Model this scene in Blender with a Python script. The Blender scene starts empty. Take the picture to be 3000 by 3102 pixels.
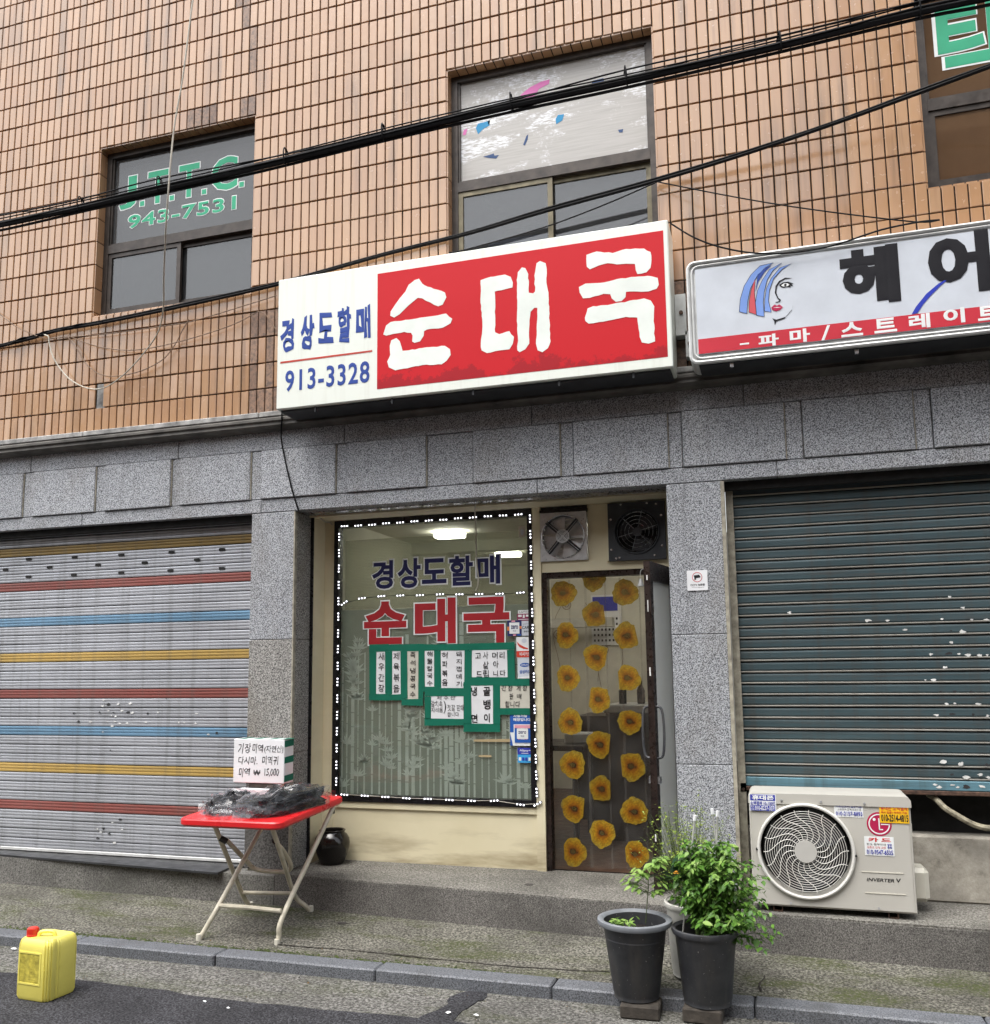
import bpy, math, random
from mathutils import Matrix, Vector
R = math.radians
rnd = random.Random(7)
scene = bpy.context.scene
COL = scene.collection

# ---------------------------------------------------------------- camera
cam_d = bpy.data.cameras.new('camera')
cam_d.sensor_fit = 'HORIZONTAL'; cam_d.sensor_width = 36.0; cam_d.lens = 33.0
cam_d.shift_y = 0.0407
cam_d.clip_start = 0.05; cam_d.clip_end = 500
cam = bpy.data.objects.new('camera', cam_d); COL.objects.link(cam)
rx = Vector((0.95457, 0.29774, -0.011747)); uy = Vector((0.049689, -0.120186, 0.991507)); bz = Vector((0.2938, -0.947051, -0.129521))
M = Matrix((rx, uy, bz)).transposed().to_4x4()
M.translation = (0, -5.5, 1.59)
cam.matrix_world = M
scene.camera = cam

# ---------------------------------------------------------------- light
SUN_EL, SUN_AZ = 66.0, 205.0           # overcast midday light from above the street, behind the viewer
w = bpy.data.worlds.new('World'); scene.world = w; w.use_nodes = True
nt = w.node_tree; nt.nodes.clear()
sky = nt.nodes.new('ShaderNodeTexSky'); sky.sky_type = 'NISHITA'; sky.sun_disc = False
sky.sun_elevation = R(SUN_EL); sky.sun_rotation = R(SUN_AZ)
sky.air_density = 1.6; sky.dust_density = 4.0; sky.ozone_density = 1.0
hsv = nt.nodes.new('ShaderNodeHueSaturation'); hsv.inputs['Saturation'].default_value = 0.28
bg = nt.nodes.new('ShaderNodeBackground'); bg.inputs['Strength'].default_value = 0.15
wo = nt.nodes.new('ShaderNodeOutputWorld')
nt.links.new(sky.outputs[0], hsv.inputs['Color']); nt.links.new(hsv.outputs[0], bg.inputs['Color']); nt.links.new(bg.outputs[0], wo.inputs[0])
sd = bpy.data.lights.new('sun', 'SUN'); sd.energy = 0.9; sd.angle = R(40); sd.color = (1.0, 0.97, 0.93)
sun = bpy.data.objects.new('sun', sd); COL.objects.link(sun)
az, el = R(SUN_AZ), R(SUN_EL)
dirv = Vector((math.sin(az)*math.cos(el), math.cos(az)*math.cos(el), math.sin(el)))   # towards the sun
sun.rotation_euler = dirv.to_track_quat('Z', 'Y').to_euler()
scene.view_settings.view_transform = 'Standard'; scene.view_settings.look = 'None'
scene.view_settings.exposure = 1.36; scene.view_settings.gamma = 1.0
scene.view_settings.use_curve_mapping = False
scene.cycles.max_bounces = 8; scene.cycles.transparent_max_bounces = 16
scene.cycles.caustics_reflective = False; scene.cycles.caustics_refractive = False

# ---------------------------------------------------------------- materials
def srgb(r, g, b):
    f = lambda c: (c/255/12.92) if c/255 <= .04045 else ((c/255+.055)/1.055)**2.4
    return (f(r), f(g), f(b))
class NT:
    """small helper to write node trees"""
    def __init__(self, name):
        self.m = bpy.data.materials.new(name); self.m.use_nodes = True
        self.t = self.m.node_tree; self.t.nodes.clear()
        self.out = self.t.nodes.new('ShaderNodeOutputMaterial')
        self.co = None
    def n(self, typ, **kw):
        nd = self.t.nodes.new(typ)
        for k, v in kw.items():
            if k.startswith('i_'):
                nd.inputs[int(k[2:]) if k[2:].isdigit() else k[2:].replace('_', ' ')].default_value = v
            else: setattr(nd, k, v)
        return nd
    def l(self, a, b): self.t.links.new(a, b)
    def pos(self):
        if not self.co: self.co = self.n('ShaderNodeNewGeometry')
        return self.co.outputs['Position']
    def turned(self):
        if not getattr(self, 'rt', None):
            self.rt = self.n('ShaderNodeMapping'); self.rt.inputs['Rotation'].default_value = (.61, .43, .37); self.rt.inputs['Location'].default_value = (3.1, 1.7, .9)
            self.l(self.pos(), self.rt.inputs[0])
        return self.rt.outputs[0]
    def scaled(self, sx, sy, sz):
        mp = self.n('ShaderNodeMapping'); mp.inputs['Scale'].default_value = (sx, sy, sz)
        self.l(self.pos(), mp.inputs[0]); return mp.outputs[0]
    def noise(self, scale, detail=3, rough=.55, vec=None, dist=0):
        nd = self.n('ShaderNodeTexNoise'); nd.inputs['Scale'].default_value = scale
        nd.inputs['Detail'].default_value = detail; nd.inputs['Roughness'].default_value = rough
        nd.inputs['Distortion'].default_value = dist
        self.l(vec or self.turned(), nd.inputs['Vector']); return nd.outputs['Fac']
    def ramp(self, fac, stops, interp='LINEAR'):
        nd = self.n('ShaderNodeValToRGB'); cr = nd.color_ramp; cr.interpolation = interp
        while len(cr.elements) < len(stops): cr.elements.new(.5)
        for e, (p, c) in zip(cr.elements, stops):
            e.position = p; e.color = (c, c, c, 1) if not isinstance(c, tuple) else (*c, 1)
        self.l(fac, nd.inputs[0]); return nd.outputs[0]
    def mix(self, fac, a, b, mode='MIX'):
        nd = self.n('ShaderNodeMix', data_type='RGBA', blend_type=mode)
        for v, s in ((fac, nd.inputs['Factor']), (a, nd.inputs[6]), (b, nd.inputs[7])):
            if isinstance(v, (int, float)): s.default_value = v
            elif isinstance(v, tuple): s.default_value = (*v, 1)
            else: self.l(v, s)
        return nd.outputs[2]
    def math(self, op, a, b=0.0, clamp=False):
        nd = self.n('ShaderNodeMath', operation=op, use_clamp=clamp)
        for v, s in ((a, nd.inputs[0]), (b, nd.inputs[1])):
            if isinstance(v, (int, float)): s.default_value = v
            else: self.l(v, s)
        return nd.outputs[0]
    def bump(self, h, strength=.3, dist=.01):
        nd = self.n('ShaderNodeBump'); nd.inputs['Strength'].default_value = strength; nd.inputs['Distance'].default_value = dist
        self.l(h, nd.inputs['Height']); return nd.outputs[0]
    def bsdf(self, col, rough=.6, metal=0., normal=None, spec=.5, emit=None, coat=0., trans=0., alpha=None):
        b = self.n('ShaderNodeBsdfPrincipled')
        for v, s in ((col, 'Base Color'), (rough, 'Roughness'), (metal, 'Metallic'), (spec, 'Specular IOR Level'), (coat, 'Coat Weight'), (trans, 'Transmission Weight')):
            if isinstance(v, (int, float)): b.inputs[s].default_value = v
            elif isinstance(v, tuple): b.inputs[s].default_value = (*v, 1)
            else: self.l(v, b.inputs[s])
        if normal is not None: self.l(normal, b.inputs['Normal'])
        if emit: b.inputs['Emission Color'].default_value = (*emit[0], 1); b.inputs['Emission Strength'].default_value = emit[1]
        self.l(b.outputs[0], self.out.inputs[0]); return b
    def random(self):
        return self.n('ShaderNodeObjectInfo').outputs['Random']
    def island(self):
        return self.n('ShaderNodeNewGeometry').outputs['Random Per Island']
MAT = {}
def simple(name, col, rough=.5, metal=0., var=.12, vscale=9., bump=0., bscale=60., spec=.5, coat=0., emit=None):
    """painted or plain surface: slight mottling and a fine relief"""
    t = NT(name)
    f = t.noise(vscale, 4)
    d = tuple(c*(1-var*1.6) for c in col); h = tuple(min(1, c*(1+var)) for c in col)
    c = t.ramp(f, [(.25, d), (.75, h)])
    r = t.ramp(t.noise(vscale*2.3, 3), [(.3, max(0, rough-.08)), (.7, min(1, rough+.1))])
    nrm = t.bump(t.noise(bscale, 4), bump, .004) if bump else None
    t.bsdf(c, r, metal, nrm, spec, emit, coat)
    MAT[name] = t.m; return t.m

# glazed clinker tile: tan to orange, every tile its own tone, dirt streaks
t = NT('tile')
isl = t.math('FRACT', t.math('ADD', t.island(), t.random()))
base = t.ramp(isl, [(0, (.37, .205, .106)), (.3, (.40, .226, .118)), (.6, (.42, .243, .128)), (.85, (.445, .265, .146)), (1, (.40, .243, .138))])
streak = t.noise(1.0, 5, .6, t.scaled(9, 9, .55))
big = t.noise(.9, 3)
dirt = t.math('MULTIPLY', t.ramp(streak, [(.48, 0.0), (.72, 1.0)]), t.ramp(big, [(.40, 0.0), (.64, .85)]))
col = t.mix(dirt, base, (.10, .065, .045))
t.bsdf(col, t.ramp(t.noise(25, 3), [(.3, .16), (.7, .28)]), 0, t.bump(t.noise(14, 2), .12, .004), .85, None, .3)
MAT['tile'] = t.m
t = NT('tile_worn')          # tiles whose glaze has weathered beside the sign and over the windows
base = t.ramp(t.math('FRACT', t.math('ADD', t.island(), t.random())), [(0, (.20, .115, .075)), (1, (.31, .19, .125))])
col = t.mix(t.ramp(t.noise(38, 5, .7), [(.42, 0.0), (.62, .75)]), base, (.07, .05, .04))
t.bsdf(col, .45, 0, t.bump(t.noise(60, 4), .3, .003)); MAT['tile_worn'] = t.m
simple('grout', (.007, .005, .004), .9, var=.3, vscale=20)
# granite: salt and pepper grains with water stains
def granite(name, lo, mid, hi, rough=.6, stain=.6, warm=(.16, .14, .11), sc=105., hi_cut=.56):
    t = NT(name)
    g = t.noise(sc, 4, .72)
    c = t.ramp(g, [(.40, lo), (.475, mid), (hi_cut, hi), (.72, tuple(min(1, x*1.22) for x in hi))])
    tone = t.ramp(t.math('FRACT', t.math('ADD', t.island(), t.random())), [(0, .87), (1, 1.07)])
    c = t.mix(1.0, c, tone, 'MULTIPLY')
    st = t.math('MULTIPLY', t.ramp(t.noise(1.3, 5, .65, t.scaled(1.6, 1.6, .8)), [(.5, 0.0), (.72, 1.0)]), stain)
    c = t.mix(st, c, t.mix(.75, c, warm))
    run = t.noise(1.0, 4, .6, t.scaled(11, 11, .7))
    c = t.mix(t.math('MULTIPLY', t.ramp(run, [(.52, 0.0), (.74, 1.0)]), t.ramp(t.noise(1.1, 3), [(.4, .1), (.65, .55)])), c, t.mix(.7, c, (.07, .068, .064)))
    t.bsdf(c, rough, 0, t.bump(g, .25, .003), .4); MAT[name] = t.m
granite('granite', (.040, .043, .050), (.21, .22, .238), (.52, .54, .575), .55, .5, sc=150., hi_cut=.555)
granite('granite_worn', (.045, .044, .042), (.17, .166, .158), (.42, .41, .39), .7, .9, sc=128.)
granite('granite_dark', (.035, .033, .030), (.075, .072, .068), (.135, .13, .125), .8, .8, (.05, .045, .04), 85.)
granite('kerb_granite', (.045, .048, .055), (.098, .105, .118), (.17, .18, .20), .6, .8, (.045, .045, .042), 150.)
# concrete with exposed aggregate and moss
def concrete(name, a, b, moss=0., sc=48., dark=.0, grain=1.0, rough=.9):
    t = NT(name)
    g = t.noise(sc, 5, .75)
    f = t.math('MULTIPLY_ADD', t.math('SUBTRACT', g, .5), grain); 
    c = t.ramp(t.math('ADD', t.math('MULTIPLY', t.math('SUBTRACT', g, .5), grain), .5), [(.36, tuple(x*.35 for x in a)), (.47, a), (.56, b), (.68, tuple(min(1, x*1.5) for x in b))])
    big = t.noise(1.7, 5, .62)
    c = t.mix(t.ramp(big, [(.42, 0.0), (.68, .6)]), c, tuple(x*.42 for x in a))
    if moss:
        mf = t.math('MULTIPLY', t.ramp(t.noise(2.1, 5, .7, t.scaled(.7, 2.4, 1)), [(.47, 0.0), (.63, 1.0)]), moss)
        c = t.mix(t.math('MULTIPLY', mf, t.ramp(t.noise(70, 3), [(.38, .2), (.6, 1.0)])), c, (.052, .062, .018))
    t.bsdf(c, rough, 0, t.bump(g, .6, .006), .25); MAT[name] = t.m
concrete('pavement', (.085, .081, .068), (.195, .188, .160), 1.0, 75., grain=1.25)
concrete('step_concrete', (.125, .118, .105), (.27, .26, .235), .1, 95.)
concrete('step_face', (.12, .114, .106), (.215, .205, .192), .0, 150.)
concrete('gutter_concrete', (.095, .092, .085), (.205, .20, .187), .4, 65., grain=1.25)
concrete('asphalt', (.022, .022, .025), (.062, .062, .069), .0, 100., grain=1.5)
concrete('low_wall', (.40, .375, .32), (.52, .49, .43), .0, 16., grain=.5)
concrete('ledge_face', (.14, .135, .126), (.21, .205, .19), .2, 100.)
t = NT('cream_paint')
f = t.noise(1.0, 5, .6, t.scaled(1.6, 4, 9))
c = t.ramp(t.noise(2.0, 4), [(.3, (.63, .57, .385)), (.7, (.71, .65, .465))])
low = t.n('ShaderNodeSeparateXYZ'); t.l(t.pos(), low.inputs[0])
lowf = t.ramp(low.outputs['Z'], [(.0, 1.0), (1.0, 0.0)])
lw = t.n('ShaderNodeMapRange'); lw.inputs['From Min'].default_value = .30; lw.inputs['From Max'].default_value = .62; lw.inputs['To Min'].default_value = 1.0; lw.inputs['To Max'].default_value = 0.0
t.l(low.outputs['Z'], lw.inputs[0])
grime = t.math('MULTIPLY', t.ramp(f, [(.46, 0.0), (.72, .8)]), t.math('ADD', lw.outputs[0], .12), True)
c = t.mix(grime, c, (.22, .165, .085))
t.bsdf(c, .55, 0, t.bump(t.noise(6, 5, .6, t.scaled(5, 5, 40)), .12, .004), .4); MAT['cream_paint'] = t.m
simple('cornice_stone', (.105, .098, .088), .65, var=.5, vscale=5, bump=.3, bscale=70)
simple('cornice_top', (.34, .335, .325), .7, var=.5, vscale=11, bump=.3, bscale=50)
simple('mortar', (.36, .335, .27), .9, var=.3, vscale=25, bump=.3)
simple('bronze_frame', (.050, .040, .034), .42, .3, var=.35, vscale=14, bump=.1)
simple('olive_frame', (.15, .13, .085), .4, .5, var=.3, vscale=12, bump=.1)
simple('black_frame', (.012, .011, .013), .3, .2, var=.3, vscale=12)
simple('door_frame', (.028, .018, .015), .3, .2, var=.5, vscale=18)
simple('dark_void', (.012, .012, .012), .9)
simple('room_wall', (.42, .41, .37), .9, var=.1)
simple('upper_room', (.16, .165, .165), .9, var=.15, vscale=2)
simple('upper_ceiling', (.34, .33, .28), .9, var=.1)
simple('steel', (.55, .56, .58), .28, .9, var=.2, vscale=20)
simple('bright_steel', (.56, .57, .58), .34, .55, var=.10, vscale=25)
simple('white_metal', (.62, .63, .62), .4, .1, var=.15, vscale=10)
simple('rubber', (.02, .02, .021), .5, var=.3)
simple('rust', (.085, .047, .032), .85, var=.6, vscale=30, bump=.4)
t = NT('fan_grey'); t.bsdf(t.ramp(t.noise(9, 5), [(.3, (.022, .024, .028)), (.7, (.045, .049, .055))]), .62, .2, t.bump(t.noise(60, 4), .2, .003)); MAT['fan_grey'] = t.m

def glass(name, tint=(1, 1, 1), body=0.0, body_col=(.3, .3, .3), rough=0.02, dirt=.0, fres=1.45, refl=1.0):
    """thin pane: see-through, mirror by fresnel, plus a share of film or dust"""
    t = NT(name)
    tr = t.n('ShaderNodeBsdfTransparent'); tr.inputs[0].default_value = (*tint, 1)
    gl = t.n('ShaderNodeBsdfGlossy'); gl.inputs['Roughness'].default_value = rough
    gl.inputs['Color'].default_value = (refl, refl, refl, 1)
    d0 = t.n('ShaderNodeBsdfDiffuse'); d0.inputs[0].default_value = (*body_col, 1)
    tl = t.n('ShaderNodeBsdfTranslucent'); tl.inputs[0].default_value = (*body_col, 1)
    df = t.n('ShaderNodeMixShader'); df.inputs[0].default_value = .5 if body > .4 else .25
    t.l(d0.outputs[0], df.inputs[1]); t.l(tl.outputs[0], df.inputs[2])
    ge = t.n('ShaderNodeNewGeometry'); dt = t.n('ShaderNodeVectorMath', operation='DOT_PRODUCT')
    t.l(ge.outputs['Incoming'], dt.inputs[0]); t.l(ge.outputs['Normal'], dt.inputs[1])
    f0 = ((fres-1)/(fres+1))**2
    fac_ = t.math('ADD', t.math('MULTIPLY', t.math('POWER', t.math('SUBTRACT', 1.0, t.math('ABSOLUTE', dt.outputs['Value'])), 5.0), 1-f0), f0)
    m1 = t.n('ShaderNodeMixShader'); m2 = t.n('ShaderNodeMixShader')
    if dirt:
        fac = t.math('ADD', body, t.math('MULTIPLY', t.ramp(t.noise(5, 5, .65), [(.4, 0.0), (.75, 1.0)]), dirt))
        t.l(fac, m1.inputs[0])
    else: m1.inputs[0].default_value = body
    t.l(tr.outputs[0], m1.inputs[1]); t.l(df.outputs[0], m1.inputs[2])
    t.l(fac_, m2.inputs[0]); t.l(m1.outputs[0], m2.inputs[1]); t.l(gl.outputs[0], m2.inputs[2])
    t.l(m2.outputs[0], t.out.inputs[0]); MAT[name] = t.m; return t
glass('window_glass', (.80, .83, .82), .10, (.20, .20, .20), .03, .16)
glass('tinted_glass', (.50, .51, .52), .36, (.185, .19, .195), .03, .16, 1.6)  # grey film, its body raised to paint reflected sky into the pane
glass('sash_glass', (.62, .63, .64), .20, (.13, .135, .14), .02, .12, 1.7)
glass('brown_reflection_glass', (.5, .42, .34), .48, (.36, .22, .125), .02, .08, 1.9)  # brown body paints the reflection of the house opposite into the panes
glass('shop_glass', (.90, .93, .90), .05, (.30, .32, .27), .02, .05)
glass('frosted_film', (.74, .76, .72), .70, (.52, .545, .505), .25, .06)
glass('bamboo_print', (.8, .85, .8), .94, (.95, .97, .96), .3, .0)
glass('pvc', (.93, .92, .90), .05, (.42, .40, .36), .06, .10, 1.55)
glass('door_glass', (.8, .82, .8), .90, (.93, .95, .95), .2, .05)
glass('bag_film', (.97, .97, .98), .01, (.6, .62, .68), .05, .05, 1.42)
# honeycomb dot film on the upper pane
t = NT('honeycomb_film')
def hexd(t, ox, oz, p):
    mp = t.n('ShaderNodeMapping'); mp.inputs['Location'].default_value = (ox, 0, oz); mp.inputs['Scale'].default_value = (1/p, 0, 1/(p*1.732))
    t.l(t.pos(), mp.inputs[0])
    fr_ = t.n('ShaderNodeVectorMath', operation='FRACTION'); t.l(mp.outputs[0], fr_.inputs[0])
    sb = t.n('ShaderNodeVectorMath', operation='SUBTRACT'); t.l(fr_.outputs[0], sb.inputs[0]); sb.inputs[1].default_value = (.5, 0, .5)
    sc_ = t.n('ShaderNodeVectorMath', operation='MULTIPLY'); t.l(sb.outputs[0], sc_.inputs[0]); sc_.inputs[1].default_value = (1, 0, 1.732)
    ln = t.n('ShaderNodeVectorMath', operation='LENGTH'); t.l(sc_.outputs[0], ln.inputs[0]); return ln.outputs['Value']
dmin = t.math('MINIMUM', hexd(t, 0, 0, .0125), hexd(t, .5, .5, .0125))
dot = t.ramp(dmin, [(.30, 1.0), (.42, 0.0)])
tr = t.n('ShaderNodeBsdfTransparent'); tr.inputs[0].default_value = (.86, .88, .84, 1)
df = t.n('ShaderNodeBsdfTranslucent'); df.inputs[0].default_value = (.70, .69, .60, 1)
ms = t.n('ShaderNodeMixShader'); t.l(t.math('ADD', t.math('MULTIPLY', dot, .26), .20), ms.inputs[0])
t.l(tr.outputs[0], ms.inputs[1]); t.l(df.outputs[0], ms.inputs[2]); t.l(ms.outputs[0], t.out.inputs[0]); MAT['honeycomb_film'] = t.m
# peeled poster film behind the middle upper window
t = NT('peeled_film')
ln = t.noise(1.0, 3, .6, t.scaled(16, 1, 130)); big = t.noise(1.7, 4, .6, t.scaled(1.0, 1, 1.9), .6); fine = t.noise(40, 4, .7)
peel = t.math('MULTIPLY', t.ramp(t.math('ADD', big, t.math('MULTIPLY', t.math('SUBTRACT', fine, .5), .25)), [(.50, 0.0), (.57, 1.0)]), t.ramp(ln, [(.45, 0.0), (.53, .85)]))
c = t.mix(peel, t.ramp(t.noise(1.0, 3, .6, t.scaled(3, 1, 90)), [(.3, (.36, .345, .325)), (.7, (.45, .435, .415))]), (.80, .82, .86))
t.bsdf(c, .35, 0, t.bump(ln, .2, .003)); MAT['peeled_film'] = t.m
# shutter paints
def shutter_mat(name, col, metal=.35, rough=.42, dirtcol=(.10, .095, .085), amt=.5):
    t = NT(name)
    s = t.noise(1.0, 5, .65, t.scaled(2.2, 2, 60)); b = t.noise(2.4, 4)
    c = t.ramp(t.noise(1.0, 4, .6, t.scaled(.8, 1, 14)), [(.3, tuple(x*.78 for x in col)), (.7, tuple(min(1, x*1.12) for x in col))])
    c = t.mix(t.math('MULTIPLY', t.ramp(s, [(.5, 0.0), (.72, 1.0)]), t.math('MULTIPLY', t.ramp(b, [(.35, .25), (.7, 1.0)]), amt)), c, dirtcol)
    run = t.noise(1.0, 4, .6, t.scaled(16, 1, .7))
    c = t.mix(t.ramp(run, [(.50, 0.0), (.74, .45)]), c, dirtcol)
    big_ = t.noise(1.1, 4, .6)
    c = t.mix(t.ramp(big_, [(.40, .0), (.70, .35)]), c, tuple(min(1, x*1.25+.03) for x in col))
    t.bsdf(c, t.ramp(s, [(.3, rough-.1), (.7, rough+.15)]), metal, t.bump(t.math('ADD', s, t.math('MULTIPLY', t.noise(2.2, 3), 2.5)), .14, .006)); MAT[name] = t.m
shutter_mat('slat_silver', (.46, .475, .51), .5, .40)
shutter_mat('slat_red', (.25, .075, .063), .15)
shutter_mat('slat_yellow', (.45, .30, .085), .15)
shutter_mat('slat_blue', (.15, .28, .41), .2)
shutter_mat('slat_yellow_shaded', (.26, .17, .045), .15)  # darker copy of the yellow, lintel shade put into the colour
shutter_mat('slat_teal', (.046, .080, .092), .1, .5, (.060, .045, .034), .8)
shutter_mat('slat_lip', (.36, .35, .32), .45, .4, (.2, .17, .13), .4)
shutter_mat('bar_blue', (.12, .25, .31), .1, .5, (.05, .05, .035), .7)
simple('paper_scrap', (.72, .72, .70), .8, var=.2)
simple('dark_scrap', (.03, .03, .032), .8, var=.3)
# signs, paper, paints
t = NT('sign_white')
st = t.math('MULTIPLY', t.ramp(t.noise(1.0, 4, .6, t.scaled(22, 1, 1.2)), [(.5, 0.0), (.8, .35)]), 1.0)
c = t.mix(st, (.80, .84, .775), (.58, .58, .50))
t.bsdf(c, .25, 0, None, .5); MAT['sign_white'] = t.m
t = NT('sign_red')
low = t.n('ShaderNodeSeparateXYZ'); t.l(t.pos(), low.inputs[0])
mr = t.n('ShaderNodeMapRange'); mr.inputs['From Min'].default_value = 3.40; mr.inputs['From Max'].default_value = 3.60; mr.inputs['To Min'].default_value = .17; mr.inputs['To Max'].default_value = -.10
t.l(low.outputs['Z'], mr.inputs[0])
mm = t.math('ADD', t.noise(3.0, 6, .75), mr.outputs[0])
c = t.mix(t.ramp(mm, [(.60, 0.0), (.64, .8)]), (.57, .016, .024), (.33, .016, .024))
t.bsdf(c, .38, 0, None, .2); MAT['sign_red'] = t.m
for nm, c, r_ in (('letter_white', (.82, .87, .82), .3), ('letter_blue', (.035, .075, .32), .35), ('letter_navy', (.018, .02, .085), .4),
                  ('letter_red', (.36, .022, .028), .4), ('line_red', (.52, .07, .05), .4), ('panel_grey', (.60, .64, .70), .3),
                  ('letter_black', (.012, .012, .016), .35), ('band_red', (.55, .035, .055), .35), ('swoosh_blue', (.03, .05, .42), .35),
                  ('hair_blue', (.20, .33, .72), .4), ('hair_red', (.62, .10, .12), .4), ('print_green', (.045, .36, .205), .4),
                  ('print_white', (.78, .80, .80), .4), ('ink', (.018, .018, .02), .6), ('ink_blue', (.03, .05, .30), .5), ('ink_red', (.55, .04, .04), .5),
                  ('paper', (.76, .77, .79), .75), ('paper_cream', (.60, .58, .50), .8), ('tape_green', (.010, .150, .095), .35),
                  ('tape_brown', (.42, .33, .19), .5), ('card_navy', (.03, .035, .13), .4), ('card_maroon', (.26, .03, .09), .4),
                  ('card_red', (.60, .055, .035), .4), ('card_blue', (.025, .11, .42), .4), ('card_sky', (.05, .36, .72), .4), ('card_pink', (.72, .33, .40), .5),
                  ('card_orange', (.75, .22, .06), .5), ('ad_blue', (.035, .045, .36), .45), ('ad_yellow', (.86, .50, .02), .45), ('logo_red', (.42, .02, .075), .35),
                  ('scrap_pink', (.72, .22, .50), .5), ('scrap_blue', (.05, .28, .52), .5), ('scrap_navy', (.05, .09, .20), .5)):
    simple(nm, c, r_+.12, var=.06, vscale=6, spec=.22)
simple('cable_black', (.006, .006, .007), .65, var=.3, spec=.15)
simple('wire_white', (.48, .45, .38), .6, var=.2)
simple('wire_brown', (.20, .13, .085), .7, var=.2)
simple('table_red', (.62, .018, .022), .30, var=.08, vscale=5)
simple('tube_cream', (.58, .54, .43), .38, var=.18, vscale=14)
simple('jar_glaze', (.010, .008, .007), .12, var=.4, vscale=8, bump=.12, bscale=25)
simple('jerrycan_yellow', (.78, .70, .155), .42, var=.06, vscale=7, bump=.04)
simple('jerrycan_label', (.52, .45, .075), .5, var=.3, vscale=35)
simple('cap_red', (.62, .035, .02), .35, var=.1)
t = NT('pot_grey')
c = t.ramp(t.noise(6, 5, .65), [(.35, (.030, .032, .038)), (.65, (.058, .060, .066))])
c = t.mix(t.math('MULTIPLY', t.ramp(t.noise(1.0, 4, .6, t.scaled(14, 14, 2.2)), [(.5, 0.0), (.75, 1.0)]), .5), c, (.115, .105, .092))
c = t.mix(t.ramp(t.noise(95, 1), [(.74, 0.0), (.77, .8)]), c, (.35, .34, .32))
t.bsdf(c, t.ramp(t.noise(9, 4), [(.3, .42), (.7, .7)]), 0, t.bump(t.noise(40, 4), .08, .003)); MAT['pot_grey'] = t.m
simple('pot_rim', (.20, .215, .235), .55, var=.25, vscale=9)
simple('pot_white', (.55, .54, .50), .5, var=.2)
simple('soil', (.022, .017, .013), .95, var=.6, vscale=60, bump=.9, bscale=80)
simple('brick_grey', (.05, .042, .034), .9, var=.35, vscale=22, bump=.6, bscale=55)
simple('mat_black', (.030, .031, .034), .35, var=.5, vscale=5, bump=.3, bscale=15)
simple('ac_body', (.50, .485, .44), .42, var=.05, vscale=3)
simple('ac_side', (.60, .58, .50), .45, var=.05)
simple('ac_grille', (.66, .65, .61), .35, var=.04)
simple('ac_hub', (.50, .49, .46), .45, var=.04)
simple('hose', (.30, .27, .19), .6, var=.5, vscale=30)
simple('seaweed', (.005, .006, .008), .5, var=.6, vscale=30, bump=.6, bscale=70, spec=.25)
simple('stem_green', (.07, .10, .03), .6, var=.2)
simple('stake', (.50, .50, .48), .4, .3, var=.2)
simple('petal', (.80, .38, .03), .5, var=.15)
simple('led_plate', (.06, .06, .065), .5)
simple('led', (.9, .9, 1.0), .4, emit=((.92, .92, 1.0), 1.8), var=0)
simple('lamp_panel', (.9, .9, .88), .4, emit=((1.0, .96, .86), 11.0), var=0)
simple('counter_dark', (.030, .016, .012), .4, var=.3)
simple('floor_brown', (.11, .060, .042), .5, var=.3, vscale=8)
simple('wallpaper', (.62, .60, .52), .85, var=.06)
simple('opposite_tile', (.30, .19, .12), .6, var=.2, vscale=2)
def leafmat(name, a, b, c_):
    t = NT(name)
    c = t.ramp(t.math('FRACT', t.math('ADD', t.island(), t.random())), [(0, a), (.5, b), (1, c_)])
    bs = t.bsdf(c, .45, 0, None, .4)
    tl = t.n('ShaderNodeBsdfTranslucent'); t.l(c, tl.inputs[0])
    ms = t.n('ShaderNodeMixShader'); ms.inputs[0].default_value = .30
    t.l(bs.outputs[0], ms.inputs[1]); t.l(tl.outputs[0], ms.inputs[2]); t.l(ms.outputs[0], t.out.inputs[0]); MAT[name] = t.m
leafmat('leaf', (.055, .145, .022), (.10, .235, .032), (.16, .31, .05))
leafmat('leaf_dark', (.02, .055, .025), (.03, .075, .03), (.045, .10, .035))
leafmat('leaf_lime', (.20, .30, .045), (.27, .36, .06), (.34, .42, .09))
leafmat('leaf_young', (.16, .30, .06), (.24, .40, .09), (.32, .47, .13))
t = NT('flower_print')       # printed poppy: petals ring by ring, from the object's own centre
tc = t.n('ShaderNodeTexCoord'); gm = t.n('ShaderNodeVectorMath', operation='LENGTH'); t.l(tc.outputs['Object'], gm.inputs[0])
ns = t.n('ShaderNodeTexNoise'); ns.inputs['Scale'].default_value = 34; ns.inputs['Detail'].default_value = 5; ns.inputs['Distortion'].default_value = 2.2; t.l(tc.outputs['Object'], ns.inputs['Vector'])
n2 = t.n('ShaderNodeTexNoise'); n2.inputs['Scale'].default_value = 14; n2.inputs['Detail'].default_value = 3; n2.inputs['Distortion'].default_value = 1.0; t.l(tc.outputs['Object'], n2.inputs['Vector'])
rr = t.math('ADD', t.math('MULTIPLY', gm.outputs['Value'], 11.0), t.math('MULTIPLY', t.math('SUBTRACT', n2.outputs['Fac'], .5), .75))
c = t.ramp(rr, [(.0, (.07, .09, .03)), (.11, (.10, .11, .05)), (.15, (.035, .02, .012)), (.21, (.16, .05, .015)), (.36, (.44, .15, .012)), (.52, (.62, .30, .018)), (.80, (.62, .40, .03)), (1.0, (.52, .40, .07))])
c = t.mix(t.ramp(ns.outputs['Fac'], [(.40, .55), (.56, 0.0)]), c, (.20, .085, .012))
c = t.mix(1.0, c, t.ramp(t.random(), [(0, .72), (1, 1.12)]), 'MULTIPLY')
pb_ = t.bsdf(c, .4, 0, None, .35)
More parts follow.
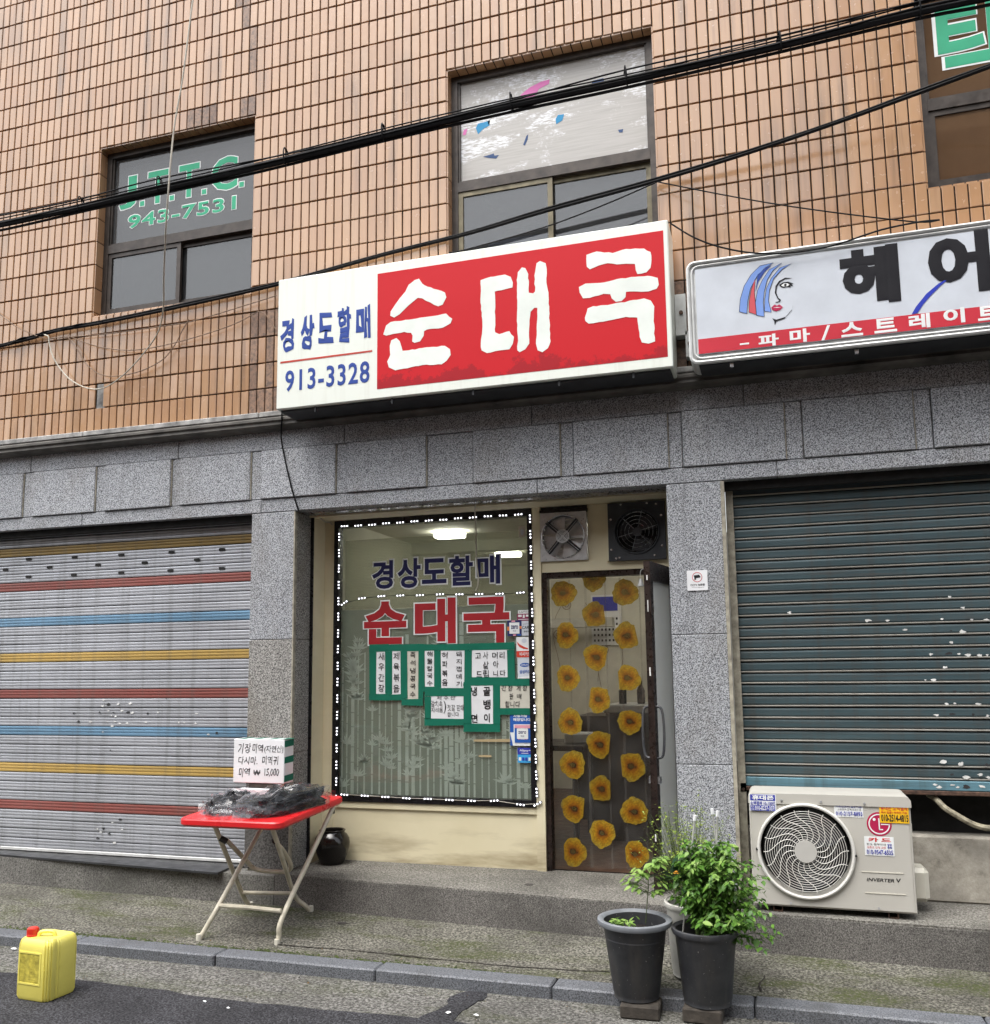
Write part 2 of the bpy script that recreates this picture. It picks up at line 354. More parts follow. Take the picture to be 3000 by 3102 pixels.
trp = t.n('ShaderNodeBsdfTransparent'); trp.inputs[0].default_value = (.55, .40, .16, 1)
msp = t.n('ShaderNodeMixShader'); msp.inputs[0].default_value = .46
t.l(pb_.outputs[0], msp.inputs[1]); t.l(trp.outputs[0], msp.inputs[2]); t.l(msp.outputs[0], t.out.inputs[0]); MAT['flower_print'] = t.m

# ---------------------------------------------------------------- mesh helpers
ORG = {}
class MB:
    def __init__(s): s.v = []; s.f = []; s.mi = []; s.cur = 0
    def add(s, vs, fs):
        k = len(s.v); s.v += [tuple(p) for p in vs]
        for q in fs: s.f.append([k+i for i in q]); s.mi.append(s.cur)
    def box(s, x0, x1, y0, y1, z0, z1):
        s.add([(x0,y0,z0),(x1,y0,z0),(x1,y1,z0),(x0,y1,z0),(x0,y0,z1),(x1,y0,z1),(x1,y1,z1),(x0,y1,z1)],
              [(0,3,2,1),(4,5,6,7),(0,1,5,4),(1,2,6,5),(2,3,7,6),(3,0,4,7)]); return s
    def cbox(s, x0, x1, y0, y1, z0, z1, c):
        """box with all edges chamfered by c"""
        vs = []; idx = {}
        for ix in (0,1):
            for iy in (0,1):
                for iz in (0,1):
                    X, Y, Z = (x0,x1)[ix], (y0,y1)[iy], (z0,z1)[iz]
                    dx, dy, dz = (c,-c)[ix], (c,-c)[iy], (c,-c)[iz]
                    for a, p in enumerate(((X,Y+dy,Z+dz),(X+dx,Y,Z+dz),(X+dx,Y+dy,Z))):
                        idx[ix,iy,iz,a] = len(vs); vs.append(p)
        fs = []
        for i in (0,1):
            fs.append([idx[i,a,b,0] for a,b in ((0,0),(1,0),(1,1),(0,1))])
            fs.append([idx[a,i,b,1] for a,b in ((0,0),(1,0),(1,1),(0,1))])
            fs.append([idx[a,b,i,2] for a,b in ((0,0),(1,0),(1,1),(0,1))])
        for i in (0,1):
            for j in (0,1):
                fs.append([idx[i,j,0,0],idx[i,j,1,0],idx[i,j,1,1],idx[i,j,0,1]])
                fs.append([idx[i,0,j,0],idx[i,1,j,0],idx[i,1,j,2],idx[i,0,j,2]])
                fs.append([idx[0,i,j,1],idx[1,i,j,1],idx[1,i,j,2],idx[0,i,j,2]])
                for k in (0,1): fs.append([idx[i,j,k,0],idx[i,j,k,1],idx[i,j,k,2]]) 
        s.add(vs, fs); return s
    def prism(s, poly, a0, a1, axis='y'):
        """polygon pushed along an axis: y -> points (x,z), z -> (x,y), x -> (y,z)"""
        P = {'y': lambda p,a:(p[0],a,p[1]), 'z': lambda p,a:(p[0],p[1],a), 'x': lambda p,a:(a,p[0],p[1])}[axis]
        n = len(poly)
        s.add([P(p,a0) for p in poly]+[P(p,a1) for p in poly],
              [list(range(n)), list(range(2*n-1,n-1,-1))]+[(i,(i+1)%n,n+(i+1)%n,n+i) for i in range(n)]); return s
    def tube(s, pts, r, n=6, closed=False, taper=None):
        pts = [Vector(p) for p in pts]; m = len(pts); rings = []
        up = Vector((0,0,1)); prev = None
        for i, p in enumerate(pts):
            a = pts[(i-1) % m] if (closed or i) else p
            b = pts[(i+1) % m] if (closed or i < m-1) else p
            d = (b-a)
            if d.length < 1e-9: d = Vector((1,0,0))
            d.normalize()
            if prev is None:
                q = d.cross(up if abs(d.z) < .9 else Vector((1,0,0))).normalized()
            else:
                q = prev - d*prev.dot(d)
                q = q.normalized() if q.length > 1e-6 else d.orthogonal().normalized()
            prev = q; t = d.cross(q)
            rr = r if taper is None else r*(1+(taper-1)*i/max(1,m-1))
            rings.append([p+q*rr*math.cos(2*math.pi*k/n)+t*rr*math.sin(2*math.pi*k/n) for k in range(n)])
        vs = [p for ring in rings for p in ring]; fs = []
        for i in range(m if closed else m-1):
            j = (i+1) % m
            for k in range(n): fs.append((i*n+k, i*n+(k+1)%n, j*n+(k+1)%n, j*n+k))
        if not closed: fs += [list(range(n))[::-1], [(m-1)*n+k for k in range(n)]]
        s.add(vs, fs); return s
    def lathe(s, cx, cy, prof, n=40):
        vs = []; fs = []; m = len(prof)
        for r, z in prof:
            for k in range(n):
                a = 2*math.pi*k/n; vs.append((cx+r*math.cos(a), cy+r*math.sin(a), z))
        for i in range(m-1):
            for k in range(n): fs.append((i*n+k, i*n+(k+1)%n, (i+1)*n+(k+1)%n, (i+1)*n+k))
        s.add(vs, fs); return s
    def ring_y(s, cx, cz, y, r, tr, seg=48, n=4):
        return s.tube([(cx+r*math.cos(2*math.pi*k/seg), y, cz+r*math.sin(2*math.pi*k/seg)) for k in range(seg)], tr, n, True)
    def disc_y(s, cx, cz, y0, y1, r, seg=32):
        return s.prism([(cx+r*math.cos(2*math.pi*k/seg), cz+r*math.sin(2*math.pi*k/seg)) for k in range(seg)], y0, y1)
    def hole_plate(s, x0, x1, z0, z1, cx, cz, r, y0, y1, seg=48):
        """plate facing -y with a round hole and the wall of the hole back to y1"""
        def edge(a):
            c, q = math.cos(a), math.sin(a); t = 1e9
            if c > 1e-9: t = min(t, (x1-cx)/c)
            if c < -1e-9: t = min(t, (x0-cx)/c)
            if q > 1e-9: t = min(t, (z1-cz)/q)
            if q < -1e-9: t = min(t, (z0-cz)/q)
            return (cx+c*t, cz+q*t)
        angs = sorted([2*math.pi*k/seg for k in range(seg)] + [math.atan2(b-cz, a-cx) % (2*math.pi) for a in (x0,x1) for b in (z0,z1)])
        n = len(angs); vs = []
        for a in angs:
            e = edge(a); vs += [(e[0],y0,e[1]), (cx+r*math.cos(a),y0,cz+r*math.sin(a)), (cx+r*math.cos(a),y1,cz+r*math.sin(a)), (e[0],y1,e[1])]
        fs = []
        for i in range(n):
            j = (i+1) % n
            fs += [(i*4,j*4,j*4+1,i*4+1), (i*4+1,j*4+1,j*4+2,i*4+2), (i*4+3,j*4+3,j*4,i*4)]
        s.add(vs, fs); return s

def mesh_of(mb, name, mats, smooth=False, org=(0,0,0), calc=True):
    me = bpy.data.meshes.new(name)
    ox, oy, oz = org
    me.from_pydata([(x-ox, y-oy, z-oz) for x, y, z in mb.v], [], mb.f)
    if not isinstance(mats, (list, tuple)): mats = [mats]
    for m in mats: me.materials.append(MAT[m])
    if len(mats) > 1: me.polygons.foreach_set('material_index', mb.mi)
    if calc:
        import bmesh
        bm = bmesh.new(); bm.from_mesh(me); bmesh.ops.recalc_face_normals(bm, faces=bm.faces); bm.to_mesh(me); bm.free()
    if smooth:
        me.polygons.foreach_set('use_smooth', [True]*len(me.polygons))
        me.set_sharp_from_angle(angle=R(38))
    me.update(); return me
def link(o, parent=None, org=None):
    COL.objects.link(o)
    if parent is not None:
        o.parent = parent; ORG[o] = ORG[parent]
    else: ORG[o] = org
    return o
def build(mb, name, mats, parent, smooth=False, label=None, kind=None, calc=True):
    """one mesh object, child of parent; shape given in world metres"""
    o = bpy.data.objects.new(name, mesh_of(mb, name, mats, smooth, ORG[parent], calc)); link(o, parent)
    if label: o['label'] = label
    if kind: o['kind'] = kind
    return o
def put(me, name, parent, loc, rot=(0,0,0), scale=(1,1,1)):
    """a piece that shares mesh data"""
    o = bpy.data.objects.new(name, me); link(o, parent)
    g = ORG[parent]; o.location = (loc[0]-g[0], loc[1]-g[1], loc[2]-g[2]); o.rotation_euler = rot; o.scale = scale; return o
def tag(o, label, cat, group=None, kind=None):
    if label: o['label'] = label
    if cat: o['category'] = cat
    if group: o['group'] = group
    if kind: o['kind'] = kind
    return o
def thing(name, loc, label, cat, group=None, kind=None):
    o = bpy.data.objects.new(name, None); o.empty_display_size = .1; o.location = loc
    link(o, None, tuple(loc)); return tag(o, label, cat, group, kind)
def solo(mb, name, mats, label=None, cat=None, group=None, kind=None, smooth=False, calc=True):
    xs, ys, zs = zip(*mb.v)
    org = ((min(xs)+max(xs))/2, (min(ys)+max(ys))/2, min(zs))
    o = bpy.data.objects.new(name, mesh_of(mb, name, mats, smooth, org, calc)); o.location = org
    link(o, None, org); return tag(o, label, cat, group, kind)
def smoothpath(pts, k=6):
    P = [Vector(p) for p in pts]; out = []
    for i in range(len(P)-1):
        a, b, c, d = P[max(0,i-1)], P[i], P[i+1], P[min(len(P)-1,i+2)]
        for j in range(k):
            t = j/k; out.append(.5*((2*b)+(c-a)*t+(2*a-5*b+4*c-d)*t*t+(3*b-a-3*c+d)*t*t*t))
    out.append(P[-1]); return out
def long_slat(mb, prof_, x0, x1, seed, amp, n=36):
    """profile drawn along x with slight dents"""
    r_ = random.Random(seed); k = len(prof_); vs = []; fs = []
    ph = [r_.uniform(0, 6) for _ in range(3)]; dents = [(r_.uniform(x0, x1), r_.uniform(.03, .12), r_.uniform(-1, 1)) for _ in range(5)]
    for i in range(n+1):
        X = x0+(x1-x0)*i/n
        d = amp*(.6*math.sin(1.7*X+ph[0])+.4*math.sin(4.1*X+ph[1]))+sum(amp*2.0*a*math.exp(-((X-c_)/w_)**2) for c_, w_, a in dents)
        e = amp*.6*math.sin(2.3*X+ph[2])
        vs += [(X, y+d, z+e) for y, z in prof_]
    for i in range(n):
        for j in range(k): fs.append((i*k+j, i*k+(j+1) % k, (i+1)*k+(j+1) % k, (i+1)*k+j))
    mb.add(vs, fs); return mb
_tx = {}
def glyphs(body, bold=0., space=1., line=1.):
    key = (body, bold, space, line)
    if key not in _tx:
        c = bpy.data.curves.new('lettering', 'FONT'); c.body = body; c.size = 1; c.resolution_u = 3
        if bold > 0: c.bevel_depth = bold; c.bevel_resolution = 0
        c.space_character = space; c.space_line = line; c.align_x = 'CENTER'
        o = bpy.data.objects.new('lettering', c)
        me = bpy.data.meshes.new_from_object(o)
        vs = [tuple(v.co) for v in me.vertices]; fs = [tuple(p.vertices) for p in me.polygons]
        bpy.data.objects.remove(o); bpy.data.curves.remove(c); bpy.data.meshes.remove(me)
        _tx[key] = (vs, fs)
    return _tx[key]
def text(parent, body, mat, x0, x1, z0, z1, y, bold=0., name='lettering', space=1., line=1., mapf=None, shear=0., wob=0.):
    """print on a surface that faces the street, fitted to a rectangle"""
    vs, fs = glyphs(body, bold, space, line)
    ax, bx = min(v[0] for v in vs), max(v[0] for v in vs); ay, by = min(v[1] for v in vs), max(v[1] for v in vs)
    mb = MB(); out = []
    rr = random.Random(len(body)*7+int(x0*999))
    ph = [rr.uniform(0, 6.3) for _ in range(4)]
    zm = max(abs(v[2]) for v in vs) or 1; wk = min(1, (z1-z0)/(x1-x0))
    for a, b, dz in vs:
        u = (a-ax)/(bx-ax or 1); v = (b-ay)/(by-ay or 1)
        if wob:
            u += wk*wob*math.sin(9*v+ph[0]+u*7/wk)*.035; v += wob*math.sin(11*u/wk**.5+ph[1]+v*6)*.03
        X = x0+(x1-x0)*u + shear*(v-.5)*(z1-z0); Z = z0+(z1-z0)*v
        out.append((X, y-.00045*dz/zm, Z))
    mb.add(out, fs)
    return build(mb, name, mat, parent, calc=False)
def rect_pts(pts):
    xs = [p[0] for p in pts]; zs = [p[1] for p in pts]; return min(xs), max(xs), min(zs), max(zs)

# ---------------------------------------------------------------- ground
mb = MB(); mb.box(-80, 80, -80, 60, -.4, -.03)
solo(mb, 'ground', 'asphalt', 'dark ground under the street and the houses', None, None, 'structure')
# road: asphalt with an uneven edge over the concrete gutter
edge = [(-40, -1.40)]
x = -7.0
while x < 3.0:
    edge.append((x, -1.40+.014*math.sin(x*3.1)+rnd.uniform(-.012, .012)+(.02 if x < -3 else 0))); x += .11
edge.append((40, -1.38))
mb = MB(); mb.prism(edge+[(40, -30), (-40, -30)], -.02, .008, 'z')
solo(mb, 'road', 'asphalt', 'dark grey asphalt road along the bottom of the picture', None, None, 'structure')
mb = MB(); mb.prism([(-40, -2.2), (40, -2.2), (40, -.93), (-40, -.93)], -.025, 0, 'z')
solo(mb, 'gutter', 'gutter_concrete', 'rough concrete gutter strip between asphalt and kerb', None, None, 'structure')
stain = [(-1.679,-1.448),(-1.675,-1.354),(-1.658,-1.309),(-1.636,-1.275),(-1.619,-1.229),(-1.606,-1.167),(-1.629,-1.125),(-1.631,-1.076),(-1.606,-1.019),(-1.568,-0.97),(-1.527,-0.953),(-1.472,-0.969),(-1.457,-1.028),(-1.459,-1.078),(-1.48,-1.096),(-1.489,-1.147),(-1.499,-1.196),(-1.512,-1.234),(-1.513,-1.28),(-1.51,-1.335),(-1.511,-1.402)]
mb = MB(); mb.prism(stain, .0005, .004, 'z')
solo(mb, 'wet_stain', 'asphalt', 'dark damp stain running from the kerb over the gutter', None, None, 'structure')
# pavement: slab falling towards the kerb, its back edge follows the slanting step
def front(x): return -.10-.065*(x+3.1)           # line of the step fronts
mb = MB()
N = 60; row = []
for i in range(N+1):
    X = -12+20*i/N; row.append(X)
vs = []; fs = []
M_ = 10
for i, X in enumerate(row):
    for j in range(M_+1):
        t_ = j/M_; Y = (front(X)+.25)*(1-t_)+(-.842)*t_
        Z = .118*(1-t_)+.058*t_ + rnd.uniform(-.003, .003)
        vs.append((X, Y, Z))
for i in range(N):
    for j in range(M_):
        a = i*(M_+1)+j; fs.append((a, a+1, a+M_+2, a+M_+1))
mb.add(vs, fs); 
pav = solo(mb, 'pavement', 'pavement', 'narrow rough concrete pavement with green moss patches', None, None, 'structure', True)
# kerb stones
kerb = thing('kerb', (-2, -.9, 0), 'low grey granite kerb between pavement and gutter', None, None, 'structure')
js = [-7.0, -5.95, -5.0, -3.995, -3.046, -2.085, -1.143, -.19, .775, 1.74, 2.7]
for a, b in zip(js, js[1:]):
    m = MB(); dy = rnd.uniform(-.004, .004)
    m.cbox(a+.003, b-.003, -.972+dy, -.842, -.1, .062+rnd.uniform(-.002, .002), .008)
    build(m, 'kerb_stone', 'kerb_granite', kerb)
# moss growing in the joint behind the kerb
mb = MB()
for i in range(900):
    X = rnd.uniform(-5.6, -1.3); Y = -.842+rnd.gauss(.012, .016); s_ = rnd.uniform(.004, .012)
    Z = .058
    mb.add([(X-s_, Y-s_*.6, Z), (X+s_, Y-s_*.4, Z), (X+rnd.uniform(-s_, s_), Y+s_*.6, Z), (X, Y, Z+s_*.7)], [(0,1,3), (1,2,3), (2,0,3)])
simple('moss', (.045, .062, .014), .95, var=.5, vscale=40)
solo(mb, 'moss', 'moss', 'strip of green moss along the back of the kerb', None, None, 'stuff')

# ---------------------------------------------------------------- the building
B = thing('shop_building', (-2.2, .6, 0), 'orange tiled building with grey granite ground floor, restaurant front and two roller shutters', 'building')
# steps and ledges in front of the openings
mb = MB()
mb.prism([(-3.20, front(-3.20)), (-.63, front(-.63)-.01), (-.63, .46), (-3.20, .46)], 0, .300, 'z')
st = build(mb, 'doorstep', 'step_concrete', B)
mb = MB(); mb.prism([(-3.198, front(-3.2)-.006), (-.63, front(-.63)-.016), (-.63, front(-.63)+.05), (-3.198, front(-3.2)+.05)], .01, .294, 'z')
build(mb, 'step_riser', 'step_face', st)
mb = MB(); mb.prism([(-.627, front(-.627)-.012), (3.2, -.40), (3.2, .34), (-.627, .34)], 0, .298, 'z')
st = build(mb, 'ledge', 'step_concrete', B)
mb = MB(); mb.prism([(-.627, front(-.627)-.018), (3.2, -.406), (3.2, -.35), (-.627, front(-.627)+.03)], .01, .287, 'z')
build(mb, 'ledge_riser', 'step_face', st)
mb = MB(); mb.prism([(-8, .05), (-3.203, -.10), (-3.203, .3), (-8, .3)], 0, .285, 'z')
build(mb, 'ledge', 'ledge_face', B)

# granite ground floor
gf = MB()
gf.box(-8, 3.2, .03, .30, 2.715, 3.40)                                   # wall over the openings
gf.box(-3.475, -3.165, .02, .42, .28, 2.72); gf.box(-.60, -.30, .02, .42, .28, 2.72)
G_ = build(gf, 'granite_front', 'mortar', B)
def slab(x0, x1, y0, y1, z0, z1, mat='granite', c=.004):
    m = MB(); m.cbox(x0, x1, y0, y1, z0, z1, c); return build(m, 'granite_slab', mat, G_)
xs = [-8, -6.87, -5.46, -4.12, -2.78, -1.45, -.13, 1.2, 3.2]
for a, b in zip(xs, xs[1:]): slab(a+.002, b-.002, .002, .05, 3.153, 3.30)
narrow = [(-6.9, -6.8), (-6.2, -6.11), (-5.513, -5.42), (-4.837, -4.75), (-4.168, -4.089), (-3.506, -3.421), (-2.84, -2.757), (-2.174, -1.846), (-1.264, -1.178), (-.587, -.502), (.096, .195), (.795, .889), (1.49, 1.58), (2.2, 2.3)]
prev = -7.6
for a, b in narrow:
    slab(prev+.002, a-.002, -.013+rnd.uniform(-.003, .003), .04, 2.803, 3.148)
    slab(a+.003, b-.003, .003, .04, 2.803, 3.148); prev = b
slab(prev, 3.2, -.012, .04, 2.803, 3.148)
xs = [-8, -4.95, -3.42, -1.42, .04, 1.9, 3.2]
for a, b in zip(xs, xs[1:]): slab(a+.0015, b-.0015, 0, .10, 2.706, 2.799)
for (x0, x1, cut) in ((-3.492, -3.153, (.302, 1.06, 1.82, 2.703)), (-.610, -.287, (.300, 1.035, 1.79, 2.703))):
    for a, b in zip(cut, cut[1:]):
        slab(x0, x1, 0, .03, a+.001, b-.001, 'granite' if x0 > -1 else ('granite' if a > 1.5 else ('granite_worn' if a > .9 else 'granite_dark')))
for a, b in ((.302, 1.06), (1.06, 1.82), (1.82, 2.70)):                  # sides of the pillars towards the restaurant
    slab(-3.163, -3.150, .032, .235, a+.001, b-.001, 'granite_worn'); slab(-.613, -.600, .032, .40, a+.001, b-.001)
for a, b, c_, d in ((-3.158, -3.148, -.002, .031), (-.289, -.268, -.004, .06)):
    m = MB(); m.box(a, b, c_, d, .302, 2.70); build(m, 'mortar_joint', 'mortar', G_)
for a, b in narrow:
    m = MB(); m.box(a-.004, a+.004, -.004, .03, 2.806, 3.146); build(m, 'mortar_joint', 'mortar', G_)
m = MB(); m.box(-3.15, -.61, .10, .20, 2.700, 2.72); build(m, 'soffit_strip', 'steel', G_)
# cornice between granite and tiles
m = MB(); prof = [(.02, 3.405), (-.06, 3.405), (-.062, 3.365), (-.10, 3.352), (-.10, 3.335), (-.084, 3.325), (-.088, 3.305), (-.07, 3.292), (-.03, 3.283), (.02, 3.283)]
cn = thing_c = None
m.prism([(.02, 3.362), (-.085, 3.362), (-.10, 3.350), (-.10, 3.334), (-.084, 3.325), (-.088, 3.305), (-.07, 3.292), (-.03, 3.283), (.02, 3.283)], -8, 3.2, 'x')
cn = build(m, 'cornice', 'cornice_stone', B)
xs = [-8, -6.4, -4.9, -3.4, -1.9, -.4, 1.1, 3.2]
for a, b in zip(xs, xs[1:]):
    m = MB(); m.cbox(a+.002, b-.002, -.092, .02, 3.365, 3.405, .006); build(m, 'coping_stone', 'cornice_top', cn)

# tiled upper wall
WIN = [(-4.945, -3.540, 4.340, 5.735), (-2.020, -.592, 4.36, 5.755), (.956, 2.36, 4.345, 5.745)]
spans = [(-7.6, -4.945, 40, None), (-4.945, -3.540, 21, 0), (-3.540, -2.020, 23, None), (-2.020, -.592, 22, 1), (-.592, .956, 22, None), (.956, 2.36, 20, 2), (2.36, 3.2, 12, None)]
ZR = [3.410, 3.605, 3.795, 3.99, 4.19, 4.383, 4.577, 4.768, 4.960, 5.152, 5.342, 5.523, 5.705, 5.893, 6.082, 6.27, 6.46, 6.65, 6.84, 7.03, 7.22, 7.41, 7.60]
m = MB()
for x0, x1, n, wi in spans:
    if wi is None: m.box(x0, x1, .012, .30, 3.41, 7.7)
    else:
        W = WIN[wi]; m.box(x0, x1, .012, .30, 3.41, W[2]); m.box(x0, x1, .012, .30, W[3], 7.7)
TW = build(m, 'tile_wall', 'grout', B)
def tile_shape(mb, x0, x1, z0, z1, tilt=0., tz=0., y=0.):
    c = .0035
    y0, y1, y2, y3 = y-.003+tilt+tz, y-.003-tilt+tz, y-.003-tilt-tz, y-.003+tilt-tz
    mb.add([(x0,.0115,z0),(x1,.0115,z0),(x1,.0115,z1),(x0,.0115,z1),(x0,y0+c,z0),(x1,y1+c,z0),(x1,y2+c,z1),(x0,y3+c,z1),
            (x0+c,y0,z0+c),(x1-c,y1,z0+c),(x1-c,y2,z1-c),(x0+c,y3,z1-c)],
           [(8,9,10,11),(4,5,9,8),(5,6,10,9),(6,7,11,10),(7,4,8,11),(0,1,5,4),(1,2,6,5),(2,3,7,6),(3,0,4,7)])
um = MB(); tile_shape(um, 0, 1, 0, 1)
um.v = [(x, y, z) for x, y, z in um.v]
c = .0035
tiles = []
for x0, x1, n, wi in spans:
    p = (x1-x0)/n
    for i in range(n):
        a, b = x0+i*p+.0038, x0+(i+1)*p-.0038
        for za, zb in zip(ZR, ZR[1:]):
            pieces = [(za+.0045, zb-.0045)]
            if wi is not None:
                W = WIN[wi]; q = []
                for s0, s1 in pieces:
                    if s1 <= W[2] or s0 >= W[3]: q.append((s0, s1))
                    else:
                        if W[2]-s0 > .02: q.append((s0, W[2]-.004))
                        if s1-W[3] > .02: q.append((W[3]+.004, s1))
                pieces = q
            for s0, s1 in pieces:
                if abs((a+b)/2+4.827) < .03 and abs((s0+s1)/2-3.695) < .06: continue      # one tile has fallen off
                worn = (a > -3.56 and b < -3.05 and s1 < 4.22 and rnd.random() < .8) or (wi == 0 and a > -4.2 and s0 > 5.72 and s1 < 5.9 and rnd.random() < .7) or (wi == 0 and a > -3.75 and s0 > 5.7 and rnd.random() < .25) or (a > -.6 and b < -.35 and s1 < 4.0 and rnd.random() < .6)
                tiles.append((a, b, s0, s1, worn))
def seen(x, y, z):
    d = Vector((x, y+5.5, z-1.59)); k = -d.dot(bz)
    u = d.dot(rx)/k*2750+1500; v = -d.dot(uy)/k*2750+1673.2
    return u, v, k
vis = []
for t_ in tiles:
    u, v, k = seen((t_[0]+t_[1])/2, 0, (t_[2]+t_[3])/2)
    if 5 < u < 2995 and 5 < v < 3097 and not t_[4]:
        x_, z_ = (t_[0]+t_[1])/2, (t_[2]+t_[3])/2
        hid = (-3.25 < x_ < -.53 and 3.4 < z_ < 4.36) or (x_ > -.42 and z_ < 4.07)
        if not hid: vis.append((-(t_[1]-t_[0])*(t_[3]-t_[2])/k**2, t_))
vis.sort(key=lambda q: q[0]); big = set(q[1] for q in vis[:300])
unit = MB(); uw, uh = .0628, .183
tile_shape(unit, 0, uw, 0, uh)
unit_me = mesh_of(unit, 'tile', 'tile')
rest = MB(); wornm = MB()
for t_ in tiles:
    a, b, s0, s1, worn = t_
    if t_ in big:
        o = put(unit_me, 'tile', TW, (a, 0, s0), (rnd.gauss(0, .006), rnd.gauss(0, .004), rnd.gauss(0, .008)), ((b-a)/uw, 1, (s1-s0)/uh))
    else: tile_shape(wornm if worn else rest, a, b, s0, s1, rnd.gauss(0, .0005), rnd.gauss(0, .0008), rnd.gauss(0, .0008))
build(rest, 'tile_field', 'tile', TW, kind='stuff', calc=False)
build(wornm, 'weathered_tile', 'tile_worn', TW, kind='stuff', calc=False)
m = MB(); m.box(-4.862, -4.792, .002, .0118, 3.60, 3.79)
for k in range(9): m.box(-4.862+k*.0078, -4.858+k*.0078, -.001, .003, 3.60, 3.785)
build(m, 'mortar_patch', 'cornice_top', TW)
rev = MB()
for W in WIN:
    for za, zb in zip(ZR, ZR[1:]):
        s0, s1 = max(za, W[2]), min(zb, W[3])
        if s1-s0 > .02:
            rev.box(W[0]-.010, W[0]+.006, .006, .082, s0+.004, s1-.004); rev.box(W[1]-.006, W[1]+.010, .006, .082, s0+.004, s1-.004)
    n = 21
    for i in range(n):
        p = (W[1]-W[0])/n; rev.box(W[0]+i*p+.004, W[0]+(i+1)*p-.004, .006, .082, W[3]-.006, W[3]+.006)
        rev.box(W[0]+i*p+.004, W[0]+(i+1)*p-.004, .006, .082, W[2]-.006, W[2]+.006)
build(rev, 'reveal_tile', 'tile', TW, kind='stuff')

def window(W, tz, mull, sash_mat, top_mat, label):
    x0, x1, z0, z1 = W[0]+.006, W[1]-.006, W[2]+.006, W[3]-.006
    f = .045; ya, yb = .082, .16
    m = MB()
    m.box(x0, x0+f, ya, yb, z0, z1); m.box(x1-f, x1, ya, yb, z0, z1); m.box(x0+f, x1-f, ya, yb, z1-f, z1)
    m.box(x0+f, x1-f, ya, yb, z0, z0+f); m.box(x0+f, x1-f, ya-.004, yb, tz-.035, tz+.035)
    m.box(x0+f, x1-f, ya+.012, yb, tz+.035, tz+.05); m.box(x0+f, x0+f+.014, ya+.012, yb, tz+.05, z1-f); m.box(x1-f-.014, x1-f, ya+.012, yb, tz+.05, z1-f)
    win = build(m, 'window', 'bronze_frame', B, label=label)
    m = MB(); m.box(x0+f+.014, x1-f-.014, .112, .117, tz+.05, z1-f); build(m, 'pane', top_mat, win)
    for k, (a, b, y) in enumerate(((x0+f, mull+.025, .088), (mull-.025, x1-f, .118))):
        s = .034; za, zb = z0+f, tz-.035; m = MB()
        m.box(a, a+s, y, y+.026, za, zb); m.box(b-s, b, y, y+.026, za, zb); m.box(a+s, b-s, y, y+.026, za, za+s); m.box(a+s, b-s, y, y+.026, zb-s, zb)
        so = build(m, 'sash', sash_mat, win)
        m = MB(); m.box(a+s, b-s, y+.010, y+.014, za+s, zb-s); build(m, 'sash_pane', 'sash_glass' if top_mat != 'brown_reflection_glass' else 'brown_reflection_glass', win)
    return win
w1 = window(WIN[0], 4.915, -4.25, 'bronze_frame', 'tinted_glass', 'left upper window with green lettering on its pane')
w2 = window(WIN[1], 4.915, -1.325, 'olive_frame', 'peeled_film', 'middle upper window with peeling white film on its upper pane')
w3 = window(WIN[2], 4.905, 1.62, 'bronze_frame', 'brown_reflection_glass', 'right upper window with a brown reflection painted into its panes and a green letter')
# rooms behind the upper windows
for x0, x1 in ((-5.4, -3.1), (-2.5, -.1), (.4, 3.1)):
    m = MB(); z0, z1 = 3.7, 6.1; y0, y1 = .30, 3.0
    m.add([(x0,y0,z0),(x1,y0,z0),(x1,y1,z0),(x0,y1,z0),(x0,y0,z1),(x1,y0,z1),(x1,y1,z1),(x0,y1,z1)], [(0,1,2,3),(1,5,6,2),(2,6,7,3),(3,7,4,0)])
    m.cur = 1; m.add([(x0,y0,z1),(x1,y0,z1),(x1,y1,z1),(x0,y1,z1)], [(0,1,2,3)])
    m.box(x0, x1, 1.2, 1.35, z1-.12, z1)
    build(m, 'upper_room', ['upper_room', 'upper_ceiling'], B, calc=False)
# print on the upper windows
q = [(-4.824,5.269),(-4.724,5.247),(-3.7,5.254),(-4.712,5.521),(-3.86,5.522),(-3.672,5.247)]
zt = (q[3][1]+q[4][1])/2; zb_ = (q[1][1]+q[2][1])/2
cx = [(-4.831,5.41),(-4.635,5.273),(-4.567,5.392),(-4.38,5.359),(-4.36,5.269),(-4.28,5.384),(-4.095,5.351),(-4.068,5.26),(-3.987,5.403),(-3.756,5.36),(-3.738,5.258),(-3.669,5.246)]
for k, (ch, i) in enumerate((('J', 0), ('T', 2), ('T', 5), ('C', 8))):
    x0 = cx[i][0]; x1 = cx[i+1][0] if ch != 'J' else [(-4.673,5.382)][0][0]
    text(w1, ch, 'print_white', x0-.008, x1+.008, zb_-.008, zt+.008, .1105, .035, 'letter')
    text(w1, ch, 'print_green', x0, x1, zb_, zt, .1095, .022, 'letter')
for i in (1, 4, 7, 10):
    X = cx[i][0]; m = MB(); m.box(X-.006, X+.046, .1105, .1112, zb_-.006, zb_+.046); build(m, 'full_stop', 'print_white', w1)
    m = MB(); m.box(X, X+.04, .1094, .1102, zb_, zb_+.04); build(m, 'full_stop', 'print_green', w1)
q = [(-4.741,5.084),(-3.763,5.073),(-4.746,5.197),(-3.766,5.182)]
zb_ = (q[0][1]+q[1][1])/2; zt = (q[2][1]+q[3][1])/2
text(w1, '943-7531', 'print_white', q[0][0]-.006, q[1][0]+.006, zb_-.006, zt+.006, .1105, .04, space=1.08)
text(w1, '943-7531', 'print_green', q[0][0], q[1][0], zb_, zt, .1095, .022, space=1.08)
q = [(1.09,5.341),(1.493,5.118),(1.119,5.56)]
